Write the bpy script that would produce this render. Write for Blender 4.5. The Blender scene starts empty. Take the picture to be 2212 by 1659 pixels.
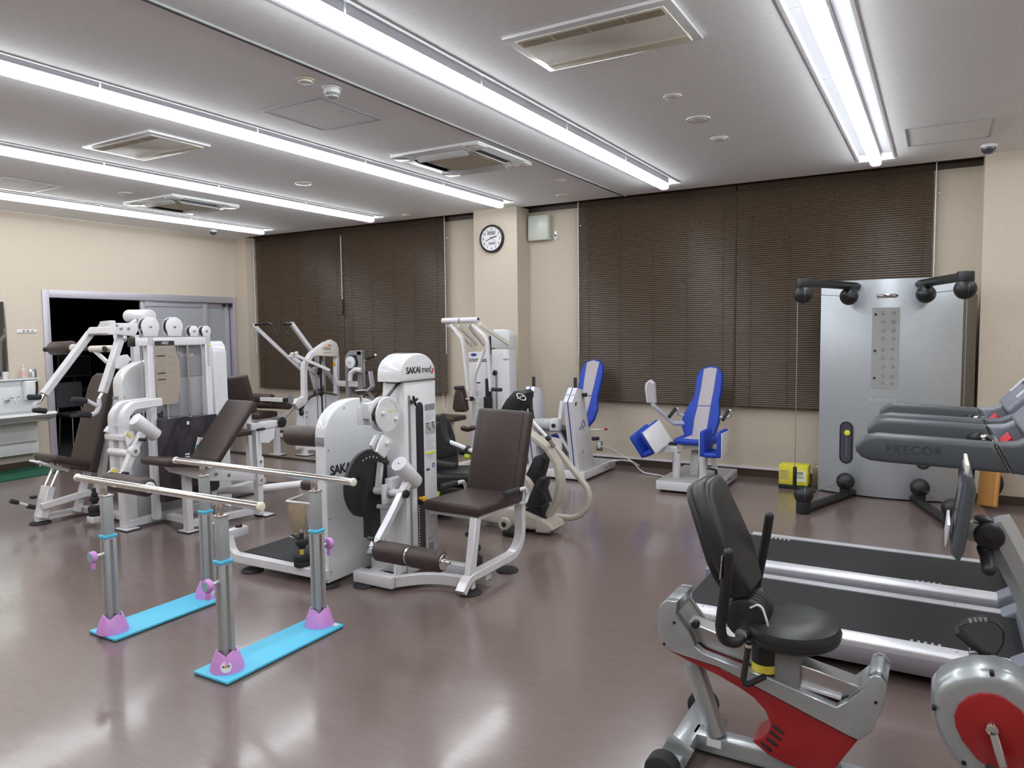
import bpy, bmesh, math, random
from mathutils import Vector, Matrix
random.seed(7)
C = bpy.context.scene.collection
SC = bpy.context.scene
# ---------------------------------------------------------------- camera
IW, IH, FPX = 2212.0, 1659.0, 1584.29
YAW, PITCH, ROLL, CH = 0.52874, 0.07145, -0.01189, 1.65
_cy, _sy, _cp, _sp = math.cos(YAW), math.sin(YAW), math.cos(PITCH), math.sin(PITCH)
_f = Vector((-_sy*_cp, _cy*_cp, -_sp)); _r = Vector((_cy, _sy, 0)); _u = _r.cross(_f)
_cr, _sr = math.cos(ROLL), math.sin(ROLL)
CR = _cr*_r + _sr*_u; CU = -_sr*_r + _cr*_u; CF = _f
CO = Vector((0, 0, CH))
cd = bpy.data.cameras.new('camera'); cam = bpy.data.objects.new('camera', cd); C.objects.link(cam)
cd.sensor_fit = 'HORIZONTAL'; cd.sensor_width = 36; cd.lens = FPX/IW*36; cd.clip_start = 0.05
cam.matrix_world = Matrix(((CR.x, CU.x, -CF.x, 0), (CR.y, CU.y, -CF.y, 0), (CR.z, CU.z, -CF.z, CH), (0, 0, 0, 1)))
SC.camera = cam
# ---------------------------------------------------------------- world, exposure
w = bpy.data.worlds.new('world'); SC.world = w; w.use_nodes = True
w.node_tree.nodes['Background'].inputs[0].default_value = (0.05, 0.055, 0.07, 1)
w.node_tree.nodes['Background'].inputs[1].default_value = 0.1
SC.view_settings.view_transform = 'Standard'; SC.view_settings.look = 'None'
SC.view_settings.exposure = 0.44; SC.view_settings.gamma = 1.0; SC.view_settings.use_curve_mapping = False
SC.cycles.max_bounces = 7; SC.cycles.diffuse_bounces = 4; SC.cycles.glossy_bounces = 3; SC.cycles.transmission_bounces = 4; SC.cycles.caustics_reflective = False; SC.cycles.caustics_refractive = False
LAMP = 22.0          # radiance of the tube lamps
# ---------------------------------------------------------------- measured points: where a line of sight meets a plane of the room
def ray(px, py): return CF + CR*((px-IW/2)/FPX) - CU*((py-IH/2)/FPX)
def X(px, py, x): d = ray(px, py); return CO + d*(x/d.x)
def Y(px, py, y): d = ray(px, py); return CO + d*(y/d.y)
def Z(px, py, z=0.0): d = ray(px, py); return CO + d*((z-CH)/d.z)
V = Vector
# ---------------------------------------------------------------- materials
MATS = {}
def mat(name, col, rough=0.5, metal=0.0, noise=0.0, nscale=30.0, bump=0.0, bscale=200.0, spec=0.5, coat=0.0, emit=None, estr=0.0, stretch=None, alpha=None, trans=0.0, rvar=0.0):
    m = bpy.data.materials.new(name); m.use_nodes = True; nt = m.node_tree; b = nt.nodes['Principled BSDF']
    b.inputs['Base Color'].default_value = (*col, 1); b.inputs['Roughness'].default_value = rough; b.inputs['Metallic'].default_value = metal
    b.inputs['Specular IOR Level'].default_value = spec; b.inputs['Coat Weight'].default_value = coat; b.inputs['Coat Roughness'].default_value = 0.08
    if trans: b.inputs['Transmission Weight'].default_value = trans
    if alpha is not None: b.inputs['Alpha'].default_value = alpha
    if emit: b.inputs['Emission Color'].default_value = (*emit, 1); b.inputs['Emission Strength'].default_value = estr
    L = nt.links
    tc = nt.nodes.new('ShaderNodeTexCoord'); src = tc.outputs['Object']
    if stretch:
        mp = nt.nodes.new('ShaderNodeMapping'); mp.inputs['Scale'].default_value = stretch; L.new(src, mp.inputs[0]); src = mp.outputs[0]
    n = nt.nodes.new('ShaderNodeTexNoise'); n.inputs['Scale'].default_value = nscale; n.inputs['Detail'].default_value = 4; L.new(src, n.inputs['Vector'])
    nv = noise if noise else 0.03
    rp = nt.nodes.new('ShaderNodeValToRGB'); rp.color_ramp.elements[0].position = 0.3; rp.color_ramp.elements[1].position = 0.7
    rp.color_ramp.elements[0].color = (*[c*(1-nv) for c in col], 1); rp.color_ramp.elements[1].color = (*[min(1, c*(1+nv)) for c in col], 1)
    L.new(n.outputs['Fac'], rp.inputs[0]); L.new(rp.outputs[0], b.inputs['Base Color'])
    if rvar:
        mr = nt.nodes.new('ShaderNodeMapRange'); mr.inputs['To Min'].default_value = rough-rvar; mr.inputs['To Max'].default_value = rough+rvar
        L.new(n.outputs['Fac'], mr.inputs['Value']); L.new(mr.outputs[0], b.inputs['Roughness'])
    if bump:
        n2 = nt.nodes.new('ShaderNodeTexNoise'); n2.inputs['Scale'].default_value = bscale; n2.inputs['Detail'].default_value = 3; L.new(src, n2.inputs['Vector'])
        bp = nt.nodes.new('ShaderNodeBump'); bp.inputs['Strength'].default_value = bump; bp.inputs['Distance'].default_value = 0.002
        L.new(n2.outputs['Fac'], bp.inputs['Height']); L.new(bp.outputs[0], b.inputs['Normal'])
    MATS[name] = m; return m
mat('wall', (0.59, 0.515, 0.42), 0.75, bump=0.25, bscale=350)
mat('ceil', (0.90, 0.91, 0.93), 0.8, bump=0.5, bscale=90)
mat('brown', (0.045, 0.028, 0.018), 0.45)
mat('baseboard', (0.06, 0.04, 0.028), 0.4, noise=0.08)
mat('railwhite', (0.72, 0.70, 0.76), 0.4)
mat('white', (0.70, 0.69, 0.72), 0.28, coat=0.3)
mat('whitecover', (0.70, 0.71, 0.725), 0.18, coat=0.5)
mat('cream', (0.72, 0.69, 0.62), 0.4)
mat('leather', (0.046, 0.029, 0.026), 0.42, noise=0.1, bump=0.35, bscale=420, rvar=0.05)
mat('leather2', (0.045, 0.028, 0.022), 0.42, noise=0.1, bump=0.35, bscale=420)
mat('blackleather', (0.016, 0.017, 0.018), 0.36, bump=0.2, bscale=420)
mat('black', (0.012, 0.012, 0.013), 0.45)
mat('rubber', (0.018, 0.018, 0.02), 0.75, bump=0.2)
mat('foam', (0.03, 0.03, 0.033), 0.85, bump=0.4, bscale=500)
mat('chrome', (0.78, 0.77, 0.76), 0.12, metal=1.0)
mat('steel', (0.55, 0.55, 0.56), 0.3, metal=1.0)
mat('alu', (0.42, 0.45, 0.46), 0.42, metal=0.35, stretch=(8, 8, 0.5))
mat('alulight', (0.75, 0.75, 0.80), 0.35, metal=0.5)
mat('silver', (0.40, 0.425, 0.44), 0.3, metal=0.55, coat=0.4)
mat('lettering', (0.02, 0.02, 0.024), 0.5)
mat('letred', (0.55, 0.01, 0.02), 0.4)
mat('letgrey', (0.25, 0.25, 0.27), 0.5)
mat('ivory', (0.80, 0.78, 0.64), 0.5)
mat('blueplate', (0.09, 0.50, 0.72), 0.45, noise=0.04)
mat('lilac', (0.62, 0.29, 0.68), 0.42)
mat('teal', (0.25, 0.45, 0.48), 0.5)
mat('blue', (0.012, 0.055, 0.42), 0.6, bump=0.3, bscale=600)
mat('padgrey', (0.46, 0.42, 0.45), 0.7, bump=0.3, bscale=600)
mat('bluestripe', (0.02, 0.05, 0.30), 0.4)
mat('basegrey', (0.50, 0.50, 0.50), 0.4, metal=0.2)
mat('red', (0.30, 0.009, 0.012), 0.32, coat=0.3)
mat('yellow', (0.75, 0.70, 0.05), 0.5)
mat('orange', (0.85, 0.42, 0.02), 0.4)
mat('label', (0.72, 0.72, 0.74), 0.5)
mat('labelgrey', (0.40, 0.40, 0.41), 0.5)
mat('labelyellow', (0.75, 0.62, 0.08), 0.5)
mat('darkbody', (0.065, 0.075, 0.085), 0.4, bump=0.1, bscale=500)
mat('greyplastic', (0.19, 0.20, 0.24), 0.42)
mat('belt', (0.024, 0.024, 0.026), 0.65, spec=0.25, bump=0.3, bscale=600)
mat('kinpanel', (0.43, 0.46, 0.49), 0.32, metal=0.35)
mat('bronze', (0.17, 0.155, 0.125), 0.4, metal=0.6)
mat('poster', (0.33, 0.33, 0.33), 0.5)
mat('beige', (0.50, 0.46, 0.40), 0.4)
mat('lime', (0.45, 0.52, 0.03), 0.5)
mat('wood', (0.50, 0.24, 0.07), 0.45, noise=0.15, stretch=(4, 4, 30))
mat('cardboard', (0.38, 0.30, 0.20), 0.75)
mat('greenmat', (0.004, 0.085, 0.045), 0.9, noise=0.25, nscale=160, bump=0.8, bscale=300)
mat('slat', (0.082, 0.056, 0.037), 0.42, noise=0.05)
mat('tape', (0.05, 0.03, 0.02), 0.7)
mat('unlitpaint', (0.03, 0.03, 0.03), 0.9)  # near-black paint carries the darkness of the unlit room
mat('glassfrost', (0.36, 0.37, 0.40), 0.45, spec=0.4)
mat('smoke', (0.035, 0.030, 0.040), 0.12, coat=0.3)
mat('doorframe', (0.48, 0.46, 0.52), 0.4, metal=0.35)
mat('greengrey', (0.62, 0.66, 0.60), 0.3)
mat('lilacgrey', (0.40, 0.40, 0.46), 0.3)
mat('card', (0.34, 0.285, 0.23), 0.6)
mat('shadedwhite', (0.09, 0.09, 0.10), 0.6)  # white darkened in its colour for the shade of the unlit room
mat('pinkbottle', (0.75, 0.45, 0.42), 0.35)
mat('clear', (0.75, 0.76, 0.78), 0.15, alpha=0.45)
mat('mirror', (0.55, 0.57, 0.52), 0.04, metal=1.0)
mat('lens', (0.06, 0.06, 0.09), 0.1, coat=0.5)
mat('sensor', (0.60, 0.55, 0.44), 0.45)
mat('ventgrey', (0.68, 0.66, 0.60), 0.5)
mat('darkletter', (0.046, 0.053, 0.06), 0.45)
mat('lampside', (0.9, 0.9, 0.9), 0.4, emit=(0.93, 0.97, 1.0), estr=LAMP*0.50)
mat('housing', (0.42, 0.42, 0.44), 0.5)
mat('lamp', (0.9, 0.9, 0.9), 0.4, emit=(0.93, 0.97, 1.0), estr=LAMP)
# ---------------------------------------------------------------- geometry builder (everything in world coordinates, moved to the thing's own frame on build)
class G:
    def __init__(s): s.v = []; s.f = []
    def add(s, vs, fs, M=None):
        o = len(s.v)
        for p in vs: s.v.append(M @ V(p) if M is not None else V(p))
        for f in fs: s.f.append([i+o for i in f])
        return s
    def bm(s, bm, M=None):
        bm.verts.index_update(); s.add([v.co.copy() for v in bm.verts], [[v.index for v in f.verts] for f in bm.faces], M); bm.free(); return s
    def obox(s, c, size, R=None, bev=0.0, seg=2, taper=None):
        b = bmesh.new(); bmesh.ops.create_cube(b, size=1.0)
        for v in b.verts:
            k = taper if (taper is not None and v.co.z > 0) else (1, 1)
            v.co.x *= size[0]*k[0]; v.co.y *= size[1]*k[1]; v.co.z *= size[2]
        if bev: bmesh.ops.bevel(b, geom=b.edges[:], offset=min(bev, 0.49*min(size)), segments=seg, profile=0.5, affect='EDGES', clamp_overlap=True)
        M = Matrix.Translation(V(c)) @ (R.to_4x4() if R is not None else Matrix.Identity(4))
        return s.bm(b, M)
    def box(s, p0, p1, bev=0.0, seg=2):
        a, b = V(p0), V(p1); return s.obox((a+b)/2, [max(1e-4, abs(b[i]-a[i])) for i in range(3)], None, bev, seg)
    def bar(s, a, b, wd, ht, up=(0, 0, 1), bev=0.004, seg=1, taper=None):
        a, b = V(a), V(b); z = (b-a); L = z.length; R = basis(z, up); return s.obox((a+b)/2, (wd, ht, L), R, bev, seg, taper)
    def cyl(s, a, b, r, n=24, bev=0.0, r2=None, seg=2):
        a, b = V(a), V(b); L = (b-a).length; r2 = r if r2 is None else r2
        if bev: pr = [(0, 0)] + [(r-bev+bev*math.sin(t*math.pi/2/seg), bev-bev*math.cos(t*math.pi/2/seg)) for t in range(seg+1)] + [(r2-bev+bev*math.cos(t*math.pi/2/seg), L-bev+bev*math.sin(t*math.pi/2/seg)) for t in range(seg+1)] + [(0, L)]
        else: pr = [(0, 0), (r, 0), (r2, L), (0, L)]
        return s.lathe(pr, a, b-a, n)
    def lathe(s, prof, o, ax, n=24, up=(0, 0, 1), sx=1.0, sy=1.0):
        R = basis(V(ax), up).to_4x4(); M = Matrix.Translation(V(o)) @ R; vs = []; fs = []; rings = []
        for (r, z) in prof:
            if r < 1e-6: rings.append([len(vs)]); vs.append((0, 0, z))
            else:
                rings.append(list(range(len(vs), len(vs)+n)))
                vs += [(r*math.cos(2*math.pi*i/n)*sx, r*math.sin(2*math.pi*i/n)*sy, z) for i in range(n)]
        for a, b in zip(rings, rings[1:]):
            if len(a) == 1 and len(b) == 1: continue
            for i in range(n):
                j = (i+1) % n
                if len(a) == 1: fs.append([a[0], b[j], b[i]])
                elif len(b) == 1: fs.append([a[i], a[j], b[0]])
                else: fs.append([a[i], a[j], b[j], b[i]])
        return s.add(vs, fs, M)
    def ball(s, c, r, n=20, m=12, ax=(0, 0, 1), sz=1.0):
        return s.lathe([(r*math.sin(math.pi*i/m), -r*sz*math.cos(math.pi*i/m)) for i in range(m+1)], c, ax, n)
    def sweep(s, pts, prof, up=(0, 0, 1), closed=False, scale=None):
        pts = [V(p) for p in pts]; n = len(pts); k = len(prof); vs = []; fs = []
        T = []
        for i in range(n):
            if closed: a, b = pts[i-1], pts[(i+1) % n]; t1 = (pts[i]-a).normalized(); t2 = (b-pts[i]).normalized()
            else:
                t1 = (pts[i]-pts[i-1]).normalized() if i > 0 else None; t2 = (pts[i+1]-pts[i]).normalized() if i < n-1 else None
                t1 = t1 or t2; t2 = t2 or t1
            T.append((t1, t2))
        nrm = None
        for i in range(n):
            t1, t2 = T[i]; t = (t1+t2); t = t.normalized() if t.length > 1e-6 else t1
            if nrm is None:
                nrm = V(up) - t1*V(up).dot(t1)
                if nrm.length < 1e-4: nrm = V((1, 0, 0)) - t1*t1.x
                if nrm.length < 1e-4: nrm = V((0, 1, 0)) - t1*t1.y
                nrm.normalize()
            else:
                q = pt.rotation_difference(t1); nrm = (q @ nrm); nrm = (nrm - t1*nrm.dot(t1)).normalized()
            bn = t1.cross(nrm)
            for (x, y) in prof:
                sc = scale[i] if scale else 1.0
                o = bn*(x*sc)+nrm*(y*sc); d = t1.dot(t); o = o - t1*(o.dot(t)/max(0.25, d)); vs.append(pts[i]+o)
            pt = t1
            if (t2-t1).length > 1e-6:
                q = t1.rotation_difference(t2); nrm = (q @ nrm); pt = t2
        m = n if closed else n-1
        for i in range(m):
            for j in range(k):
                a = i*k+j; b = i*k+(j+1) % k; i2 = (i+1) % n; fs.append([a, b, i2*k+(j+1) % k, i2*k+j])
        if not closed: fs.append(list(range(k))[::-1]); fs.append([(n-1)*k+j for j in range(k)])
        return s.add(vs, fs)
    def tube(s, pts, r, n=12, fillet=0.0, up=(0, 0, 1), closed=False, seg=6, rnd=False):
        if fillet: pts = fil(pts, fillet, seg)
        s.sweep(pts, [(r*math.cos(2*math.pi*i/n), r*math.sin(2*math.pi*i/n)) for i in range(n)], up, closed)
        if rnd: s.ball(pts[0], r, n, 8); s.ball(pts[-1], r, n, 8)
        return s
    def rpath(s, pts, wd, ht, up=(0, 0, 1), fillet=0.0, bev=0.004, seg=6, closed=False):
        """rectangular tube along a path: ht is measured along up, wd across"""
        if fillet: pts = fil(pts, fillet, seg)
        a, b, c = wd/2, ht/2, min(bev, wd/2.2, ht/2.2)
        pr = [(a, -b+c), (a, b-c), (a-c, b), (-a+c, b), (-a, b-c), (-a, -b+c), (-a+c, -b), (a-c, -b)] if bev else [(a, -b), (a, b), (-a, b), (-a, -b)]
        return s.sweep(pts, pr, up, closed)
    def prism(s, poly, o, u, v, th, bev=0.0, seg=2, both=True):
        """poly in (u, v) extruded along u x v, centred when both"""
        o, u, v = V(o), V(u).normalized(), V(v).normalized(); wv = u.cross(v).normalized()
        b = bmesh.new(); off = -th/2 if both else 0
        vs = [b.verts.new(o+u*x+v*y+wv*off) for x, y in poly]; f = b.faces.new(vs)
        r = bmesh.ops.extrude_face_region(b, geom=[f]); nv = [e for e in r['geom'] if isinstance(e, bmesh.types.BMVert)]
        bmesh.ops.translate(b, verts=nv, vec=wv*th); bmesh.ops.recalc_face_normals(b, faces=b.faces[:])
        if bev:
            side = [e for e in b.edges if len(e.link_faces) == 2 and any(len(q.verts) == len(poly) for q in e.link_faces)] if len(poly) > 4 else b.edges[:]
            bmesh.ops.bevel(b, geom=side, offset=bev, segments=seg, profile=0.5, affect='EDGES', clamp_overlap=True)
        return s.bm(b)
    def pr3(s, pts, d, th, bev=0.0, seg=2, both=True):
        """planar outline of 3-D points, thickened along d"""
        d = V(d).normalized(); o = V(pts[0]); u = None
        for q in pts[1:]:
            u = (V(q)-o); u = u-d*u.dot(d)
            if u.length > 1e-4: break
        u.normalize(); v = d.cross(u)
        return s.prism([((V(q)-o).dot(u), (V(q)-o).dot(v)) for q in pts], o, u, v, th, bev, seg, both)
    def build(s, name, m, parent=None, angle=38, kind=None, label=None, flat=False):
        me = bpy.data.meshes.new(name); loc = V(parent.get('_w', (0, 0, 0))) if parent is not None else V((0, 0, 0))
        if parent is None and s.v:
            xs = [p.x for p in s.v]; ys = [p.y for p in s.v]; zs = [p.z for p in s.v]
            loc = V(((min(xs)+max(xs))/2, (min(ys)+max(ys))/2, min(zs)))
        me.from_pydata([p-loc for p in s.v], [], s.f); me.validate()
        bm_ = bmesh.new(); bm_.from_mesh(me); bmesh.ops.recalc_face_normals(bm_, faces=bm_.faces[:]); bm_.to_mesh(me); bm_.free()
        if not flat: me.shade_smooth(); me.set_sharp_from_angle(angle=math.radians(angle))
        me.materials.append(MATS[m] if isinstance(m, str) else m)
        o = bpy.data.objects.new(name, me); C.objects.link(o); WL[o.name] = loc
        if parent is None: o.location = loc
        else: o.parent = parent
        o['_w'] = loc
        if kind: o['kind'] = kind
        if label: o['label'] = label
        return o
WL = {}
def basis(z, up=(0, 0, 1)):
    z = V(z).normalized(); u = V(up); y = u - z*u.dot(z)
    if y.length < 1e-4: y = V((0, 1, 0)) - z*z.y
    if y.length < 1e-4: y = V((1, 0, 0)) - z*z.x
    y.normalize(); x = y.cross(z); return Matrix((x, y, z)).transposed()
def fil(pts, r, n=6):
    pts = [V(p) for p in pts]; out = [pts[0]]
    for i in range(1, len(pts)-1):
        a, b, c = pts[i-1], pts[i], pts[i+1]; d1 = (a-b); d2 = (c-b); l = min(d1.length, d2.length)*0.49; d1.normalize(); d2.normalize()
        ang = d1.angle(d2)
        if ang > 3.10 or ang < 0.05: out.append(b); continue
        t = min(l, r/math.tan(ang/2)); rr = t*math.tan(ang/2); p1 = b+d1*t; cc = b+(d1+d2).normalized()*(rr/math.sin(ang/2))
        v1 = p1-cc; axis = v1.cross(b+d2*t-cc).normalized(); tot = math.pi-ang
        for k in range(n+1): out.append(cc + Matrix.Rotation(tot*k/n, 3, axis) @ v1)
    out.append(pts[-1]); return out
def arc(c, r, a0, a1, n=12): return [(c[0]+r*math.cos(math.radians(a0+(a1-a0)*i/n)), c[1]+r*math.sin(math.radians(a0+(a1-a0)*i/n))) for i in range(n+1)]
def thing(name, label, cat, loc, group=None):
    o = bpy.data.objects.new(name, None); C.objects.link(o); o.empty_display_size = 0.1; o.location = loc; o['_w'] = V(loc)
    o['label'] = label; o['category'] = cat
    if group: o['group'] = group
    return o
def tag(o, label, cat, group=None):
    o['label'] = label; o['category'] = cat
    if group: o['group'] = group
    return o
def struct(o): o['kind'] = 'structure'; return o
def text(body, o, right, up, size, m, name, parent, align='LEFT', bold=0.0, ext=0.0006, shear=0.0, sp=1.0):
    """flat lettering lying on a surface: o is the baseline start (or centre), right/up span the surface"""
    cu = bpy.data.curves.new(name, 'FONT'); cu.body = body; cu.size = size; cu.align_x = align; cu.extrude = ext; cu.offset = bold; cu.shear = shear; cu.space_character = sp; cu.resolution_u = 4
    tmp = bpy.data.objects.new('tmp', cu); C.objects.link(tmp)
    me = bpy.data.meshes.new_from_object(tmp.evaluated_get(bpy.context.evaluated_depsgraph_get())); bpy.data.objects.remove(tmp); bpy.data.curves.remove(cu)
    r = V(right).normalized(); u = V(up); u = (u - r*u.dot(r)).normalized(); n = r.cross(u); loc = V(parent['_w'])
    M = Matrix.Translation(V(o)-loc) @ Matrix((r, u, n)).transposed().to_4x4(); me.transform(M); me.materials.clear(); me.materials.append(MATS[m])
    ob = bpy.data.objects.new(name, me); C.objects.link(ob); ob.parent = parent; ob['_w'] = loc; return ob
def lines(name, rows, o, right, up, m, parent, th=0.0005):
    """printed blocks: rows of (x, y, w, h) on a surface, as thin raised ink"""
    g = G(); r = V(right).normalized(); u = V(up); u = (u-r*u.dot(r)).normalized(); n = r.cross(u); o = V(o)
    for (x, y, w_, h_) in rows:
        q = [o+r*a+u*b+n*c for c in (0, th) for a, b in ((x, y), (x+w_, y), (x+w_, y+h_), (x, y+h_))]
        g.add(q, [[3, 2, 1, 0], [4, 5, 6, 7], [0, 1, 5, 4], [1, 2, 6, 5], [2, 3, 7, 6], [3, 0, 4, 7]])
    return g.build(name, m, parent, flat=True)
def copytree(o, loc, keep=None):
    c = o.copy(); C.objects.link(c); c.location = loc
    def rec(a, b):
        for ch in [q for q in bpy.data.objects if q.parent == a]:
            d = ch.copy(); C.objects.link(d); d.parent = b; rec(ch, d)
    rec(o, c); return c
# ================================================================ the room
ZC = 3.21; XL, XR, YB, YF = -9.98, 3.2, 8.37, -4.2
YE = 8.17                        # front edge of the blind recess
# floor
def floor_mat():
    m = bpy.data.materials.new('vinyl_floor'); m.use_nodes = True; nt = m.node_tree; b = nt.nodes['Principled BSDF']; L = nt.links; N = nt.nodes.new
    tc = N('ShaderNodeTexCoord'); mp = N('ShaderNodeMapping'); mp.inputs['Scale'].default_value = (2.2, 34, 1); L.new(tc.outputs['Object'], mp.inputs[0])
    n1 = N('ShaderNodeTexNoise'); n1.inputs['Scale'].default_value = 3.0; n1.inputs['Detail'].default_value = 8; n1.inputs['Roughness'].default_value = 0.75; L.new(mp.outputs[0], n1.inputs['Vector'])
    n2 = N('ShaderNodeTexNoise'); n2.inputs['Scale'].default_value = 0.9; n2.inputs['Detail'].default_value = 5; L.new(tc.outputs['Object'], n2.inputs['Vector'])
    r1 = N('ShaderNodeValToRGB'); e = r1.color_ramp.elements; e[0].position = 0.25; e[0].color = (0.140, 0.103, 0.093, 1); e[1].position = 0.72; e[1].color = (0.180, 0.137, 0.125, 1)
    L.new(n1.outputs['Fac'], r1.inputs[0])
    L.new(r1.outputs[0], b.inputs['Base Color'])
    b.inputs['Roughness'].default_value = 0.25
    n3 = N('ShaderNodeTexNoise'); n3.inputs['Scale'].default_value = 1.6; n3.inputs['Detail'].default_value = 3; L.new(tc.outputs['Object'], n3.inputs['Vector'])
    
    n4 = N('ShaderNodeTexNoise'); n4.inputs['Scale'].default_value = 2.6; n4.inputs['Detail'].default_value = 2; L.new(tc.outputs['Object'], n4.inputs['Vector']); bp = N('ShaderNodeBump'); bp.inputs['Strength'].default_value = 0.25; bp.inputs['Distance'].default_value = 0.01; L.new(n4.outputs['Fac'], bp.inputs['Height']); L.new(bp.outputs[0], b.inputs['Normal'])
    b.inputs['Specular IOR Level'].default_value = 0.5; b.inputs['Coat Weight'].default_value = 0.45; b.inputs['Coat Roughness'].default_value = 0.12; L.new(bp.outputs[0], b.inputs['Coat Normal'])
    MATS['floor'] = m
floor_mat()
struct(G().box((XL-0.1, YF-0.1, -0.12), (XR+0.1, YB+0.1, 0)).build('floor', 'floor'))
# light rows in the ceiling: X of each row
ROWS = [(-0.56, 'above the treadmills'), (-2.59, 'over the tall white tower machine'), (-4.64, 'over the parallel bars'), (-6.67, 'over the white multi gym'), (-8.80, 'nearest the sliding door wall'), (1.49, 'by the right wall')]
TW, TD, TY1, TY0 = 0.30, 0.055, 7.80, -3.4
g = G(); xs = sorted(r[0] for r in ROWS); edges = [XL-0.1] + sum([[x-TW/2, x+TW/2] for x in xs], []) + [XR+0.1]
for i in range(0, len(edges), 2): g.box((edges[i], YF-0.1, ZC), (edges[i+1], YE, ZC+0.15))
for x in xs: g.box((x-TW/2, YF-0.1, ZC), (x+TW/2, TY0, ZC+0.15)); g.box((x-TW/2, TY1, ZC), (x+TW/2, YE, ZC+0.15)); g.box((x-TW/2, TY0, ZC+TD), (x+TW/2, TY1, ZC+0.15))
struct(g.build('ceiling', 'ceil'))
CXA, CXB, CYF = -5.25, -4.606, 8.05      # the pier with the clock
RX = 0.31                                 # the right pier
PX = -9.70
struct(G().box((XL-0.1, YB, 0), (XR+0.1, YB+0.12, ZC+0.2)).build('wall_back', 'wall'))
struct(G().box((CXA, CYF, 0), (CXB, YB, ZC)).build('wall_pier', 'wall'))
struct(G().box((RX, CYF, 0), (XR, YB, ZC)).build('wall_pier_right', 'wall'))
struct(G().box((XL, 8.15, 0), (PX, YB, ZC)).build('wall_pier_corner', 'wall'))
struct(G().box((XR, YF, 0), (XR+0.1, YB, ZC)).build('wall_right', 'wall'))
struct(G().box((XL-0.1, YF-0.1, 0), (XR+0.1, YF, ZC)).build('wall_front', 'wall'))
# left wall with the door opening Y 5.15 .. 8.12, height 2.24
DY0, DY1, DZ = 5.14, 8.13, 2.26
g = G(); g.box((XL-0.14, YF, 0), (XL, DY0, ZC)); g.box((XL-0.14, DY1, 0), (XL, YB, ZC)); g.box((XL-0.14, DY0, DZ), (XL, DY1, ZC)); struct(g.build('wall_left', 'wall'))
# brown blind boxes
for i, (a, b) in enumerate(((PX, CXA), (CXB, RX))):
    g = G(); g.box((a, YE, ZC+0.12), (b, YB, ZC+0.15)); g.box((a, YE-0.012, ZC-0.003), (b, YE, ZC+0.13)); g.box((a, YB-0.015, ZC-0.045), (b, YB, ZC+0.13)); g.box((a, YE, ZC), (a+0.006, YB-0.01, ZC+0.12)); g.box((b-0.006, YE, ZC), (b, YB-0.01, ZC+0.12))
    struct(g.build('trim_%d' % (i+1), 'brown'))
# ceiling track line and the dark shadow joints around the ceiling
g = G(); g.box((-3.245, -4.0, ZC-0.006), (-3.215, YE, ZC+0.01)); struct(g.build('trim_3', 'brown'))
g = G(); g.box((-3.213, -4.0, ZC-0.012), (-3.203, YE, ZC+0.01)); struct(g.build('trim_4', 'alu'))
g = G(); g.box((XL, YF, ZC-0.012), (XL+0.012, 8.15, ZC)); g.box((XL, 8.138, ZC-0.012), (PX, 8.15, ZC)); struct(g.build('trim_5', 'ventgrey'))
# baseboards
def bb(name, a, b, h=0.085, th=0.012):
    struct(G().box(a, (b[0], b[1], h)).build(name, 'baseboard'))
bb('baseboard_back', (CXB, YB-0.012, 0), (RX, YB, 0)); bb('baseboard_back_left', (PX, YB-0.012, 0), (CXA, YB, 0))
bb('baseboard_pier', (CXA-0.012, CYF-0.012, 0), (CXB+0.012, CYF, 0)); bb('baseboard_right', (RX-0.012, CYF-0.012, 0), (XR, CYF, 0))
bb('baseboard_left', (XL, 0, 0), (XL+0.012, DY0-0.02, 0)); bb('baseboard_right_side', (XR-0.012, YF, 0), (XR, CYF, 0))
struct(G().box((CXB+0.3, YB-0.028, 0.086), (-1.05, YB, 0.108), 0.003).build('trim_6', 'railwhite'))
# dark floor nosing in front of the machines on the left
g = G(); g.box((-9.6, 6.80, 0), (-4.4, 6.83, 0.022), 0.004); struct(g.build('trim_7', 'brown'))
g = G(); g.box((-9.6, 6.832, 0), (-4.4, 6.845, 0.026), 0.003); struct(g.build('trim_8', 'steel'))
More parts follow.
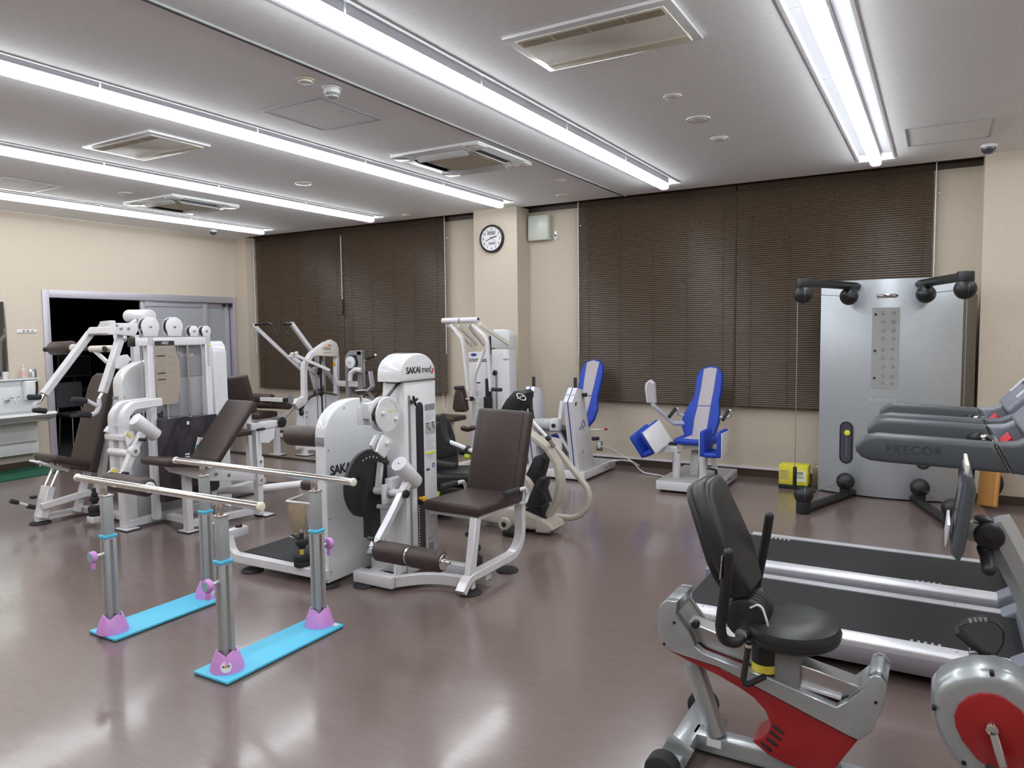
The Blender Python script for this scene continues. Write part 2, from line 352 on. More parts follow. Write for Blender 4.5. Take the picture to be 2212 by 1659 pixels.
# ---------------------------------------------------------------- ceiling lights
FL = 1.233
proto = None
ORD = ['at the window end', 'second from the windows', 'third from the windows', 'fourth from the windows', 'fifth from the windows', 'sixth from the windows', 'seventh from the windows', 'eighth from the windows', 'ninth from the windows']
for ri, (x, where) in enumerate(ROWS):
    for k in range(8):
        y1 = 7.72-k*FL; y0 = y1-FL
        lab = 'tube light %s in the row %s' % (ORD[k], where)
        if proto is None:
            t = thing('ceiling_light', lab, 'light', (x, y0, ZC), 'ceiling light tubes'); proto = t
            g = G(); zt = ZC+TD-0.001
            g.box((x-TW/2+0.002, y0+0.002, zt-0.006), (x+TW/2-0.002, y1-0.002, zt))
            for s_ in (-1, 1): g.box((x+s_*(TW/2-0.001), y0+0.002, ZC-0.004), (x+s_*(TW/2-0.006), y1-0.002, zt)); g.box((x+s_*(TW/2-0.006), y0+0.002, ZC-0.006), (x+s_*(TW/2+0.012), y1-0.002, ZC-0.0005))
            g.build('housing', 'housing', t)
            wd = 0.044; g = G(); g.box((x-wd, y0+0.007, ZC-0.006), (x+wd, y1-0.007, zt-0.005)); g.build('lamp_carrier', 'housing', t)
            g = G(); a, b = y0+0.007, y1-0.007; z1, z2 = ZC-0.006, ZC-0.066
            pr = [(-wd, z1), (-wd, z2+0.012), (-wd*0.6, z2), (wd*0.6, z2), (wd, z2+0.012), (wd, z1)]
            g.add([(x+q[0], a, q[1]) for q in pr]+[(x+q[0], b, q[1]) for q in pr], [[i_, i_+1, i_+7, i_+6] for i_ in range(5)]+[[0, 5, 4, 3, 2, 1], [6, 7, 8, 9, 10, 11]]); lo_ = g.build('lamp', 'lamp', t); lo_.data.materials.append(MATS['lampside'])
            for pl_ in lo_.data.polygons: pl_.material_index = 0 if abs(pl_.normal.z) > 0.3 else 1
        else:
            c = copytree(proto, (x, y0, ZC)); c['label'] = lab
# ---------------------------------------------------------------- ceiling units
def cz(px, py): return Z(px, py, ZC)
def cassette(x0, x1, y0, y1, lab):
    t = thing('air_conditioner', lab, 'air conditioner', ((x0+x1)/2, (y0+y1)/2, ZC), 'ceiling air conditioners'); z0 = ZC-0.03
    g = G(); g.box((x0, y0, z0), (x1, y1, ZC-0.001), 0.008); g.build('panel', 'whitecover', t)
    m = 0.20; g = G(); g.box((x0+m, y0+m, z0-0.012), (x1-m, y1-m, z0+0.002), 0.004); gr = g.build('grille', 'ventgrey', t)
    g = G(); n = 22
    for i in range(n): yy = y0+m+0.02+(y1-y0-2*m-0.04)*i/(n-1); g.box((x0+m+0.02, yy-0.003, z0-0.016), (x1-m-0.02, yy+0.003, z0-0.011))
    g.build('louvre', 'sensor', gr, kind='stuff')
    cx, cy = (x0+x1)/2, (y0+y1)/2; hw = (x1-x0)/2
    for sx, sy in ((0, -1), (0, 1), (-1, 0), (1, 0)):
        d = V((sx, sy, 0)); s_ = V((-sy, sx, 0)); c0 = V((cx, cy, z0))+d*(hw-0.135)
        g = G(); g.obox(c0, (0.50 if sy else 0.055, 0.055 if sy else 0.50, 0.006)); sl = g.build('air_outlet', 'black', t)
        R = Matrix.Rotation(math.radians(28)*(1 if (sx+sy) > 0 else -1), 3, s_)
        g = G(); g.obox(c0+d*-0.005+V((0, 0, -0.022)), (0.52 if sy else 0.075, 0.075 if sy else 0.52, 0.006), R, 0.002); g.build('flap', 'whitecover', sl)
    for sx, sy in ((-1, -1), (1, -1), (-1, 1), (1, 1)):
        g = G(); c0 = V((cx+sx*(hw-0.075), cy+sy*(hw-0.075), z0-0.006)); g.obox(c0, (0.15, 0.15, 0.012), None, 0.006); g.build('corner_cover', 'whitecover', t)
cassette(-4.2, -3.28, 5.12, 6.02, 'four way air conditioner cassette beside the dark ceiling track')
cassette(-8.22, -7.32, 5.19, 6.09, 'four way air conditioner cassette between the two leftmost light rows')
def ventunit(x0, x1, y0, y1, lab):
    t = thing('ventilation_unit', lab, 'ventilation unit', ((x0+x1)/2, (y0+y1)/2, ZC), 'ceiling ventilation units'); z0 = ZC-0.022
    g = G(); g.box((x0, y0, z0), (x1, y1, ZC-0.001), 0.006); g.build('frame', 'whitecover', t)
    a, b, c, d = x0+0.05, x1-0.05, y0+0.05, y1-0.03
    g = G(); g.box((a, c, z0-0.006), (b, d, z0+0.004), 0.003); g.build('panel', 'ventgrey', t)
    g = G()
    for i in range(6): yy = c+0.012+i*0.014; g.box((a+0.01, yy-0.0035, z0-0.009), (b-0.01, yy+0.0035, z0-0.004))
    for i in range(1, 4): xx = a+(b-a)*i/4; g.box((xx-0.006, c+0.005, z0-0.0095), (xx+0.006, c+0.09, z0-0.004))
    g.build('grille', 'sensor', t, kind='stuff')
    g = G(); g.box((a+0.02, c+0.006, z0-0.0065), (b-0.02, c+0.09, z0-0.0055)); g.build('dark_slot', 'brown', t)
    g = G(); g.box((a, d-0.09, z0-0.010), (b, d-0.002, z0-0.003), 0.003); g.build('end_strip', 'sensor', t)
ventunit(-2.05, -1.13, 3.44, 4.0, 'large ventilation panel between the two right light rows')
ventunit(-6.10, -5.21, 3.52, 4.07, 'ventilation panel above the white multi gym, left of the light rows')
def hatch(x0, x1, y0, y1, lab):
    t = thing('access_hatch', lab, 'hatch', ((x0+x1)/2, (y0+y1)/2, ZC), 'ceiling access hatches')
    g = G(); g.rpath([(x0, y0, ZC-0.003), (x1, y0, ZC-0.003), (x1, y1, ZC-0.003), (x0, y1, ZC-0.003)], 0.016, 0.008, bev=0, closed=True); g.build('frame', 'lilacgrey', t)
    g = G(); g.box((x0+0.012, y0+0.012, ZC-0.004), (x1-0.012, y1-0.012, ZC-0.0005)); g.build('cover', 'ceil', t)
    g = G(); g.box((x1-0.1, (y0+y1)/2-0.012, ZC-0.006), (x1-0.085, (y0+y1)/2+0.012, ZC-0.003)); g.build('latch', 'steel', t)
hatch(-4.14, -3.58, 3.67, 4.26, 'square access hatch beside the smoke detector')
hatch(-0.28, 0.31, 6.68, 7.33, 'square access hatch at the right end of the ceiling')
hatch(-8.51, -7.91, 3.8, 4.34, 'square access hatch at the left edge of the ceiling')
def disc(px, py, r, m, lab, name='ceiling_sensor', cat='sensor', th=0.012, dome=0.0):
    p = cz(px, py); t = thing(name, lab, cat, (p.x, p.y, ZC), 'round ceiling fittings')
    g = G(); g.cyl((p.x, p.y, ZC-0.0005), (p.x, p.y, ZC-th), r, 32, 0.004); g.build('plate', m, t)
    g = G(); g.cyl((p.x, p.y, ZC-th+0.001), (p.x, p.y, ZC-th-0.003-dome), r*0.72, 28, 0.002); g.build('face', 'ventgrey' if m != 'sensor' else 'cream', t)
    return t
disc(660, 171, 0.058, 'sensor', 'small tan ceiling sensor with a clear lens next to the smoke detector', dome=0.008)
disc(1453, 207, 0.062, 'cream', 'small round ceiling fitting nearest the large ventilation panel')
disc(1508, 256, 0.088, 'whitecover', 'widest of the three round fittings right of the light row', 'ceiling_speaker', 'speaker')
disc(1554, 298, 0.072, 'cream', 'round ceiling fitting with a small bulb, closest to the right blinds', 'ceiling_sensor', 'sensor', dome=0.004)
disc(655, 395, 0.085, 'whitecover', 'white ringed round ceiling speaker between two light rows on the left', 'ceiling_speaker', 'speaker')
disc(272, 417, 0.075, 'cream', 'round ceiling fitting left of the far air conditioner')
disc(1210, 388, 0.06, 'sensor', 'small faint ceiling fitting near the dark ceiling track')
disc(878, 464, 0.06, 'cream', 'small faint ceiling fitting in front of the left blinds')
disc(1214, 421, 0.07, 'cream', 'pale flush ceiling disc above the wall box')
p = cz(717, 188); t = thing('smoke_detector', 'white smoke detector at the corner of the square hatch', 'smoke detector', (p.x, p.y, ZC))
G().cyl((p.x, p.y, ZC-0.0005), (p.x, p.y, ZC-0.012), 0.062, 32, 0.004).build('mount', 'whitecover', t)
G().cyl((p.x, p.y, ZC-0.011), (p.x, p.y, ZC-0.045), 0.052, 32, 0.008).build('body', 'whitecover', t)
g = G()
for k in range(10): a = k*math.pi/5; c_ = V((p.x+0.036*math.cos(a), p.y+0.036*math.sin(a), ZC-0.052)); g.obox(c_, (0.012, 0.006, 0.016), Matrix.Rotation(a+math.pi/2, 3, 'Z'))
g.cyl((p.x, p.y, ZC-0.044), (p.x, p.y, ZC-0.058), 0.032, 24); g.build('sensing_chamber', 'labelgrey', t)
G().cyl((p.x, p.y, ZC-0.057), (p.x, p.y, ZC-0.065), 0.04, 28, 0.003).build('cap', 'whitecover', t)
def domecam(px, py, lab, s_=1.0):
    p = cz(px, py); t = thing('dome_camera', lab, 'camera', (p.x, p.y, ZC), 'dome cameras')
    G().cyl((p.x, p.y, ZC-0.0005), (p.x, p.y, ZC-0.03*s_), 0.062*s_, 32, 0.006).build('base', 'whitecover', t)
    G().lathe([(0.055*s_, 0), (0.055*s_, 0.012*s_), (0.047*s_, 0.034*s_), (0.03*s_, 0.05*s_), (0, 0.056*s_)], (p.x, p.y, ZC-0.029*s_), (0, 0, -1), 32).build('dome', 'lens', t)
domecam(2136, 312, 'dome camera at the top of the right pier'); domecam(460, 497, 'small dome camera near the left ceiling edge', 0.9)
# ---------------------------------------------------------------- blinds
def blind(x0, x1, lab, cords, wand, edge=None):
    yb = 8.30; zt = ZC+0.10; zb = 0.79
    t = thing('venetian_blind', lab, 'blind', ((x0+x1)/2, yb, zb), 'brown venetian blinds')
    g = G(); g.box((x0+0.004, yb-0.02, zt-0.035), (x1-0.004, yb+0.02, zt), 0.002); g.build('headrail', 'brown', t)
    g = G(); n = int((zt-0.05-zb)/0.0225); tilt = math.radians(58); dy, dz = math.cos(tilt)*0.0135, math.sin(tilt)*0.0135
    for i in range(n):
        zz = zb+0.02+i*0.0225
        for sgn in (0,):
            a = (-dy, -dz); m = (-0.0022, 0.001); b = (dy, dz); th = 0.0005
            pts = [a, (a[0]*0.5-0.0016, a[1]*0.5+0.0008), m, (b[0]*0.5-0.0016, b[1]*0.5+0.0008), b]
            o = len(g.v)
            for xx in (x0+0.003, x1-0.003):
                for q in pts: g.v.append(V((xx, yb+q[0], zz+q[1])))
            for j in range(4): g.f.append([o+j, o+j+1, o+5+j+1, o+5+j])
    g.build('slats', 'slat', t, kind='stuff')
    g = G(); g.box((x0+0.003, yb-0.012, zb-0.006), (x1-0.003, yb+0.012, zb+0.012), 0.003); g.build('bottom_rail', 'brown', t)
    for cx in cords:
        g = G(); g.box((cx-0.0025, yb-0.0125, zb+0.01), (cx+0.0025, yb-0.0115, zt-0.03)); g.build('ladder_cord', 'tape', t)
    for (wx, z0_, z1_, r_, m_) in wand:
        g = G(); g.cyl((wx, yb-0.03, z0_), (wx, yb-0.03, z1_), r_, 8); g.build('wand', m_, t)
    if edge:
        g = G(); g.tube([(edge, yb-0.035, zt-0.03), (edge, yb-0.035, 1.35)], 0.0055, 8); g.build('pull_cord', 'railwhite', t)
        g = G(); g.ball((edge+0.03, yb-0.02, 2.93), 0.014, 12, 8); g.build('cord_knob', 'chrome', t)
    return t
bx = lambda px, py: Y(px, py, 8.30).x
s1 = bx(742, 600)
blind(-9.64, s1-0.004, 'brown venetian blind by the door corner, left half of the left window', [bx(q, 600) for q in (567, 604, 644, 685, 727)], [(bx(741, 600), 2.15, 3.1, 0.006, 'ventgrey'), (bx(743, 640), 1.92, 2.16, 0.012, 'black')], -9.655)
blind(s1+0.004, -5.88, 'brown venetian blind behind the grey frame machine, right half of the left window', [bx(q, 600) for q in (759, 803, 850, 896, 945)], [], -5.865)
s2 = bx(1590, 600)
blind(-3.88, s2-0.004, 'brown venetian blind behind the blue seats, left half of the right window', [bx(q, 600) for q in (1272, 1339, 1410, 1483, 1562)], [], -3.865)
blind(s2+0.004, -0.09, 'brown venetian blind behind the silver cable panel, right half of the right window', [bx(q, 600) for q in (1622, 1703, 1795, 1888, 1990)], [(bx(1586, 700), 0.85, 3.1, 0.004, 'tape')], -0.075)
for (xx, px_, py_, lab) in ((-5.9, 968, 862, 'white beaded pull cord loop under the left blind'),):
    pts = [V((xx-0.04, 8.27, 0.80))] + [V((xx-0.04*math.cos(a), 8.27, 0.62-0.05*math.sin(a))) for a in [k*math.pi/8 for k in range(9)]] + [V((xx+0.04, 8.27, 0.80))]
    tag(G().tube(pts, 0.004, 6).build('pull_cord_loop', 'railwhite'), lab, 'cord')
# ---------------------------------------------------------------- wall fittings
p = V((-4.965, CYF, 2.83)); t = thing('wall_clock', 'round white wall clock with black rim on the pier', 'clock', (p.x, CYF, p.z-0.18))
g = G(); g.lathe([(0.150, 0.0), (0.176, 0.0), (0.178, 0.02), (0.172, 0.042), (0.160, 0.046), (0.156, 0.036), (0.150, 0.034)], (p.x, CYF, p.z), (0, -1, 0), 56); g.build('rim', 'black', t)
G().cyl((p.x, CYF, p.z), (p.x, CYF-0.030, p.z), 0.158, 56).build('dial', 'label', t)
for k in range(1, 13):
    a = math.radians(90-30*k); text(str(k), (p.x+0.122*math.cos(a), CYF-0.031, p.z+0.122*math.sin(a)-0.016), (1, 0, 0), (0, 0, 1), 0.048, 'lettering', 'numeral', t, 'CENTER')
[lines('display', [q_], (p.x, CYF-0.0305, p.z), (1, 0, 0), (0, 0, 1), 'letgrey', t) for q_ in ((-0.058, 0.048, 0.118, 0.046), (-0.04, -0.075, 0.1, 0.03))]
for nm, ang, ln, wd in (('hour_hand', 12, 0.085, 0.010), ('minute_hand', 205, 0.085, 0.007), ('second_hand', -35, 0.10, 0.003)):
    a = math.radians(ang); d = V((math.cos(a), 0, math.sin(a))); o = V((p.x, CYF-0.036, p.z+0.01)); G().bar(o-d*0.015, o+d*ln, wd, 0.002, (0, 1, 0), 0).build(nm, 'black', t)
g = G(); g.box((-4.575, YB-0.085, 2.80), (-4.285, YB-0.001, 3.11), 0.004); t = thing('wall_box', 'pale grey electrical box high on the wall beside the pier', 'electrical box', (-4.43, YB-0.04, 2.80)); g.build('body', 'greengrey', t)
g = G(); g.box((-4.573, YB-0.091, 2.805), (-4.295, YB-0.083, 3.105), 0.003); cv = g.build('cover', 'greengrey', t)
for a in (-4.56, -4.308):
    for b in (2.82, 3.09): G().cyl((a, YB-0.094, b), (a, YB-0.09, b), 0.006, 10).build('screw', 'letgrey', cv)
t = thing('wall_switch', 'small white switch plate right of the electrical box', 'switch', (-4.222, YB-0.01, 2.79)); G().box((-4.25, YB-0.010, 2.795), (-4.195, YB-0.001, 2.905), 0.003).build('plate', 'whitecover', t); G().box((-4.236, YB-0.014, 2.842), (-4.208, YB-0.008, 2.862), 0.002).build('button', 'black', t)
t = thing('wall_outlet', 'grey wall outlet with a plugged in cable low beside the white press machine', 'outlet', (-3.63, YB-0.01, 0.15)); G().box((-3.675, YB-0.010, 0.16), (-3.595, YB-0.001, 0.28), 0.003).build('plate', 'steel', t); G().box((-3.655, YB-0.026, 0.185), (-3.615, YB-0.008, 0.262), 0.004).build('plug', 'label', t)
# ================================================================ door wall: sliding door, dark room, wash basin
FX = XL+0.02
t = struct(thing('door_1', 'grey aluminium sliding door frame standing half open to a dark room', 'door', (XL, (DY0+DY1)/2, 0))); del t['category']
g = G()
g.box((XL-0.14, DY0, 0), (FX, DY0+0.085, DZ), 0.004); g.box((XL-0.14, DY1-0.05, 0), (FX, DY1, DZ), 0.004); g.box((XL-0.14, DY0+0.085, DZ-0.10), (FX, DY1-0.05, DZ), 0.004)
g.build('door_frame', 'doorframe', t)
G().box((XL-0.13, DY0+0.08, 0), (XL-0.01, DY1-0.05, 0.006)).build('threshold', 'steel', t)
for i, (a, b, xo) in enumerate(((6.50, 7.62, XL-0.035), (7.54, 8.06, XL-0.085))):
    zt = DZ-0.10
    g = G(); g.box((xo-0.02, a, 0.01), (xo+0.02, a+0.07, zt), 0.003); g.box((xo-0.02, b-0.07, 0.01), (xo+0.02, b, zt), 0.003)
    for z0, z1 in ((0.01, 0.13), (1.02, 1.10), (zt-0.08, zt)): g.box((xo-0.018, a+0.07, z0), (xo+0.018, b-0.07, z1), 0.003)
    d = g.build('door_leaf', 'doorframe', t)
    for z0, z1 in ((0.13, 1.02), (1.10, zt-0.08)): G().box((xo-0.005, a+0.07, z0), (xo+0.005, b-0.07, z1)).build('pane', 'glassfrost', d)
for yy in (7.92, 8.04): G().box((FX-0.03, yy-0.02, DZ-0.16), (FX+0.006, yy+0.02, DZ-0.11), 0.003).build('door_stop', 'black', t)
# the unlit room behind
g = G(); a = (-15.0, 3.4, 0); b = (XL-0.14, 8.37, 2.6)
g.box((-15.1, 3.3, 0), (-15.0, 8.47, 2.6)); g.box((-15.1, 3.3, 0), (XL-0.14, 3.4, 2.6)); g.box((-15.1, 8.37, 0), (XL-0.14, 8.47, 2.6)); struct(g.build('wall_far_room', 'unlitpaint'))
struct(G().box((-15.1, 3.3, 2.6), (XL-0.14, 8.47, 2.7)).build('ceiling_far_room', 'unlitpaint')); struct(G().box((-15.1, 3.3, -0.1), (XL-0.10, 8.47, -0.001)).build('floor_far_room', 'unlitpaint'))
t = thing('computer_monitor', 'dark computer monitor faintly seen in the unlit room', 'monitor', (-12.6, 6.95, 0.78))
G().box((-12.62, 6.68, 0.98), (-12.59, 7.22, 1.33), 0.008).build('housing', 'shadedwhite', t); G().box((-12.591, 6.70, 1.0), (-12.584, 7.20, 1.31)).build('screen', 'black', t); G().bar((-12.62, 6.95, 0.80), (-12.62, 6.95, 1.02), 0.06, 0.03).build('neck', 'unlitpaint', t); G().box((-12.72, 6.83, 0.782), (-12.5, 7.07, 0.80), 0.004).build('foot', 'unlitpaint', t)
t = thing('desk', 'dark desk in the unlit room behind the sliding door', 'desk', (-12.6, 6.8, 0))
G().box((-13.0, 5.9, 0.74), (-12.25, 7.7, 0.78), 0.005).build('desktop', 'unlitpaint', t)
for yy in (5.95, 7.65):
    G().box((-12.95, yy-0.02, 0), (-12.3, yy+0.02, 0.74), 0.003).build('side_panel', 'unlitpaint', t)
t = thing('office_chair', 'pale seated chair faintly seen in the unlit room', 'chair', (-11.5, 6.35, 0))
G().box((-11.72, 6.13, 0.42), (-11.28, 6.57, 0.49), 0.03, 3).build('seat', 'shadedwhite', t); G().box((-11.74, 6.14, 0.55), (-11.68, 6.56, 0.95), 0.03, 3).build('backrest', 'shadedwhite', t)
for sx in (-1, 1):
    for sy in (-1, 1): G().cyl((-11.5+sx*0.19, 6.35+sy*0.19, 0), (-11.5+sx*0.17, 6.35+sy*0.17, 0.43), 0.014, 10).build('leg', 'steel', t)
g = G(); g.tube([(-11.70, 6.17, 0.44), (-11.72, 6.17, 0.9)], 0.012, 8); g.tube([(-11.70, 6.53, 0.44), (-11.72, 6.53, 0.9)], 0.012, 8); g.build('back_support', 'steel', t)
# wash basin
SX = XL+0.13; t = thing('wash_basin', 'white wall mounted wash basin with a shelf and splash panel at the left edge', 'wash basin', (XL+0.2, 4.3, 0))
G().box((XL+0.001, 3.7, 0.60), (SX, 4.97, 1.12), 0.006).build('splash_panel', 'whitecover', t)
G().box((XL+0.001, 3.68, 1.12), (SX+0.04, 4.99, 1.14), 0.005).build('shelf', 'whitecover', t)
g = G(); g.prism([(0, 0), (0.40, 0), (0.42, -0.03), (0.36, -0.085), (0.22, -0.13), (0, -0.13)], (SX-0.02, 4.33, 0.735), (1, 0, 0), (0, 0, 1), 1.30, 0.008); g.build('basin', 'whitecover', t)
G().box((SX+0.03, 3.85, 0.7355), (SX+0.33, 4.8, 0.738), 0.001).build('basin_hollow', 'labelgrey', t)
G().box((XL+0.001, 3.72, 0.35), (SX+0.02, 4.93, 0.60), 0.004).build('apron', 'label', t)
G().box((XL+0.001, 3.72, 0.19), (SX-0.02, 4.95, 0.35), 0.003).build('lower_panel', 'whitecover', t)
G().cyl((SX, 4.94, 0.0), (SX, 4.94, 0.20), 0.012, 10).build('leg', 'whitecover', t)
t = thing('tap', 'chrome swan neck tap over the wash basin', 'tap', (SX+0.03, 4.62, 0.738)); y_ = 4.60
G().tube([(SX, y_, 0.88), (SX+0.06, y_, 0.92), (SX+0.14, y_+0.03, 0.90), (SX+0.15, y_+0.035, 0.84)], 0.014, 10, 0.04).build('spout', 'chrome', t); G().cyl((SX-0.005, y_, 0.88), (SX+0.02, y_, 0.88), 0.028, 16, 0.004).build('rose', 'chrome', t); G().tube([(SX+0.13, y_+0.03, 0.91), (SX+0.19, y_+0.05, 0.93)], 0.008, 8).build('lever', 'chrome', t)
t = thing('soap_bottle', 'pale bottle with red print on the basin shelf', 'bottle', (XL+0.09, 4.83, 1.14)); c = (XL+0.09, 4.83, 1.141)
G().lathe([(0, 0), (0.032, 0), (0.034, 0.006), (0.034, 0.105), (0.026, 0.125), (0.012, 0.132), (0.012, 0.145), (0, 0.145)], c, (0, 0, 1), 20).build('bottle_body', 'clear', t); G().lathe([(0.0345, 0.02), (0.0345, 0.09)], c, (0, 0, 1), 20).build('bottle_label', 'pinkbottle', t); G().cyl((c[0], c[1], c[2]+0.144), (c[0], c[1], c[2]+0.165), 0.014, 14, 0.003).build('cap', 'whitecover', t)
t = thing('towel_dispenser', 'white paper towel dispenser on the splash panel', 'dispenser', (SX+0.05, 4.86, 0.86))
g = G(); g.box((SX+0.001, 4.78, 0.87), (SX+0.10, 4.93, 1.11), 0.02, 3); g.build('body', 'whitecover', t)
g = G(); g.rpath([(SX+0.103, 4.905, 1.10), (SX+0.104, 4.905, 1.0), (SX+0.104, 4.895, 0.93), (SX+0.103, 4.88, 0.89)], 0.03, 0.004, (1, 0, 0), 0.05); g.build('dark_window', 'black', t)
t = thing('wall_mirror', 'framed mirror above the basin at the left edge', 'mirror', (XL+0.01, 4.3, 1.16)); G().box((XL+0.001, 3.9, 1.16), (XL+0.012, 4.70, 2.10), 0.002).build('frame', 'steel', t); G().box((XL+0.012, 3.91, 1.17), (XL+0.014, 4.685, 2.09)).build('glass', 'mirror', t)
t = thing('cup', 'pale grey cup on the shelf below the mirror', 'cup', (XL+0.09, 4.55, 1.14)); G().lathe([(0, 0), (0.030, 0), (0.036, 0.09), (0.033, 0.09), (0.028, 0.006), (0, 0.006)], (XL+0.10, 4.62, 1.141), (0, 0, 1), 20).build('body', 'label', t); G().tube([(XL+0.135, 4.62, 1.16), (XL+0.16, 4.62, 1.17), (XL+0.16, 4.62, 1.205), (XL+0.136, 4.62, 1.215)], 0.005, 6, 0.012).build('handle', 'label', t)
t = thing('name_plate', 'small white door name plate with three dark characters', 'sign', (XL+0.01, 4.94, 1.70)); G().box((XL+0.001, 4.82, 1.705), (XL+0.010, 5.06, 1.748), 0.002).build('plate', 'label', t)
for i, ch in enumerate(('静', '養', '室')): text(ch, (XL+0.0105, 4.90+i*0.05, 1.715), (0, 1, 0), (0, 0, 1), 0.03, 'lettering', 'character', t, 'CENTER')
t = thing('light_switch', 'steel framed light switch beside the sliding door', 'switch', (XL+0.01, 4.98, 1.11)); G().box((XL+0.001, 4.935, 1.115), (XL+0.012, 5.02, 1.245), 0.003).build('plate', 'steel', t); G().box((XL+0.010, 4.965, 1.145), (XL+0.016, 4.995, 1.215), 0.002).build('button', 'label', t)
tag(G().box((-9.95, 3.2, 0.0), (-9.24, 4.98, 0.012), 0.003).build('floor_mat', 'greenmat'), 'green carpet mat on the floor below the wash basin', 'mat')
# ================================================================ parallel bars
BXs, BYs, BZ = (-3.93, -2.98), (2.30, 2.92), 0.855
t = thing('parallel_bars', 'walking parallel bars with chrome rails on blue base plates', 'parallel bars', (-3.45, 2.6, 0))
for bx_, (y0, y1) in ((BXs[0], (2.235, 3.0)), (BXs[1], (2.20, 2.985))):
    g = G(); g.box((bx_-0.125, y0, 0.004), (bx_+0.125, y1, 0.020), 0.006); pl = g.build('base_plate', 'blueplate', t)
    G().box((bx_-0.12, y0+0.005, 0), (bx_+0.12, y1-0.005, 0.006)).build('rubber_sheet', 'rubber', pl)
    if bx_ > -3.5: G().box((bx_+0.02, y1-0.045, 0.0195), (bx_+0.105, y1-0.015, 0.0212)).build('sticker', 'label', pl)
for by in BYs:
    g = G(); g.cyl((-4.185, by, BZ), (-2.71, by, BZ), 0.0195, 24); r_ = g.build('handrail', 'chrome', t)
    for s_, xx in ((-1, -4.185), (1, -2.71)): G().cyl((xx, by, BZ), (xx+s_*0.022, by, BZ), 0.0225, 20, 0.008).build('end_cap', 'ivory', r_)
for i, bx_ in enumerate(BXs):
    for j, by in enumerate(BYs):
        g = G(); nr = 48; rings_ = [(0.083, 0.019, 0), (0.082, 0.032, 0), (0.066, 0.075, 0.3), (0.054, 0.095, 1.0), (0.046, 0.096, 1.0), (0.036, 0.06, 0)]
        for r0_, z0_, am in rings_:
            for k_ in range(nr):
                th = 2*math.pi*k_/nr; sq = 1+0.10*(am > 0)*(abs(math.cos(2*th))**2*-0.6+0.3); g.v.append(V((bx_+r0_*sq*math.cos(th), by+r0_*sq*0.97*math.sin(th), z0_+am*0.022*abs(math.cos(2*th)))))
        for q_ in range(len(rings_)-1):
            for k_ in range(nr): k2 = (k_+1) % nr; g.f.append([q_*nr+k_, q_*nr+k2, (q_+1)*nr+k2, (q_+1)*nr+k_])
        bs = g.build('post_base', 'lilac', t)
        g = G(); g.obox((bx_, by, 0.32), (0.056, 0.066, 0.46), None, 0.006); ps = g.build('post', 'alu', t)
        g = G()
        for a in (-1, 1): g.obox((bx_+a*0.0282, by, 0.32), (0.002, 0.018, 0.44)); g.obox((bx_, by+a*0.0332, 0.32), (0.016, 0.002, 0.44))
        g.build('groove', 'steel', ps)
        G().obox((bx_, by, 0.556), (0.066, 0.076, 0.018), None, 0.006).build('collar', 'blueplate', t)
        g = G(); g.obox((bx_, by, 0.665), (0.044, 0.054, 0.22), None, 0.004); ip = g.build('inner_post', 'alu', t)
        g = G(); g.obox((bx_-0.0215, by, 0.66), (0.002, 0.012, 0.2)); g.build('slot', 'black', ip)
        rows = [(-0.004 if q % 5 else -0.008, 0.0+q*0.012, 0.008 if q % 5 else 0.016, 0.0015) for q in range(15)]
        lines('scale_marks', rows, (bx_+0.002, by-0.0275, 0.575), (1, 0, 0), (0, 0, 1), 'letgrey', ip).__setitem__('kind', 'stuff')
        g = G(); g.obox((bx_, by, 0.779), (0.05, 0.06, 0.012), None, 0.003)
        g.build('top_plate', 'chrome', t)
        for a in (-1, 1): G().cyl((bx_+a*0.012, by-0.008, 0.78), (bx_+a*0.012, by-0.008, BZ-0.004), 0.010, 12, 0.003).build('yoke_pin', 'chrome', t)
        sgn = -1 if j == 0 else 1
        kx = by+sgn*0.033; G().cyl((bx_, kx, 0.46), (bx_, kx+sgn*0.05, 0.46), 0.011, 14).build('clamp_screw', 'chrome', t)
        g = G(); c = V((bx_, kx+sgn*0.042, 0.46)); g.cyl(c, c+V((0, sgn*0.03, 0)), 0.031, 24, 0.006); g.obox(c+V((0, sgn*0.015, -0.045)), (0.022, 0.02, 0.05), None, 0.007); kb = g.build('clamp_knob', 'lilac', t)
        G().cyl(c+V((0, sgn*0.029, 0)), c+V((0, sgn*0.032, 0)), 0.023, 20).build('knob_badge', 'teal', kb)
        if i == 1 and j == 0:
            n = V((0.72, -0.60, 0.34)).normalized(); u = V((0.64, 0.77, 0)).normalized(); up = n.cross(u)*-1; up = V((0, 0, 1)); o = V((bx_+0.052, by-0.046, 0.055))
            bd = G().cyl(o, o+n*0.004, 0.026, 24).build('emblem', 'label', bs); text('EXE', o+n*0.0045-u*0.0-V((0, 0, 0.007)), u, up, 0.021, 'bluestripe', 'emblem_letters', bs, 'CENTER', bold=0.0006)
            text('X', o+n*0.0052-V((0, 0, 0.009)), u, up, 0.027, 'orange', 'emblem_letters', bs, 'CENTER', bold=0.0008)
        if i == 0 and j == 1: G().obox((bx_+0.072, by-0.02, 0.05), (0.004, 0.03, 0.03)).build('sticker', 'label', bs)
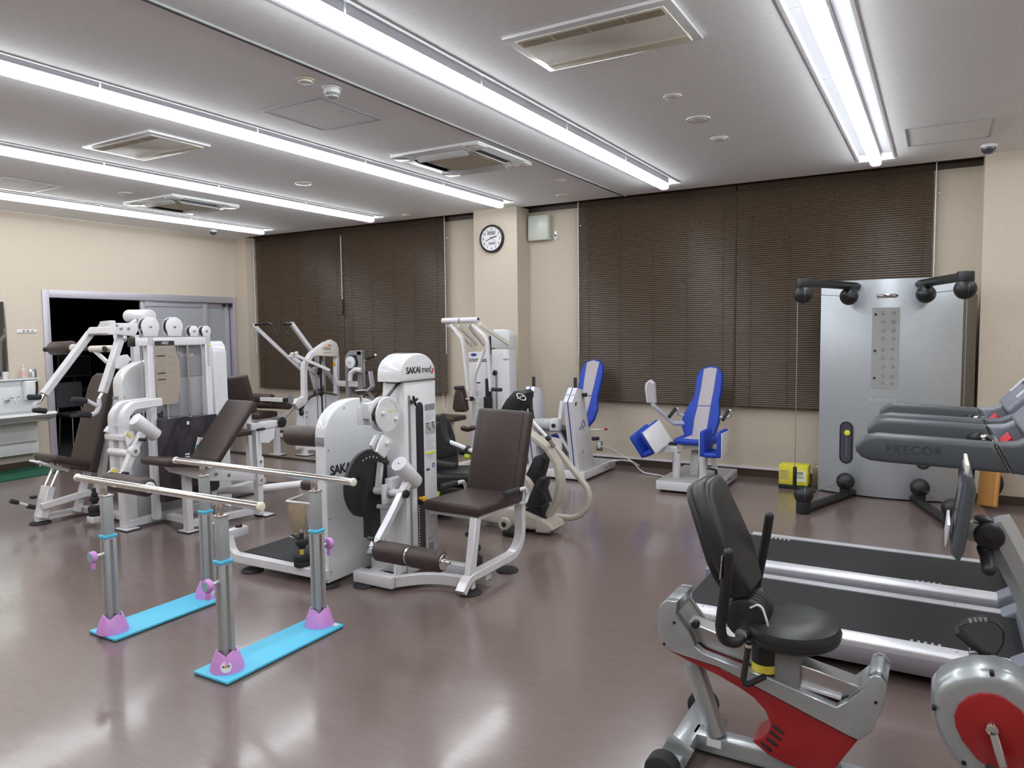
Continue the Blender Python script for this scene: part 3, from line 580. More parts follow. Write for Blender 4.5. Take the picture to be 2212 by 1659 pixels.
# ================================================================ leg extension machine (white tower with seat)
def footpad(t, x, y, r=0.075, name='foot_pad'):
    return G().lathe([(0, 0), (r, 0), (r+0.003, 0.006), (r*0.86, 0.016), (0, 0.018)], (x, y, 0), (0, 0, 1), 32).build(name, 'rubber', t)
def grip(g, a, b, r=0.019): return g.cyl(a, b, r, 16, 0.008, seg=3)
def logo(t, o, right, up, s, red=True):
    text('SAKAI', o, right, up, s, 'lettering', 'logo_letters', t, bold=s*0.022, sp=0.92)
    r = V(right).normalized(); text('med', V(o)+r*s*2.72, right, up, s*1.08, 'lettering', 'logo_letters', t, sp=0.92)
    if red:
        u = V(up); u = (u-r*u.dot(r)).normalized(); n = r.cross(u); c = V(o)+r*s*4.25+u*s*0.42+n*0.0008; R_ = s*0.62
        pts = [c+r*(R_*math.cos(a)+s*0.0)+u*(R_*math.sin(a)) for a in [math.radians(-70+i*9) for i in range(9)]]
        G().sweep(pts, [(-s*0.10, -0.0004), (s*0.10, -0.0004), (s*0.10, 0.0004), (-s*0.10, 0.0004)], n).build('logo_arc', 'letred', t)
def cushion(g, c, size, R=None, r=0.03): return g.obox(c, size, R, r, 4)
TX = -2.98
t = thing('leg_extension_machine', 'white leg extension machine with a tall tower and brown padded chair', 'exercise machine', (-2.85, 3.95, 0))
# tower body, leaning left edge
g = G(); g.prism([(-0.32, 0.06), (0, 0.06), (0, 1.325), (-0.175, 1.325)], (TX, 3.72, 0), (1, 0, 0), (0, 0, 1), 0.34, 0.006, both=False)
for q in range(len(g.v)): g.v[q] = V((g.v[q].x, 3.72+abs(g.v[q].y-3.72), g.v[q].z))
tw = g.build('tower', 'whitecover', t)
prof = [(0, 0), (0.38, 0)] + [(0.38-0.0, 0.03)] + [(0.19+0.19*math.cos(a), 0.045+0.135*math.sin(a)) for a in [math.radians(i*9) for i in range(1, 20)]] + [(0, 0.03)]
g = G(); g.prism([(x_, y_) for x_, y_ in prof], (TX-0.09, 3.675, 1.335), (0, 1, 0), (0, 0, 1), 0.195, 0.012, 3); hd = g.build('tower_hood', 'whitecover', t)
G().box((TX-0.15, 3.72, 1.318), (TX-0.01, 4.05, 1.34)).build('hood_gap', 'letgrey', t)
logo(hd, (TX+0.0085, 3.735, 1.385), (0, 1, 0), (0, 0, 1), 0.060)
# weight stack window, ruler slot, pin, instruction label on the user's side
F = TX+0.0005
def facepanel(name, y0, y1, z0, z1, m, th=0.002, par=tw, bev=0.0):
    return G().box((F, y0, z0), (F+th, y1, z1), bev).build(name, m, par)
def slot(name, y0, y1, z0, z1, m, par):
    r = (y1-y0)/2; c = (y0+y1)/2; pts = [(c+r*math.cos(math.radians(a)), z1-r+r*math.sin(math.radians(a))) for a in range(0, 181, 15)]+[(c+r*math.cos(math.radians(a)), z0+r+r*math.sin(math.radians(a))) for a in range(180, 361, 15)]
    return G().prism(pts, (F+0.001, 0, 0), (0, 1, 0), (0, 0, 1), 0.002).build(name, m, par)
slot('stack_window', 3.835, 3.915, 0.14, 1.19, 'smoke', tw); slot('height_slot', 3.755, 3.778, 0.2, 1.245, 'letgrey', tw)
facepanel('ruler', 3.785, 3.822, 0.25, 1.17, 'label')
rows = [(0, 0.01+i*0.0125, 0.022 if i % 5 == 0 else 0.012, 0.0015) for i in range(72)]
lines('ruler_marks', rows, (F+0.0021, 3.79, 0.255), (0, 1, 0), (0, 0, 1), 'letgrey', tw)['kind'] = 'stuff'
g = G(); c = V((F+0.02, 3.80, 1.205))
for k in range(4): a = math.radians(k*90+20); g.bar(c, c+V((0, 0.036*math.cos(a), 0.036*math.sin(a))), 0.016, 0.014, (1, 0, 0), 0.005, 2)
g.cyl((F, 3.78, 1.205), (F+0.02, 3.79, 1.205), 0.008, 10); g.build('star_knob', 'black', tw)
G().cyl((F, 3.86, 0.545), (F+0.035, 3.86, 0.545), 0.012, 14).build('selector_pin', 'orange', tw); G().cyl((F+0.03, 3.86, 0.545), (F+0.045, 3.86, 0.545), 0.02, 16, 0.004).build('selector_knob', 'orange', tw)
g = G()
for i in range(18): g.box((F+0.002, 3.842, 0.17+i*0.019), (F+0.003, 3.852, 0.178+i*0.019))
g.build('stack_numbers', 'label', tw, kind='stuff')
LB = [('label_heading', 3.93, 4.045, 1.135, 1.17, 'letgrey')]
facepanel('label_heading', 3.935, 4.045, 1.128, 1.168, 'letgrey')
for y0 in (3.935, 3.993): facepanel('label_picture', y0, y0+0.052, 0.965, 1.045, 'labelgrey')
facepanel('label_stripe', 3.935, 4.045, 0.83, 0.842, 'yellow')
rows = [(0.0, 1.105-i*0.011, 0.06+0.045*((i*7) % 3)/2, 0.002) for i in range(5)]+[(0.0, 0.945-i*0.012, 0.05+0.05*((i*5) % 4)/3, 0.002) for i in range(8)]+[(0.0, 0.82-i*0.012, 0.07+0.03*((i*3) % 3)/2, 0.002) for i in range(3)]
lines('label_text', rows, (F+0.0005, 3.938, 0), (0, 1, 0), (0, 0, 1), 'letgrey', tw)['kind'] = 'stuff'
for y0, a in ((3.95, 60), (4.01, 30)):   # seated figures
    g = G(); o = V((F+0.003, y0+0.005, 0.985))
    for q in ([(0.0, 0.045), (0.004, 0.02), (0.022, 0.016), (0.026+0.01*(a/60), 0.0 if a == 60 else 0.02)], [(0.002, 0.04), (0.018, 0.028)]): g.tube([o+V((0, x_, z_)) for x_, z_ in q], 0.0016, 5)
    g.ball(o+V((0, 0.002, 0.054)), 0.006, 8, 6); g.build('label_figure', 'lettering', tw)
g = G(); g.lathe([(0.010, 0), (0.016, 0), (0.016, 0.001), (0.010, 0.001)], (F, 4.02, 0.745), (1, 0, 0), 20); g.build('approval_mark', 'bluestripe', tw)
facepanel('label_block', 3.94, 3.975, 0.718, 0.73, 'lettering'); facepanel('maker_plate', 3.95, 3.985, 0.235, 0.255, 'labelgrey'); facepanel('maker_plate', 3.95, 4.0, 0.16, 0.215, 'letgrey')
# belt, dial pulley, link plate
DX = -3.00; dc = X(835, 895, DX)
G().lathe([(0, 0), (0.108, 0), (0.112, 0.004), (0.112, 0.010), (0.108, 0.014), (0, 0.014)], dc, (1, 0, 0), 48).build('dial', 'whitecover', t)
G().cyl(dc+V((-0.035, 0, 0)), dc, 0.085, 40).build('pulley_groove', 'black', t); G().cyl(dc+V((-0.05, 0, 0)), dc+V((-0.034, 0, 0)), 0.112, 40, 0.003).build('pulley_flange', 'whitecover', t)
for a in (70, 55, 40, 25, 10): text(str(5 if a == 40 else (70-a)//15+1), dc+V((0.0145, 0.088*math.cos(math.radians(a))-0.004, 0.088*math.sin(math.radians(a))-0.006)), (0, 1, 0), (0, 0, 1), 0.017, 'lettering', 'dial_number', t)
for dy, dz in ((-0.052, 0.012), (0.07, -0.035)): G().cyl(dc+V((0.014, dy, dz)), dc+V((0.034, dy, dz)), 0.013, 16, 0.005).build('dial_stud', 'whitecover', t)
G().obox(dc+V((0.0145, 0.015, 0.02)), (0.002, 0.028, 0.012)).build('dial_sticker', 'labelyellow', t); G().obox(dc+V((0.0145, 0.005, -0.015)), (0.002, 0.022, 0.045)).build('dial_sticker', 'label', t)
b0 = X(862, 826, DX-0.02); g = G(); g.rpath([b0, X(830, 865, DX-0.02), X(812, 882, DX-0.02), X(806, 896, DX-0.02), X(808, 908, DX-0.02)], 0.028, 0.006, (0, -1, 0), 0.02); g.build('belt', 'black', t)
l0, l1 = X(829, 942, DX+0.012), X(812, 975, DX+0.012); e0 = X(838, 938, DX+0.012)
g = G(); g.pr3([X(827, 939, DX+0.012), X(846, 950, DX+0.012), X(842, 962, DX+0.012), X(829, 990, DX+0.012), X(812, 976, DX+0.012), X(818, 958, DX+0.012)], (1, 0, 0), 0.02, 0.004); g.build('link_plate', 'whitecover', t)
lc = X(835, 957, DX+0.022); G().cyl(lc, lc+V((0.02, 0, 0)), 0.014, 16, 0.005).build('dial_stud', 'whitecover', t)
g = G(); g.pr3([X(810, 940, DX-0.03), X(826, 935, DX-0.03), X(824, 958, DX-0.03), X(808, 975, DX-0.03), X(799, 962, DX-0.03)], (1, 0, 0), 0.02, 0.004); g.build('link_plate', 'whitecover', t)
# bracket block with chrome post and black hand wheel
bX = -3.12; g = G(); g.pr3([X(775, 878, bX), X(799, 878, bX), X(802, 918, bX), X(778, 918, bX)], (1, 0, 0), 0.05, 0.004); g.build('bracket_block', 'whitecover', t)
g = G(); g.pr3([X(786, 872, bX+0.05), X(812, 864, bX+0.05), X(812, 905, bX+0.05), X(790, 905, bX+0.05)], (1, 0, 0), 0.06, 0.004); g.build('bracket_arm', 'whitecover', t)
a, b = X(782, 880, bX), X(779, 848, bX); g = G(); g.cyl(a, b, 0.010, 14); g.build('threaded_post', 'chrome', t)
g = G(); g.lathe([(0, -0.012), (0.028, -0.012), (0.036, -0.004), (0.036, 0.010), (0.026, 0.014), (0.022, 0.010), (0, 0.010)], b, (0, 0, 1), 28); g.build('hand_wheel', 'black', t)
G().lathe([(0.020, 0.0145), (0.027, 0.0155), (0.032, 0.0145)], b, (0, 0, 1), 28).build('hand_wheel_ring', 'label', t)
# cam disc, shaft, lever
kX = -3.15; kc = X(797, 1045, kX); g = G(); r_ = 0.225
pts = [(r_*math.cos(math.radians(a)), r_*math.sin(math.radians(a))) for a in range(-8, 236, 8)] + [(-0.05, -0.21), (-0.05, -0.34), (0.02, -0.36), (0.09, -0.29), (0.09, -0.18)]
g.prism(pts, kc, (0, 1, 0), (0, 0, 1), 0.028, 0.005); cm = g.build('cam_disc', 'black', t)
g = G()
for k in range(5): a = math.radians(112-k*11); g.cyl(kc+V((0.0138, 0.175*math.cos(a), 0.175*math.sin(a))), kc+V((0.0146, 0.175*math.cos(a), 0.175*math.sin(a))), 0.006, 10)
g.build('cam_marks', 'label', cm, kind='stuff')
G().cyl(kc+V((0.012, -0.10, 0.06)), kc+V((0.03, -0.10, 0.06)), 0.015, 14, 0.004).build('cam_knob', 'black', cm)
G().bar(kc+V((0.014, -0.07, -0.16)), kc+V((0.014, -0.01, 0.13)), 0.05, 0.006, (1, 0, 0), 0.002).build('cam_rib', 'rubber', cm)
SY, SZ = 3.60, 0.635
sA, sB = V((-3.14, SY, SZ)), V((-2.93, SY, SZ))
G().cyl(sA, sB, 0.026, 24).build('pivot_shaft', 'white', t)
g = G(); g.box((-3.04, SY-0.06, SZ-0.07), (-3.015, SY+0.06, SZ+0.055), 0.004); g.box((-3.04, SY-0.02, SZ-0.0), (-2.985, 3.71, SZ+0.09), 0.004); g.build('shaft_bracket', 'white', t)
G().lathe([(0.026, 0), (0.040, 0), (0.040, 0.008), (0.026, 0.008)], (-3.0145, SY, SZ), (1, 0, 0), 24).build('bearing_ring', 'steel', t)
lv0 = V((-3.11, SY-0.01, SZ-0.01)); lv1 = X(822, 998, -3.11); G().bar(lv0, lv1, 0.045, 0.022, (0, 1, 0.3), 0.004).build('cam_lever', 'white', t)
G().cyl(lv1, lv1+V((0.05, 0, -0.0)), 0.010, 12).build('lever_pin', 'black', t); G().cyl(lv1+V((0.045, 0, 0)), lv1+V((0.06, 0, 0)), 0.018, 14, 0.004).build('lever_knob', 'black', t)
G().cyl((-3.14, SY+0.02, SZ-0.11), (-3.0, SY+0.02, SZ-0.11), 0.016, 14).build('spacer_tube', 'white', t)
AX = -2.92; pv = V((AX, SY, SZ)); ae = X(806, 1190, AX)
d = (ae-pv).normalized(); G().bar(pv, ae, 0.042, 0.045, (1, 0, 0), 0.004).build('lever_arm', 'alulight', t)
G().cyl(pv+V((0.02, 0, 0)), pv+V((0.045, 0, 0)), 0.026, 24, 0.004).build('pivot_cap', 'black', t)
G().bar(ae-d*0.075, ae-d*0.01, 0.056, 0.056, (1, 0, 0), 0.004).build('arm_clamp', 'steel', t); G().bar(ae-d*0.005, ae+d*0.03, 0.046, 0.048, (1, 0, 0), 0.004).build('arm_tip', 'letgrey', t)
n_ = d.cross(V((1, 0, 0))).normalized()
if n_.y > 0: n_ = -n_
kb = ae-d*0.045; G().cyl(kb, kb+n_*0.06, 0.010, 12).build('clamp_screw', 'chrome', t); G().obox(kb+n_*0.07, (0.05, 0.018, 0.024), basis(d, n_), 0.008).build('clamp_knob', 'black', t)
cw0 = pv-d*0.09; G().bar(pv-d*0.0, cw0-d*0.04, 0.045, 0.05, (1, 0, 0), 0.004).build('counterweight_arm', 'white', t)
ca, cb = X(861, 1001, AX+0.005), X(897, 1042, AX+0.005); G().cyl(ca, cb, 0.053, 36, 0.006).build('counterweight', 'white', t)
dd = (cb-ca).normalized(); G().cyl(ca-dd*0.0015, ca+dd*0.001, 0.005, 10).build('counterweight_bolt', 'bluestripe', t)
# foot roller
ry, rz = ae.y, ae.z+0.0; r0 = V((AX+0.03, ry, rz+0.01)); r1 = V((-2.40, ry, rz+0.01)); md = (r0+r1)/2
for a, b in ((r0, md+V((-0.004, 0, 0))), (md+V((0.004, 0, 0)), r1)): G().cyl(a, b, 0.062, 32, 0.022, seg=4).build('foot_roller', 'leather', t)
G().cyl(md-V((0.006, 0, 0)), md+V((0.006, 0, 0)), 0.052, 28).build('roller_ring', 'chrome', t); G().cyl(r1-V((0.002, 0, 0)), r1+V((0.004, 0, 0)), 0.045, 28, 0.002).build('roller_plate', 'chrome', t)
G().cyl(r1, r1+V((0.03, 0, 0)), 0.016, 16).build('roller_spring', 'chrome', t); G().cyl(r1+V((0.025, 0, 0)), r1+V((0.045, 0, 0)), 0.011, 12, 0.003).build('roller_nut', 'steel', t); G().cyl(ae+V((0, 0, 0.01)), r0, 0.02, 16).build('roller_axle', 'chrome', t)
# base frame
g = G(); zb = 0.045
g.box((-3.30, 3.545, 0.02), (-2.975, 3.63, 0.092), 0.004); fr = g.build('front_beam', 'white', t)
cv = [V((-2.985, 3.59, 0.058)), V((-2.93, 3.66, 0.058)), V((-2.86, 3.735, 0.058)), V((-2.76, 3.78, 0.058)), V((-2.66, 3.795, 0.058)), V((-2.52, 3.80, 0.058))]
g = G(); g.rpath(cv, 0.045, 0.07, (0, 0, 1), 0.25); g.build('curved_beam', 'white', t)
g = G(); g.box((-3.27, 3.60, 0.02), (-3.19, 4.12, 0.075), 0.004); g.build('side_beam', 'white', t)
g = G(); g.box((-3.24, 3.95, 0.03), (-2.52, 4.02, 0.10), 0.004); g.build('cross_beam', 'white', t)
g = G(); g.box((-3.02, 3.62, 0.09), (-2.975, 3.70, 0.28), 0.004); g.build('tower_foot', 'white', t)
g = G(); g.pr3([V((-3.0, 3.60, 0.09)), V((-3.0, 3.66, 0.09)), V((-3.0, 3.66, 0.26))], (1, 0, 0), 0.012); g.build('gusset', 'white', t)
# seat frame: looped side on the right
sx = -2.53; g = G()
path = [V((sx, 3.66, 0.02)), V((sx, 3.70, 0.085)), V((sx, 3.76, 0.085)), V((sx, 4.34, 0.085)), V((sx, 4.44, 0.40))]
g = G(); g.rpath([V((sx, 3.67, 0.035)), V((sx, 3.74, 0.105)), V((sx, 4.42, 0.105)), V((sx, 4.42, 0.47))], 0.05, 0.065, (1, 0, 0), 0.16); g.build('side_rail', 'white', t)
G().bar((sx, 3.765, 0.07), (sx, 3.85, 0.47), 0.05, 0.062, (0, 1, 0), 0.004).build('front_leg', 'white', t)
g = G(); g.box((-2.90, 3.86, 0.452), (-2.51, 4.40, 0.475), 0.004); g.build('seat_plate', 'white', t)
g = G(); g.bar((-2.9, 4.40, 0.45), (-2.9, 4.55, 1.0), 0.04, 0.03); g.bar((-2.54, 4.42, 0.45), (-2.54, 4.57, 1.0), 0.04, 0.03); g.build('back_support', 'white', t)
Rs = Matrix.Rotation(math.radians(-2), 3, 'X'); g = G(); cushion(g, (-2.70, 4.10, 0.508), (0.44, 0.575, 0.07), Rs, 0.026); g.build('seat', 'leather', t)
bl, tl = V((-2.715, 4.335, 0.475)), V((-2.70, 4.50, 1.085)); zz = (tl-bl); Rb = basis(zz, (0, -1, 0))
g = G(); cushion(g, (bl+tl)/2+V((0, 0.03, 0)), (0.44, 0.09, zz.length), Rb, 0.03); bk = g.build('backrest', 'leather', t)
g = G()
for xo in (-0.17, 0.175):
    o = (bl+tl)/2+V((xo, 0.03, 0)) + Rb @ V((0, 0.0452, 0)); g.bar(o-zz*0.47, o+zz*0.47, 0.003, 0.002, Rb @ V((0, 1, 0)), 0)
g.build('stitching', 'black', bk, kind='stuff')
for xx, sg in ((-2.965, -1), (-2.455, 1)):
    g = G(); g.tube([V((xx-sg*0.05, 4.36, 0.46)), V((xx, 4.36, 0.46)), V((xx, 4.40, 0.51)), V((xx, 4.36, 0.57)), V((xx, 4.18, 0.575))], 0.014, 12, 0.035); g.build('armrest_tube', 'white', t)
    g = G(); grip(g, (xx, 4.27, 0.575), (xx, 4.09, 0.580), 0.02); g.build('hand_grip', 'foam', t)
# weights under the seat
G().cyl((-2.62, 3.97, 0.10), (-2.62, 3.97, 0.36), 0.008, 10).build('weight_post', 'chrome', t)
for z0, z1, r_ in ((0.10, 0.135, 0.052), (0.137, 0.172, 0.052), (0.215, 0.245, 0.042), (0.185, 0.215, 0.028), (0.255, 0.29, 0.03), (0.29, 0.33, 0.014)): G().cyl((-2.62, 3.97, z0), (-2.62, 3.97, z1), r_, 24, 0.004).build('weight_disc', 'rubber', t)
G().cyl((-2.60, 3.90, 0.37), (-2.60, 3.90, 0.46), 0.010, 10).build('adjust_screw', 'chrome', t); g = G(); g.obox((-2.60, 3.90, 0.335), (0.085, 0.03, 0.03), None, 0.012, 3); g.cyl((-2.60, 3.90, 0.33), (-2.60, 3.90, 0.40), 0.016, 12); g.build('adjust_knob', 'black', t)
for x_, y_ in ((-3.22, 3.57), (-2.535, 3.78), (-2.55, 4.27), (-3.2, 4.08)): footpad(t, x_, y_)
# ================================================================ leg curl machine behind it (cabinet with footplate)
t = thing('leg_curl_machine', 'white machine with a rounded cabinet, black footplate and brown thigh rollers', 'exercise machine', (-3.8, 3.7, 0))
prof = [(0, 0.03), (0.62, 0.03), (0.62, 1.0)] + [(0.31+0.31*math.cos(math.radians(a)), 1.0+0.215*math.sin(math.radians(a))) for a in range(9, 180, 9)] + [(0, 1.0)]
g = G(); g.prism(prof, (-3.437, 3.42, 0), (0, 1, 0), (0, 0, 1), 0.095, 0.012, 3); cb_ = g.build('cabinet', 'whitecover', t)
G().box((-3.475, 3.413, 0.93), (-3.40, 3.43, 0.985), 0.002).build('cover_notch', 'letgrey', cb_)
g = G()
for y_, z_ in ((3.445, 0.90), (3.437, 0.45), (3.44, 0.10), (3.60, 1.16)): g.cyl((-3.3905, y_, z_), (-3.386, y_, z_), 0.006, 10)
g.build('screws', 'letgrey', cb_, kind='stuff')
logo(cb_, (-3.388, 3.455, 0.735), (0, 1, 0), (0, 0, 1), 0.085)
for a, b in (((-3.48, 3.72, 0.93), (-3.71, 3.72, 0.93)), ((-3.72, 3.72, 0.93), (-4.04, 3.72, 0.925))): G().cyl(a, b, 0.072, 32, 0.024, seg=4).build('thigh_roller', 'leather', t)
G().cyl((-3.45, 3.72, 0.93), (-3.95, 3.72, 0.93), 0.02, 14).build('roller_axle', 'chrome', t)
g = G(); cushion(g, (-3.80, 3.92, 0.55), (0.42, 0.30, 0.075), None, 0.026); g.build('seat', 'leather', t)
g = G(); g.bar((-3.55, 3.95, 0.06), (-3.55, 3.95, 0.52), 0.05, 0.05); g.bar((-3.50, 3.95, 0.50), (-4.0, 3.95, 0.50), 0.05, 0.04); g.build('seat_post', 'white', t)
g = G(); g.tube([V((-3.62, 3.55, 0.50)), V((-3.88, 3.52, 0.50)), V((-3.92, 3.72, 0.50))], 0.007, 8, 0.02); g.build('wire_rack', 'white', t)
t2 = thing('clipboard', 'brown clipboard hanging in a wire holder under the seat', 'clipboard', (-3.78, 3.56, 0.28)); G().obox((-3.79, 3.55, 0.38), (0.16, 0.012, 0.22), Matrix.Rotation(math.radians(8), 3, 'X'), 0.003).build('board', 'cardboard', t2); g = G(); g.tube([V((-3.86, 3.53, 0.42)), V((-3.86, 3.53, 0.25)), V((-3.72, 3.53, 0.25)), V((-3.72, 3.53, 0.42))], 0.004, 6, 0.01); g.build('wire_holder', 'chrome', t2)
g = G(); g.rpath([V((-3.40, 3.42, 0.085)), V((-4.10, 3.40, 0.085)), V((-4.30, 3.40, 0.085)), V((-4.34, 3.40, 0.22))], 0.06, 0.055, (0, 1, 0), 0.12); g.build('base_rail', 'white', t)
g = G(); g.box((-4.375, 3.36, 0.205), (-4.315, 3.56, 0.265), 0.004); g.build('end_bar', 'white', t); G().box((-4.377, 3.352, 0.207), (-4.313, 3.362, 0.263), 0.003).build('end_cap', 'black', t)
tr = [Z(533, 1198, 0.105), Z(612, 1248-24, 0.105), Z(700, 1166, 0.105), Z(638, 1161, 0.105)]
g = G(); g.box((-4.26, 3.44, 0.085), (-3.48, 3.98, 0.105), 0.004); g.build('footplate_frame', 'white', t); G().box((-4.25, 3.455, 0.1055), (-3.49, 3.965, 0.110)).build('footplate_mat', 'rubber', t)
G().cyl((-3.63, 3.42, 0.10), (-3.63, 3.42, 0.36), 0.009, 10).build('weight_post', 'chrome', t)
for z0, z1, r_ in ((0.113, 0.15, 0.055), (0.152, 0.188, 0.055), (0.255, 0.285, 0.042), (0.23, 0.255, 0.024), (0.295, 0.335, 0.015)): G().cyl((-3.63, 3.42, z0), (-3.63, 3.42, z1), r_, 24, 0.004).build('weight_disc', 'rubber', t)
G().cyl((-3.63, 3.42, 0.19), (-3.63, 3.42, 0.23), 0.014, 12).build('weight_collar', 'labelyellow', t); g = G(); g.bar((-3.63, 3.42, 0.29), (-3.72, 3.42, 0.31), 0.02, 0.016, (0, 1, 0), 0.005); g.build('weight_latch', 'black', t)
G().cyl((-4.345, 3.50, 0.262), (-4.345, 3.50, 0.285), 0.025, 16, 0.004).build('adjust_knob', 'black', t)
for x_, y_ in ((-4.12, 3.42), (-3.43, 3.45), (-3.43, 3.98), (-4.2, 3.95)): footpad(t, x_, y_)
for z0 in (): pass
# ================================================================ treadmills
def treadmill(y0, y1, label):
    xa, xf = -1.16, 0.98; yc = (y0+y1)/2; zd = 0.20
    t = thing('treadmill', label, 'treadmill', (0, yc, 0), 'treadmills side by side')
    G().box((xa, y0+0.075, zd-0.035), (xf-0.25, y1-0.075, zd-0.006), 0.01).build('running_belt', 'belt', t)
    for s_, ys in ((-1, y0), (1, y1)):
        g = G(); prof = [(0, 0), (0.085, 0), (0.085, -0.02), (0.078, -0.045), (0.05, -0.12), (0.02, -0.14), (0.0, -0.05)]
        # footrail: flat silver top with a rolled outer edge
        pf = [(-s_*0.085, 0.0), (-s_*0.02, 0.0), (-s_*0.006, -0.008), (0, -0.022), (-s_*0.004, -0.04), (-s_*0.085, -0.04)]
        g.prism([(a, b) for a, b in pf], ((xa+0.04+0.55)/2, ys, zd), (0, 1, 0), (0, 0, 1), 0.55-xa-0.04); fr = g.build('foot_rail', 'alulight', t)
        for xx in (xa+0.12, 0.1): G().cyl((xx, ys-s_*0.05, zd), (xx, ys-s_*0.05, zd+0.001), 0.006, 10).build('screw', 'letgrey', fr)
        g = G(); pf = [(-s_*0.02, -0.04), (-s_*0.002, -0.04), (-s_*0.008, -0.08), (-s_*0.06, -0.145), (-s_*0.10, -0.15), (-s_*0.10, -0.04)]
        g.prism(pf, ((xa+0.04+0.6)/2, ys, zd), (0, 1, 0), (0, 0, 1), 0.6-xa-0.04); g.build('side_skirt', 'lilacgrey', t)
        g = G(); g.prism([(0, 0), (0.06, 0.01), (0.085, 0.05), (0.085, 0.15), (0.04, 0.19), (0, 0.185)], (xa-0.04, ys-s_*0.045, zd-0.185), (1, 0, 0), (0, 0, 1), 0.09, 0.012); g.build('rear_cap', 'greyplastic', t)
        # handrail: long rounded body
        zc = 1.098; g = G(); hw = 0.052; n_ = 14
        out = [(-0.33+0.0, 0.0)]
        prof = [(-0.30, -0.045), (-0.325, -0.02), (-0.33, 0.005), (-0.315, 0.035), (-0.285, 0.055), (-0.24, 0.066), (0.21, 0.052), (0.27, -0.072), (-0.20, -0.062), (-0.265, -0.058)]
        g.prism(prof, (0, ys-s_*0.055, zc), (1, 0, 0), (0, 0, 1), 0.105, 0.022, 3); hr = g.build('handrail', 'darkbody', t)
        prof = [(0.213, 0.052), (0.29, 0.060), (0.36, 0.10), (0.43, 0.17), (0.52, 0.285), (0.62, 0.40), (0.72, 0.36), (0.60, 0.02), (0.50, -0.085), (0.273, -0.072)]
        g = G(); g.prism(prof, (0, ys-s_*0.055, zc), (1, 0, 0), (0, 0, 1), 0.105, 0.02, 3); g.build('handrail_bend', 'greyplastic' if s_ > 0 else 'darkbody', t)
        text('PRECOR', (-0.205, ys+0.0006-0.0, zc-0.012), (1, 0, 0), (0, 0, 1), 0.055, 'darkletter', 'logo_letters', hr, sp=1.15) if s_ < 0 else None
        g = G(); g.prism([(0.33, -0.08), (0.60, -0.08), (0.86, -0.93), (0.68, -0.95)], (0, ys-s_*0.05, zc), (1, 0, 0), (0, 0, 1), 0.075, 0.012, 2); g.build('upright', 'lilacgrey', t)
        g = G(); g.prism([(0.30, 0.0), (0.36, 0.04), (0.48, 0.085), (0.66, 0.10), (0.95, 0.06), (0.95, -0.06), (0.30, -0.06)], (0, ys-s_*0.055, zd), (1, 0, 0), (0, 0, 1), 0.13, 0.018, 3); g.build('hood_corner', 'greyplastic', t)
        for k in range(5): G().obox((-0.98+k*0.028+0.9*(s_ < 0), y1-0.105 if s_ > 0 else y0+0.105, zd-0.0055), (0.012, 0.035, 0.001)).build('belt_mark', 'labelgrey', t)
    G().box((0.36, y0+0.10, zd-0.06), (xf, y1-0.10, zd+0.10), 0.03, 3).build('motor_hood', 'greyplastic', t)
    # grip bar, stop key, console
    g = G(); g.tube([V((0.155, y1-0.10, 1.09)), V((0.22, y1-0.16, 1.10)), V((0.24, y1-0.25, 1.10)), V((0.24, y0+0.25, 1.10)), V((0.22, y0+0.16, 1.10)), V((0.155, y0+0.10, 1.09))], 0.017, 14, 0.05); g.build('grip_bar', 'chrome', t)
    for yy, s_ in ((y1-0.11, -1), (y0+0.11, 1)): G().cyl((0.14, yy+0.02*-s_, 1.085), (0.185, yy+0.03*s_, 1.095), 0.024, 16, 0.004).build('grip_socket', 'black', t)
    R = Matrix.Rotation(math.radians(-48), 3, 'Y'); cc = V((0.50, yc, 1.36))
    g = G(); g.obox(cc, (0.50, y1-y0-0.13, 0.07), R, 0.02, 3); cs = g.build('console', 'greyplastic', t)
    G().obox(cc+R @ V((0.05, 0, 0.036)), (0.28, 0.40, 0.006), R, 0.004).build('console_display', 'black', cs)
    for yy in (y0+0.15, y1-0.15):
        g = G(); g.obox(cc+R @ V((-0.10, yy-yc, 0.038)), (0.13, 0.055, 0.012), R, 0.005, 2); g.build('speaker_vent', 'alulight', cs)
        G().obox(cc+R @ V((0.06, yy-yc, 0.038)), (0.12, 0.06, 0.006), R, 0.004).build('side_keypad', 'black', cs)
    G().obox((0.275, yc, 1.125), (0.05, 0.20, 0.016), R, 0.006).build('stop_key', 'letred', t)
    for xx in (-0.95, 0.8):
        for yy in (y0+0.1, y1-0.1): G().cyl((xx, yy, 0), (xx, yy, 0.12), 0.03, 16, 0.004).build('foot', 'rubber', t)
    G().box((-1.0, y0+0.12, 0.05), (0.85, y1-0.12, 0.15), 0.01).build('deck_frame', 'black', t)
    return t
treadmill(3.685, 4.445, 'nearest treadmill, behind the red exercise bike')
treadmill(4.615, 5.345, 'farther treadmill, next to the silver cable panel')
# ================================================================ recumbent bike
t = thing('exercise_bike', 'silver and red recumbent exercise bike with black padded seat', 'exercise bike', (-0.35, 2.75, 0))
YN, YFAR = 2.665, 2.855
def side(pts, y=YN): return [Y(a, b, y) for a, b in pts]
inner = [(1463, 1300), (1460, 1328), (1489, 1369), (1501, 1397), (1519, 1412), (1577, 1435), (1653, 1462), (1729, 1495), (1805, 1528), (1830, 1516), (1868, 1488), (1876, 1464)]
front = [(1890, 1459), (1903, 1463), (1916, 1483), (1914, 1500), (1904, 1538), (1881, 1584), (1856, 1600)]
low = [(1830, 1589), (1754, 1549), (1653, 1495), (1552, 1442), (1476, 1417), (1438, 1402)]
rear = [(1425, 1381), (1419, 1349), (1419, 1328), (1424, 1308), (1438, 1297)]
g = G(); g.pr3(side(inner+front+low+rear), (0, 1, 0), 0.04, 0.003, 1, both=False)
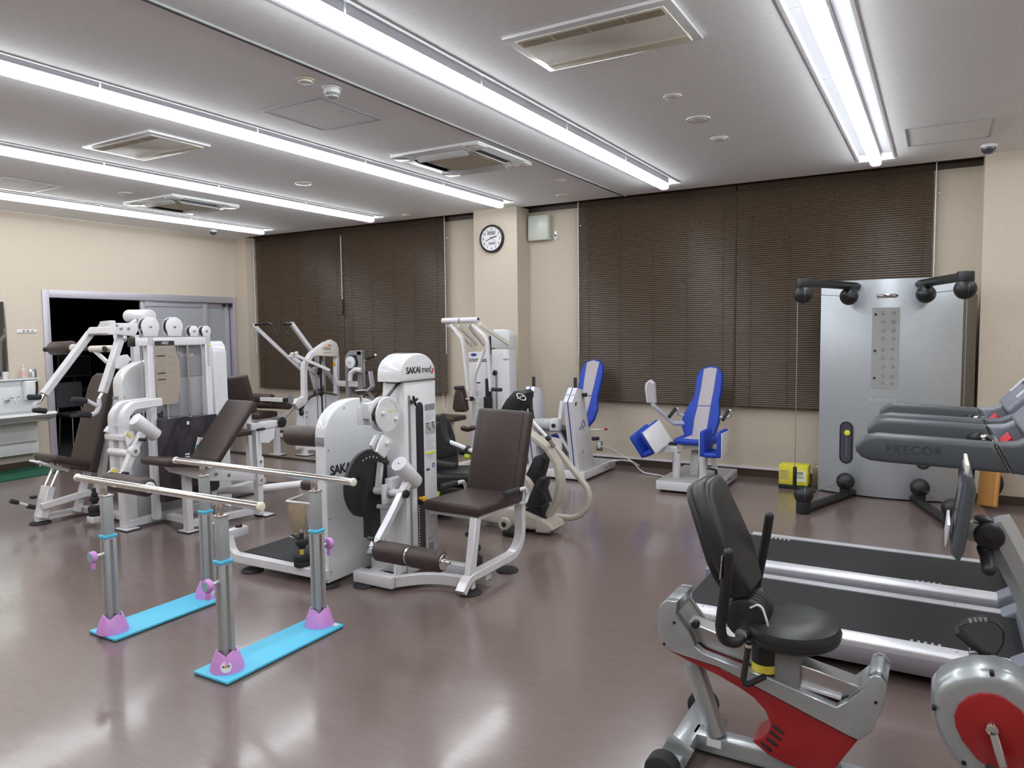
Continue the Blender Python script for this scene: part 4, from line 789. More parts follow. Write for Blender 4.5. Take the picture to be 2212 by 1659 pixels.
if max(v.y for v in g.v) < YN+0.01:
    for v in g.v: v.y += 0.04
sh = g.build('body_shell', 'silver', t)
g = G(); g.pr3(side(inner+front+low+rear), (0, 1, 0), 0.04, 0.003, 1)
for v in g.v: v.y += YFAR-YN
g.build('body_shell', 'silver', t)
for nm, pts in (('rear_cap', [(1438, 1297), (1463, 1300), (1460, 1328), (1489, 1369), (1501, 1397), (1438, 1402), (1425, 1381), (1419, 1349), (1419, 1328), (1424, 1308)]), ('front_cap', [(1868, 1488), (1876, 1464), (1890, 1459), (1903, 1463), (1916, 1483), (1914, 1500), (1904, 1538), (1881, 1584), (1856, 1600), (1830, 1589), (1830, 1516)])):
    g = G(); P_ = side(pts); g.pr3([p+V((0, (YFAR-YN)/2, 0)) for p in P_], (0, 1, 0), YFAR-YN+0.004, 0.006, 2); g.build(nm, 'silver', t)
for a, b in ((1457, 1345), (1435, 1391), (1892, 1517)): p = Y(a, b, YN); G().cyl(p+V((0, -0.003, 0)), p+V((0, 0.01, 0)), 0.006, 12).build('screw', 'black', sh)
redp = [(1435, 1400), (1476, 1417), (1552, 1442), (1653, 1495), (1754, 1549), (1830, 1589), (1853, 1600), (1830, 1628), (1795, 1672), (1740, 1668), (1690, 1648), (1658, 1630), (1625, 1602), (1648, 1592), (1660, 1578), (1664, 1564), (1653, 1536), (1628, 1508), (1600, 1488), (1552, 1460), (1489, 1430)]
g = G(); g.pr3([p+V((0, 0.075, 0)) for p in side(redp, YN+0.012)], (0, 1, 0), 0.15, 0.012, 3); rd = g.build('red_fairing', 'red', t)
for k, (a, b) in enumerate(((1681, 1576), (1675, 1589), (1668, 1603), (1655, 1613))):
    p = Y(a, b, YN+0.011); g = G(); g.obox(p, (0.045, 0.004, 0.012), Matrix.Rotation(math.radians(30), 3, 'Y'), 0.004); g.build('vent_slot', 'lettering', rd)
ra, rb = Y(1478, 1350, 2.76), Y(1866, 1498, 2.76)
g = G(); g.bar(ra, rb, 0.085, 0.075, (0, 0, 1), 0.004); rl = g.build('seat_rail', 'steel', t)
p = Y(1505, 1345, 2.70); G().cyl(p, p+V((0, -0.03, 0.0)), 0.015, 14, 0.004).build('rail_knob', 'black', t)
g = G(); g.bar(Y(1700, 1470, 2.71), Y(1818, 1508, 2.71), 0.02, 0.015, (0, 0, 1), 0.003); g.build('inner_rail', 'alulight', t)
# seat carriage
p = Y(1690, 1435, 2.72); g = G(); g.cyl(p+V((-0.06, 0, -0.07)), p+V((-0.06, 0, 0.07)), 0.048, 24, 0.006); g.build('seat_damper', 'black', t); G().lathe([(0.0485, -0.03), (0.0485, 0.0)], p+V((-0.06, 0, 0.0)), (0, 0, 1), 24).build('warning_sticker', 'labelyellow', t)
g = G(); g.obox(Y(1705, 1430, 2.74), (0.09, 0.10, 0.16), None, 0.006); g.build('seat_carriage', 'letgrey', t)
g = G(); c = Y(1707, 1352, 2.77)
g.lathe([(0, -0.05), (0.150, -0.05), (0.182, -0.032), (0.190, -0.005), (0.180, 0.022), (0.150, 0.036), (0.08, 0.040), (0, 0.038)], c, (0, 0, 1), 40, up=(0, 1, 0), sx=0.92, sy=1.0); g.build('seat', 'blackleather', t)
G().lathe([(0.192, -0.012), (0.192, -0.008)], c, (0, 0, 1), 40, up=(0, 1, 0), sx=0.92).build('seat_seam', 'lettering', t)
# backrest: wide rounded pad seen from behind its left edge
yb_ = 2.76; q = [(1452, 1100), (1512, 1045), (1545, 1290)]
tb, bb_ = V((-0.765, yb_, 1.085)), V((-0.60, yb_, 0.675)); ax = (tb-bb_); Rb = basis(ax, (1, 0, 0)); L_ = ax.length
pts = [(-0.10, -L_/2), (0.10, -L_/2), (0.155, -L_/2+0.10), (0.165, -L_/2+0.16), (0.12, L_/2-0.05), (0.09, L_/2-0.012), (0.05, L_/2), (-0.05, L_/2), (-0.09, L_/2-0.012), (-0.12, L_/2-0.05), (-0.165, -L_/2+0.16), (-0.155, -L_/2+0.10)]
o = (tb+bb_)/2; g = G(); g.prism(pts, o, Rb @ V((1, 0, 0)), Rb @ V((0, 0, 1)), 0.085, 0.028, 4); bkr = g.build('backrest', 'blackleather', t)
g = G(); g.prism([(a*0.94, b*0.97) for a, b in pts], o-(Rb @ V((0, 1, 0)))*0.045, Rb @ V((1, 0, 0)), Rb @ V((0, 0, 1)), 0.03, 0.01, 2); g.build('backrest_shell', 'black', t)
g = G(); g.bar(bb_+V((-0.03, 0, 0.1)), V((-0.60, 2.76, 0.52)), 0.05, 0.03); g.build('backrest_post', 'black', t)
hub = V((-0.585, 2.70, 0.60)); g = G(); g.cyl(hub+V((0, -0.05, 0)), hub+V((0, 0.10, 0)), 0.075, 32, 0.012); g.build('cable_reel', 'black', t); 
for k in range(3): G().lathe([(0.0765, 0), (0.079, 0.004), (0.0765, 0.008)], hub+V((0, -0.02+k*0.03, 0)), (0, 1, 0), 28).build('reel_rib', 'rubber', t)
g = G(); g.tube([hub+V((0.02, -0.055, 0.05)), hub+V((0.06, -0.07, 0.08)), hub+V((0.08, -0.07, 0.02)), hub+V((0.09, -0.04, -0.06))], 0.004, 6, 0.03); g.build('cable', 'label', t)
# side handles
nearh = [Y(1573, 1195, 2.50), Y(1571, 1240, 2.50), Y(1556, 1350, 2.52), Y(1560, 1382, 2.53), Y(1590, 1390, 2.57), Y(1620, 1362, 2.66)]
g = G(); g.tube(nearh, 0.0185, 14, 0.05, rnd=True); g.build('side_handle', 'black', t)
g = G(); g.obox(Y(1559, 1225, 2.488), (0.006, 0.022, 0.085), Matrix.Rotation(math.radians(4), 3, 'Y'), 0.003); g.build('pulse_plate', 'chrome', t)
farh = [Y(1662, 1115, 2.98), Y(1655, 1160, 2.98), Y(1634, 1265, 2.98), Y(1642, 1310, 2.97), Y(1625, 1335, 2.90)]
g = G(); g.tube(farh, 0.0175, 14, 0.04, rnd=True); g.build('side_handle', 'black', t)
g = G(); g.tube([Y(1637, 1270, 2.981), Y(1643, 1312, 2.973), Y(1626, 1337, 2.90)], 0.0178, 14, 0.03); g.build('handle_neck', 'letgrey', t)
g = G(); g.cyl(Y(1600, 1372, 2.60), Y(1630, 1335, 2.86), 0.021, 14); g.build('handle_clamp', 'steel', t)
g = G(); g.tube([Y(1616, 1400, 2.62), Y(1605, 1470, 2.60), Y(1612, 1480, 2.60), Y(1650, 1462, 2.66)], 0.011, 10, 0.02, rnd=True); g.build('seat_lever', 'black', t); p = Y(1618, 1398, 2.62); G().cyl(p, p+V((0, 0, 0.012)), 0.012, 10).build('lever_tip', 'chrome', t)
# frame
g = G(); g.cyl(Y(1497, 1430, 2.755), Y(1548, 1586, 2.755), 0.038, 24); g.build('rear_post', 'silver', t)
g = G(); g.box((-0.80, 2.72, 0.02), (0.75, 2.80, 0.085), 0.008, 2); bt = g.build('base_tube', 'silver', t)
p = Y(1542, 1606, 2.7195); G().obox(p, (0.055, 0.002, 0.03)).build('sticker', 'label', bt)
g = G(); g.box((-0.86, 2.50, 0.03), (-0.775, 3.02, 0.085), 0.008, 2); g.build('rear_stabiliser', 'silver', t)
for y0 in (2.47, 3.0): G().cyl((-0.83, y0-0.035, 0.062), (-0.83, y0+0.035, 0.062), 0.062, 28, 0.012).build('wheel', 'rubber', t)
g = G(); g.obox((-0.80, 2.555, 0.10), (0.10, 0.02, 0.07), Matrix.Rotation(math.radians(25), 3, 'Y'), 0.004); g.build('wheel_bracket', 'silver', t)
# drive housing
fp = [(2010, 1506), (2012, 1475), (2030, 1452), (2055, 1437), (2099, 1426), (2152, 1428), (2180, 1437), (2235, 1470), (2300, 1540), (2330, 1620), (2300, 1700), (2200, 1720), (2120, 1700), (2080, 1653), (2055, 1619), (2027, 1572), (2014, 1535)]
g = G(); g.pr3([p+V((0, 0.0, 0)) for p in side(fp, 2.74)], (0, 1, 0), 0.16, 0.04, 4); dh = g.build('drive_housing', 'silver', t)
dp = [(2061, 1547), (2070, 1524), (2092, 1505), (2124, 1497), (2165, 1505), (2205, 1535), (2240, 1580), (2255, 1630), (2240, 1675), (2200, 1690), (2150, 1670), (2110, 1640), (2078, 1600), (2064, 1570)]
g = G(); g.pr3([p+V((0, 0.006, 0)) for p in side(dp, 2.652)], (0, 1, 0), 0.016, 0.005, 2); g.build('red_disc', 'red', t)
for a, b in ((2018, 1530), (2143, 1456), (2082, 1648)): p = Y(a, b, 2.66); G().cyl(p+V((0, -0.004, 0)), p+V((0, 0.02, 0)), 0.007, 12).build('screw', 'black', dh)
cc = Y(2143, 1575, 2.635); ce = Y(2168, 1660, 2.60); G().cyl(cc+V((0, -0.012, 0)), cc+V((0, 0.02, 0)), 0.018, 20, 0.004).build('crank_hub', 'chrome', t); g = G(); g.bar(cc, ce, 0.024, 0.014, (0, 1, 0), 0.004); g.build('crank', 'steel', t)
g = G(); g.obox(ce+V((0.0, -0.06, -0.01)), (0.10, 0.09, 0.022), Matrix.Rotation(math.radians(20), 3, 'Y'), 0.006); g.build('pedal', 'black', t)
c2 = Y(2146, 1560, 2.87); pe = Y(2103, 1410, 2.90); g = G(); g.bar(c2, pe, 0.024, 0.014, (0, 1, 0), 0.004); g.build('crank', 'chrome', t); G().cyl(pe+V((0, -0.02, 0)), pe+V((0, 0.02, 0)), 0.015, 16, 0.003).build('pedal_nut', 'chrome', t)
g = G(); g.obox(Y(2098, 1385, 2.93), (0.115, 0.085, 0.022), Matrix.Rotation(math.radians(38), 3, 'Y'), 0.007); g.build('pedal', 'black', t)
st = [Y(2074, 1348, 2.93), Y(2090, 1340, 2.93), Y(2125, 1334, 2.93), Y(2150, 1340, 2.93), Y(2168, 1360, 2.93), Y(2166, 1385, 2.93), Y(2150, 1410, 2.93), Y(2128, 1420, 2.93)]
g = G(); g.rpath(st, 0.05, 0.005, (0, 0, 1), 0.02); g.build('pedal_strap', 'black', t)
g = G()
for a, b in ((2096, 1341), (2107, 1339), (2118, 1338), (2129, 1338)): g.obox(Y(a, b, 2.904), (0.009, 0.002, 0.014), Matrix.Rotation(math.radians(-20), 3, 'Y'))
g.build('strap_holes', 'labelgrey', t, kind='stuff')
# mast and console
g = G(); g.rpath([Y(2145, 1125, 2.75), Y(2160, 1150, 2.75), Y(2220, 1265, 2.75), Y(2275, 1400, 2.75), Y(2290, 1470, 2.75)], 0.085, 0.10, (1, 0, 0), 0.15, 0.03); g.build('mast', 'silver', t)
g = G(); g.pr3([Y(2088, 1122, 2.75), Y(2145, 1135, 2.75), Y(2150, 1165, 2.75), Y(2135, 1175, 2.75), Y(2082, 1160, 2.75)], (0, 1, 0), 0.06, 0.004); g.build('console_bracket', 'silver', t)
p = Y(2137, 1158, 2.71); G().cyl(p+V((0, -0.018, 0)), p+V((0, 0.09, 0)), 0.042, 28, 0.010).build('tilt_knob', 'black', t); G().cyl(p+V((0, -0.02, 0)), p+V((0, -0.015, 0)), 0.016, 16, 0.002).build('tilt_knob_cap', 'black', t)
g = G(); g.pr3([Y(2102, 1118, 2.75), Y(2125, 1113, 2.75), Y(2148, 1122, 2.75), Y(2140, 1134, 2.75)], (0, 1, 0), 0.062, 0.006); g.build('bracket_cover', 'black', t)
a, b = Y(2072, 1010, 2.75), Y(2056, 1175, 2.75); dp_ = [Y(2082, 1008, 2.75), Y(2097, 1012, 2.75), Y(2106, 1042, 2.75), Y(2092, 1110, 2.75), Y(2080, 1170, 2.75), Y(2068, 1192, 2.75), Y(2052, 1168, 2.75), Y(2058, 1140, 2.75)]
g = G(); g.pr3(dp_, (0, 1, 0), 0.30, 0.012, 2); cn = g.build('console', 'darkbody', t)
g = G(); g.pr3([Y(2080, 1009, 2.75), Y(2084, 1009, 2.75), Y(2058, 1150, 2.75), Y(2054, 1150, 2.75)], (0, 1, 0), 0.28, 0.001); g.build('console_screen', 'lens', cn)
g = G(); g.pr3([Y(2084, 991, 2.75), Y(2092, 992, 2.75), Y(2090, 1012, 2.75), Y(2083, 1011, 2.75)], (0, 1, 0), 0.24, 0.002); g.build('paper_ledge', 'cream', cn)
g = G(); g.pr3([Y(2046, 1117, 2.75), Y(2052, 1117, 2.75), Y(2048, 1150, 2.75), Y(2042, 1165, 2.75), Y(2040, 1160, 2.75)], (0, 1, 0), 0.22, 0.002); g.build('book_holder', 'alulight', cn)
g = G(); g.tube([Y(2126, 1185, 2.72), Y(2132, 1200, 2.70), Y(2136, 1230, 2.62)], 0.021, 14, 0.01, rnd=True); g.build('front_grip', 'black', t)
g = G(); g.tube([Y(2126, 1180, 2.75), Y(2126, 1186, 2.71)], 0.014, 12); g.build('grip_joint', 'chrome', t)
# ================================================================ silver cable panel machine
t = thing('cable_trainer', 'tall silver cable training panel with four black pulley arms', 'exercise machine', (-0.42, 7.95, 0))
kx0, kx1 = -1.04, 0.175; n_ = 16; g = G(); vs = []
prof = []
for i in range(n_+1):
    s_ = i/n_; x_ = kx0+(kx1-kx0)*s_; prof.append((x_, 7.92-0.13*(1-(2*s_-1)**2)))
poly = prof + [(kx1, 8.0), (kx0, 8.0)]
g.prism(poly, (0, 0, 0.012), (1, 0, 0), (0, 1, 0), 2.09, 0.006, 2, both=False); pan = g.build('front_panel', 'kinpanel', t)
G().box((kx0+0.03, 7.99, 0.01), (kx1-0.03, 8.12, 2.06), 0.01).build('rear_body', 'bronze', t)
g = G(); g.prism([(0.165, 7.95), (0.185, 7.945), (0.285, 8.03), (0.275, 8.045)], (0, 0, 0.01), (1, 0, 0), (0, 1, 0), 1.93, 0.003, both=False); g.build('recess_shade', 'bronze', t)  # dark strip standing in for the shaded wall recess beside the panel
def kf(x_): s_ = (x_-kx0)/(kx1-kx0); return 7.92-0.13*(1-(2*s_-1)**2)
def kslope(x_): e = 0.01; return V((2*e, kf(x_+e)-kf(x_-e), 0)).normalized()
yy = kf(-0.45)
g = G(); w2, z0, z1 = 0.118, 1.068, 1.834; g.prism([(x_, kf(x_)-0.002) for x_ in [-0.45-w2+i*w2/4 for i in range(9)]]+[(x_, kf(x_)+0.002) for x_ in [-0.45+w2-i*w2/4 for i in range(9)]], (0, 0, z0), (1, 0, 0), (0, 1, 0), z1-z0, both=False); ps = g.build('exercise_chart', 'poster', pan)
random.seed(3); 
for blk, (zt_, zb_, nr) in enumerate(((1.82, 1.50, 4), (1.475, 1.235, 3), (1.215, 1.08, 2))):
    for r_ in range(nr):
        zc = zt_-(zt_-zb_)*(r_+0.5)/nr
        for cx in (0.10, 0.18):
            g = G(); o = V((-0.45-w2+cx, 0, zc)); o.y = kf(o.x)-0.0035; ln = 0.022
            for q in range(4):
                a0 = random.uniform(0, 6.28); g.tube([o+V((ln*math.cos(a0), 0, ln*math.sin(a0))), o+V((ln*0.3*math.cos(a0+1), 0, ln*0.3*math.sin(a0+1))), o+V((ln*math.cos(a0+2), 0, ln*math.sin(a0+2)))], 0.0014, 4)
            g.build('chart_figure', 'letgrey', ps)
    G().obox((-0.45-w2+0.03, kf(-0.53)-0.004, zt_-0.05), (0.022, 0.001, 0.022)).build('chart_heading', 'lettering', ps)
    text(('UPPER BODY', 'TRUNK', 'LOWER BODY')[blk], (-0.45-w2+0.01, kf(-0.55)-0.0035, zt_-0.008), kslope(-0.55), (0, 0, 1), 0.014, 'lettering', 'chart_title', ps) if False else None
lines('chart_rule', [(0.0, 1.49, 0.23, 0.0015)], (-0.45-w2, kf(-0.57)-0.003, 0), kslope(-0.5), (0, 0, 1), 'letgrey', ps); lines('chart_rule', [(0.0, 1.225, 0.23, 0.0015)], (-0.45-w2, kf(-0.57)-0.003, 0), kslope(-0.5), (0, 0, 1), 'letgrey', ps)
G().obox((-0.445, kf(-0.445)-0.004, 1.945), (0.165, 0.01, 0.036), None, 0.004).build('badge', 'chrome', pan); text('TECHNOGYM', (-0.445, kf(-0.445)-0.0095, 1.935), (1, 0, 0), (0, 0, 1), 0.03, 'lettering', 'badge_letters', pan, 'CENTER', bold=0.0008)
text('KINESIS', (-0.46, kf(-0.46)-0.0015, 0.945), (1, 0, 0), (0, 0, 1), 0.036, 'label', 'panel_letters', pan, 'CENTER', sp=1.9)
for xc, mirror_ in ((-0.775, 1), (-0.11, -1)):
    d = kslope(xc); nrm = V((-d.y, d.x, 0)); nrm = nrm if nrm.y < 0 else -nrm; o = V((xc, kf(xc), 0))+nrm*0.003; r_ = 0.062
    pts = [(r_*math.cos(math.radians(a)), 0.73-r_+r_*math.sin(math.radians(a))) for a in range(0, 181, 15)]+[(r_*math.cos(math.radians(a)), 0.315+r_+r_*math.sin(math.radians(a))) for a in range(180, 361, 15)]
    g = G(); g.prism(pts, o, d, (0, 0, 1), 0.012); g.build('weight_selector', 'black', pan)
    pts2 = [(a*0.78, 0.5225+(b-0.5225)*0.93) for a, b in pts]; g = G(); g.prism(pts2, o+nrm*0.004, d, (0, 0, 1), 0.008); g.build('selector_slot', 'lens', pan)
    c = o+V((0.012, 0, 0.62)); G().cyl(c, c+nrm*0.02, 0.028, 24, 0.004).build('selector_button', 'yellow', pan)
    g = G()
    for k in range(14): g.obox(o+nrm*0.0085+d*0.006+V((0, 0, 0.385+k*0.0145)), (0.012, 0.002, 0.003), basis((0, 0, 1), nrm))
    g.build('selector_ticks', 'labelgrey', pan, kind='stuff')
def karm(inn, out, low, lab):
    inn, out = V(inn), V(out); zr = 0.035 if low else 2.045
    a, b = V((inn.x, inn.y, zr+ (0.0))), V((out.x, out.y, zr))
    d = (b-a).normalized(); g = G(); g.rpath([a-d*0.06, a, b], 0.085, 0.07, (0, 0, 1), 0, 0.025); arm = g.build('pulley_arm', 'black', t)
    for nm, p in (('inner', a+d*0.13), ('outer', b)):
        s_ = 1 if low else -1; zb = 0.165 if low else 1.945
        if nm == 'outer': G().cyl((p.x, p.y, 0.0 if low else 2.085), (p.x, p.y, 0.12 if low else 1.99), 0.062, 24, 0.008).build('arm_head', 'black', t)
        else: G().cyl((p.x, p.y, zr), (p.x, p.y, zb-s_*0.04), 0.05, 24).build('arm_neck', 'black', t)
        g = G(); g.ball((p.x, p.y, zb), 0.083, 28, 16); g.build('pulley_ball', 'black', t)
        G().lathe([(0.084, -0.003), (0.0845, 0), (0.084, 0.003)], (p.x, p.y, zb), V((1, 0.3, 0)) if nm == 'outer' else V((0.2, 0, 1)), 28).build('ball_seam', 'lens', t)
    pi = a+d*0.13; zb = 0.165 if low else 1.945; e = V((pi.x, pi.y, zb)); f = V((b.x, b.y, zb)); k = (f-e).normalized()
    G().tube([e+k*0.08, f-k*0.08], 0.003, 6).build('cable', 'steel', t); st_ = e+k*0.095 if not low else f-k*0.20; G().cyl(st_, st_+k*0.085, 0.016, 12, 0.004, r2=0.010).build('cable_grip', 'black', t)
karm((-0.72, 7.80, 0), (-1.045, 6.86, 0), False, ''); karm((-0.17, 7.80, 0), (0.16, 6.90, 0), False, ''); karm((-0.72, 7.80, 0), (-1.02, 6.88, 0), True, ''); karm((-0.17, 7.80, 0), (0.12, 6.90, 0), True, '')
px_, py_ = -1.09, 6.84
G().cyl((px_, py_, 0.235), (px_, py_, 1.90), 0.0035, 6).build('cable', 'steel', t); G().cyl((px_, py_, 0.23), (px_, py_, 0.42), 0.017, 14, 0.005).build('cable_grip', 'black', t)
px_, py_ = 0.175, 6.93
G().cyl((px_, py_, 0.235), (px_, py_, 1.90), 0.0035, 6).build('cable', 'steel', t)
# ---------------------------------------------------------------- small things by the wall
t = thing('yellow_box', 'yellow carton with printed labels behind the black pulley arm', 'box', (-1.26, 7.95, 0))
G().box((-1.41, 7.86, 0.045), (-1.13, 8.06, 0.245), 0.006).build('carton', 'yellow', t); G().box((-1.41, 7.865, 0.0), (-1.13, 8.055, 0.045), 0.004).build('black_tray', 'black', t)
for x0, z0, w_, h_, m_ in ((-1.40, 0.07, 0.10, 0.13, 'labelyellow'), (-1.24, 0.085, 0.095, 0.115, 'ivory')): G().box((x0, 7.857, z0), (x0+w_, 7.861, z0+h_)).build('printed_label', m_, t)
lines('label_print', [(0.005+0.012*k, 0.16, 0.007, 0.025) for k in range(5)]+[(0.005, 0.145-0.013*k, 0.06, 0.004) for k in range(3)], (-1.235, 7.8568, 0), (1, 0, 0), (0, 0, 1), 'lettering', t)['kind'] = 'stuff'
lines('label_print', [(0.008, 0.185-0.014*k, 0.08-0.01*(k % 3), 0.005) for k in range(7)], (-1.40, 7.8568, 0), (1, 0, 0), (0, 0, 1), 'letgrey', t)['kind'] = 'stuff'
t = thing('cardboard_box', 'small brown cardboard box beside the yellow carton', 'box', (-1.08, 8.1, 0)); G().box((-1.125, 8.13, 0), (-1.0, 8.33, 0.20), 0.004).build('carton', 'cardboard', t); G().box((-1.10, 8.15, 0.2), (-1.03, 8.23, 0.2015)).build('shipping_label', 'label', t)
t = thing('balance_board', 'wooden board with a black half ball leaning on the right pier', 'balance board', (0.36, 7.90, 0))
g = G(); a, b = V((0.40, 7.80, 0.02)), V((0.44, 7.93, 0.62)); g.bar(a, b, 0.42, 0.03, (-1, 0, 0), 0.012, 3)
g = G(); dz = (b-a); R = basis(dz, (-0.95, -0.3, 0)); g.obox((a+b)/2, (0.40, 0.035, dz.length), R, 0.015, 3); g.build('board', 'wood', t)
n_ = R @ V((0, -1, 0)); c = a+dz*0.34+n_*0.02; g = G(); g.lathe([(0.115, 0), (0.11, 0.03), (0.09, 0.06), (0.05, 0.08), (0, 0.086)], c, n_, 28); g.build('half_ball', 'rubber', t)
# ================================================================ blue and white pneumatic machines by the right window
def PLN(px, py, o, n): d = ray(px, py); n = V(n); return CO + d*((V(o)-CO).dot(n)/d.dot(n))
def bluepad(t, outline, stripe, o, n, th=0.07):
    n = V(n).normalized(); P_ = [PLN(a, b, o, n) for a, b in outline]
    g = G(); g.pr3([p-n*th/2*0 for p in P_], n, th, 0.02, 3); bk = g.build('backrest', 'blue', t)
    for st in stripe:
        g = G(); g.pr3([PLN(a, b, V(o)+n*(th/2+0.001), n) for a, b in st], n, 0.006, 0.001, 1); g.build('backrest_stripe', 'padgrey', bk)
    return bk
t = thing('hip_adductor_machine', 'white hip machine with tall blue seat and two blue leg cushions', 'exercise machine', (-2.19, 7.6, 0))
g = G(); g.box((-2.475, 7.13, 0.025), (-1.885, 8.10, 0.115), 0.004); bs = g.build('base', 'white', t)
G().box((-2.47, 7.135, 0.115), (-1.89, 8.095, 0.119)).build('base_top', 'basegrey', bs)
for xx in (-2.42, -1.94):
    for yy in (7.2, 8.02): G().cyl((xx, yy, 0), (xx, yy, 0.03), 0.03, 16).build('foot', 'rubber', t)
text('Adductor Abductor', (-1.8845, 7.46, 0.055), (0, 1, 0), (0, 0, 1), 0.05, 'bluestripe', 'lettering', bs, shear=0.2)
on = V((0, -0.93, 0.30)).normalized(); oo = V((-2.2, 7.86, 0.7))
out = [(1481, 945), (1472, 917), (1477, 897), (1490, 874), (1500, 857), (1506, 814), (1510, 806), (1519, 796), (1535, 791), (1550, 793), (1559, 802), (1562, 813), (1558, 853), (1554, 866), (1556, 893), (1554, 913), (1544, 943)]
bluepad(t, out, [[(1521, 797), (1535, 793.5), (1549, 796), (1542, 840), (1535, 876), (1507, 876), (1514, 840)], [(1507, 877.5), (1535, 877.5), (1524, 943), (1495, 943), (1500, 905)]], oo, on)
g = G(); cushion(g, (-2.19, 7.60, 0.485), (0.40, 0.38, 0.06), None, 0.024); st_ = g.build('seat', 'blue', t); G().box((-2.29, 7.45, 0.512), (-2.11, 7.76, 0.518), 0.002).build('seat_stripe', 'padgrey', st_)
g = G(); g.box((-2.30, 7.46, 0.40), (-2.07, 7.74, 0.455), 0.005); g.build('seat_bracket', 'basegrey', t)
g = G(); g.prism([(-0.05, 0.12), (0.10, 0.12), (0.16, 0.42), (0.05, 0.42)], (-2.20, 7.55, 0), (0, 1, 0), (0, 0, 1), 0.10, 0.006); g.build('seat_column', 'basegrey', t)
g = G(); g.bar((-2.19, 7.80, 0.40), (-2.19, 8.06, 1.0), 0.07, 0.04); g.build('backrest_post', 'white', t); g = G(); g.bar((-2.08, 7.9, 0.12), (-2.10, 7.85, 0.60), 0.05, 0.05); g.build('rear_strut', 'white', t)
for xx in (-2.34, -2.06):
    G().cyl((xx, 7.38, 0.118), (xx, 7.38, 0.40), 0.042, 24, 0.004).build('pivot_column', 'white', t)
def legcup(M):
    def tr(p): return M @ V(p)
    R = M.to_3x3()
    for xx in (-0.082, 0.082):
        g = G(); g.obox(tr((xx, 0, 0.13)), (0.05, 0.30, 0.26), R, 0.022, 3); g.build('leg_cushion', 'blue', t)
        g = G(); g.obox(tr((xx+math.copysign(0.028, xx), 0, 0.12)), (0.010, 0.29, 0.25), R, 0.003); g.build('cushion_plate', 'white', t)
    g = G(); g.obox(tr((0, 0, 0.02)), (0.14, 0.30, 0.05), R, 0.02, 3); g.build('leg_cushion', 'blue', t)
legcup(Matrix.Translation((-1.925, 7.28, 0.39)))
Ml = Matrix.Translation((-2.50, 7.22, 0.42)) @ Matrix.Rotation(math.radians(-28), 4, 'Z') @ Matrix.Rotation(math.radians(-22), 4, 'Y') @ Matrix.Rotation(math.radians(24), 4, 'X')
legcup(Ml)
g = G(); g.rpath([V((-2.34, 7.38, 0.41)), V((-2.50, 7.30, 0.40)), V((-2.56, 7.22, 0.42))], 0.06, 0.055, (0, 0, 1), 0.03); g.build('leg_arm', 'white', t)
g = G(); g.rpath([V((-2.06, 7.38, 0.40)), V((-1.96, 7.34, 0.38))], 0.06, 0.055, (0, 0, 1)); g.build('leg_arm', 'white', t)
p = Y(1466, 977, 7.27); G().cyl(p, p+V((0, 0.02, 0)), 0.015, 14).build('arm_bolt', 'letgrey', t)
g = G(); g.pr3([Y(1395, 838, 7.5), Y(1397, 827, 7.5), Y(1406, 820, 7.5), Y(1414, 827, 7.5), Y(1417, 870, 7.5), Y(1399, 869, 7.5)], (0, 1, 0), 0.075, 0.006); dsp = g.build('display_box', 'white', t)
g = G(); g.pr3([Y(1396.5, 840, 7.46), Y(1398, 829, 7.46), Y(1404, 824, 7.46), Y(1411, 829, 7.46), Y(1413, 867, 7.46), Y(1399, 867, 7.46)], (0, 1, 0), 0.006); g.build('display_face', 'padgrey', dsp)
g = G(); g.rpath([Y(1410, 870, 7.5), Y(1412, 876, 7.5), Y(1455, 914, 7.62), Y(1475, 914, 7.75)], 0.035, 0.05, (0, 1, 0), 0.02); g.build('display_arm', 'alulight', t)
for a, b, c_ in (((1460, 882), (1445, 901), [(1463, 882), (1466, 895), (1476, 897)]), ((1573, 886), (1561, 908), [(1576, 886), (1580, 897), (1570, 902), (1556, 901)])):
    g = G(); grip(g, Y(a[0], a[1], 7.66), Y(b[0], b[1], 7.55), 0.019); g.build('hand_grip', 'foam', t); g = G(); g.tube([Y(q[0], q[1], 7.68+0.06*i) for i, q in enumerate(c_)], 0.013, 10, 0.03); g.build('grip_tube', 'white', t)
g = G(); g.cyl((-2.30, 7.60, 0.43), (-2.40, 7.60, 0.43), 0.014, 12); g.build('side_grip_tube', 'white', t); g = G(); grip(g, (-2.40, 7.60, 0.43), (-2.50, 7.60, 0.432), 0.018); g.build('side_grip', 'foam', t)
for a, b in (((1463, 1021), (1466, 1027)), ((1547, 1026), (1532, 1027))):
    p = Z(a[0], a[1], 0.125); g = G(); g.cyl(p, p+V((0, 0, 0.05)), 0.014, 12, 0.003); q = p+V((0, 0, 0.05)); g.tube([q, q+V((0.02 if a[0] < 1500 else -0.09, 0, 0.012))], 0.011, 8, rnd=True); g.build('floor_lever', 'black', t)
# ---------------------------------------------------------------- leg press with tall side panels
t = thing('leg_press_machine', 'white leg press with blue striped side panels and blue seat behind', 'exercise machine', (-3.65, 7.65, 0))
g = G(); g.box((-4.12, 7.22, 0.02), (-3.32, 8.12, 0.11), 0.004); bs = g.build('base', 'white', t); G().box((-4.11, 7.23, 0.11), (-3.33, 8.11, 0.114)).build('base_top', 'basegrey', bs)
for xx in (-4.05, -3.4):
    for yy in (7.3, 8.05): G().cyl((xx, yy, 0), (xx, yy, 0.025), 0.03, 16).build('foot', 'rubber', t)
text('Leg Press', (-3.3195, 7.80, 0.05), (0, 1, 0), (0, 0, 1), 0.05, 'letgrey', 'lettering', bs, shear=0.2)
xr = -3.40
pf = [X(1236, 869, xr), X(1252, 1023, xr), X(1284, 1005, xr), X(1262, 855, xr), X(1258, 841, xr), X(1247, 838, xr)]
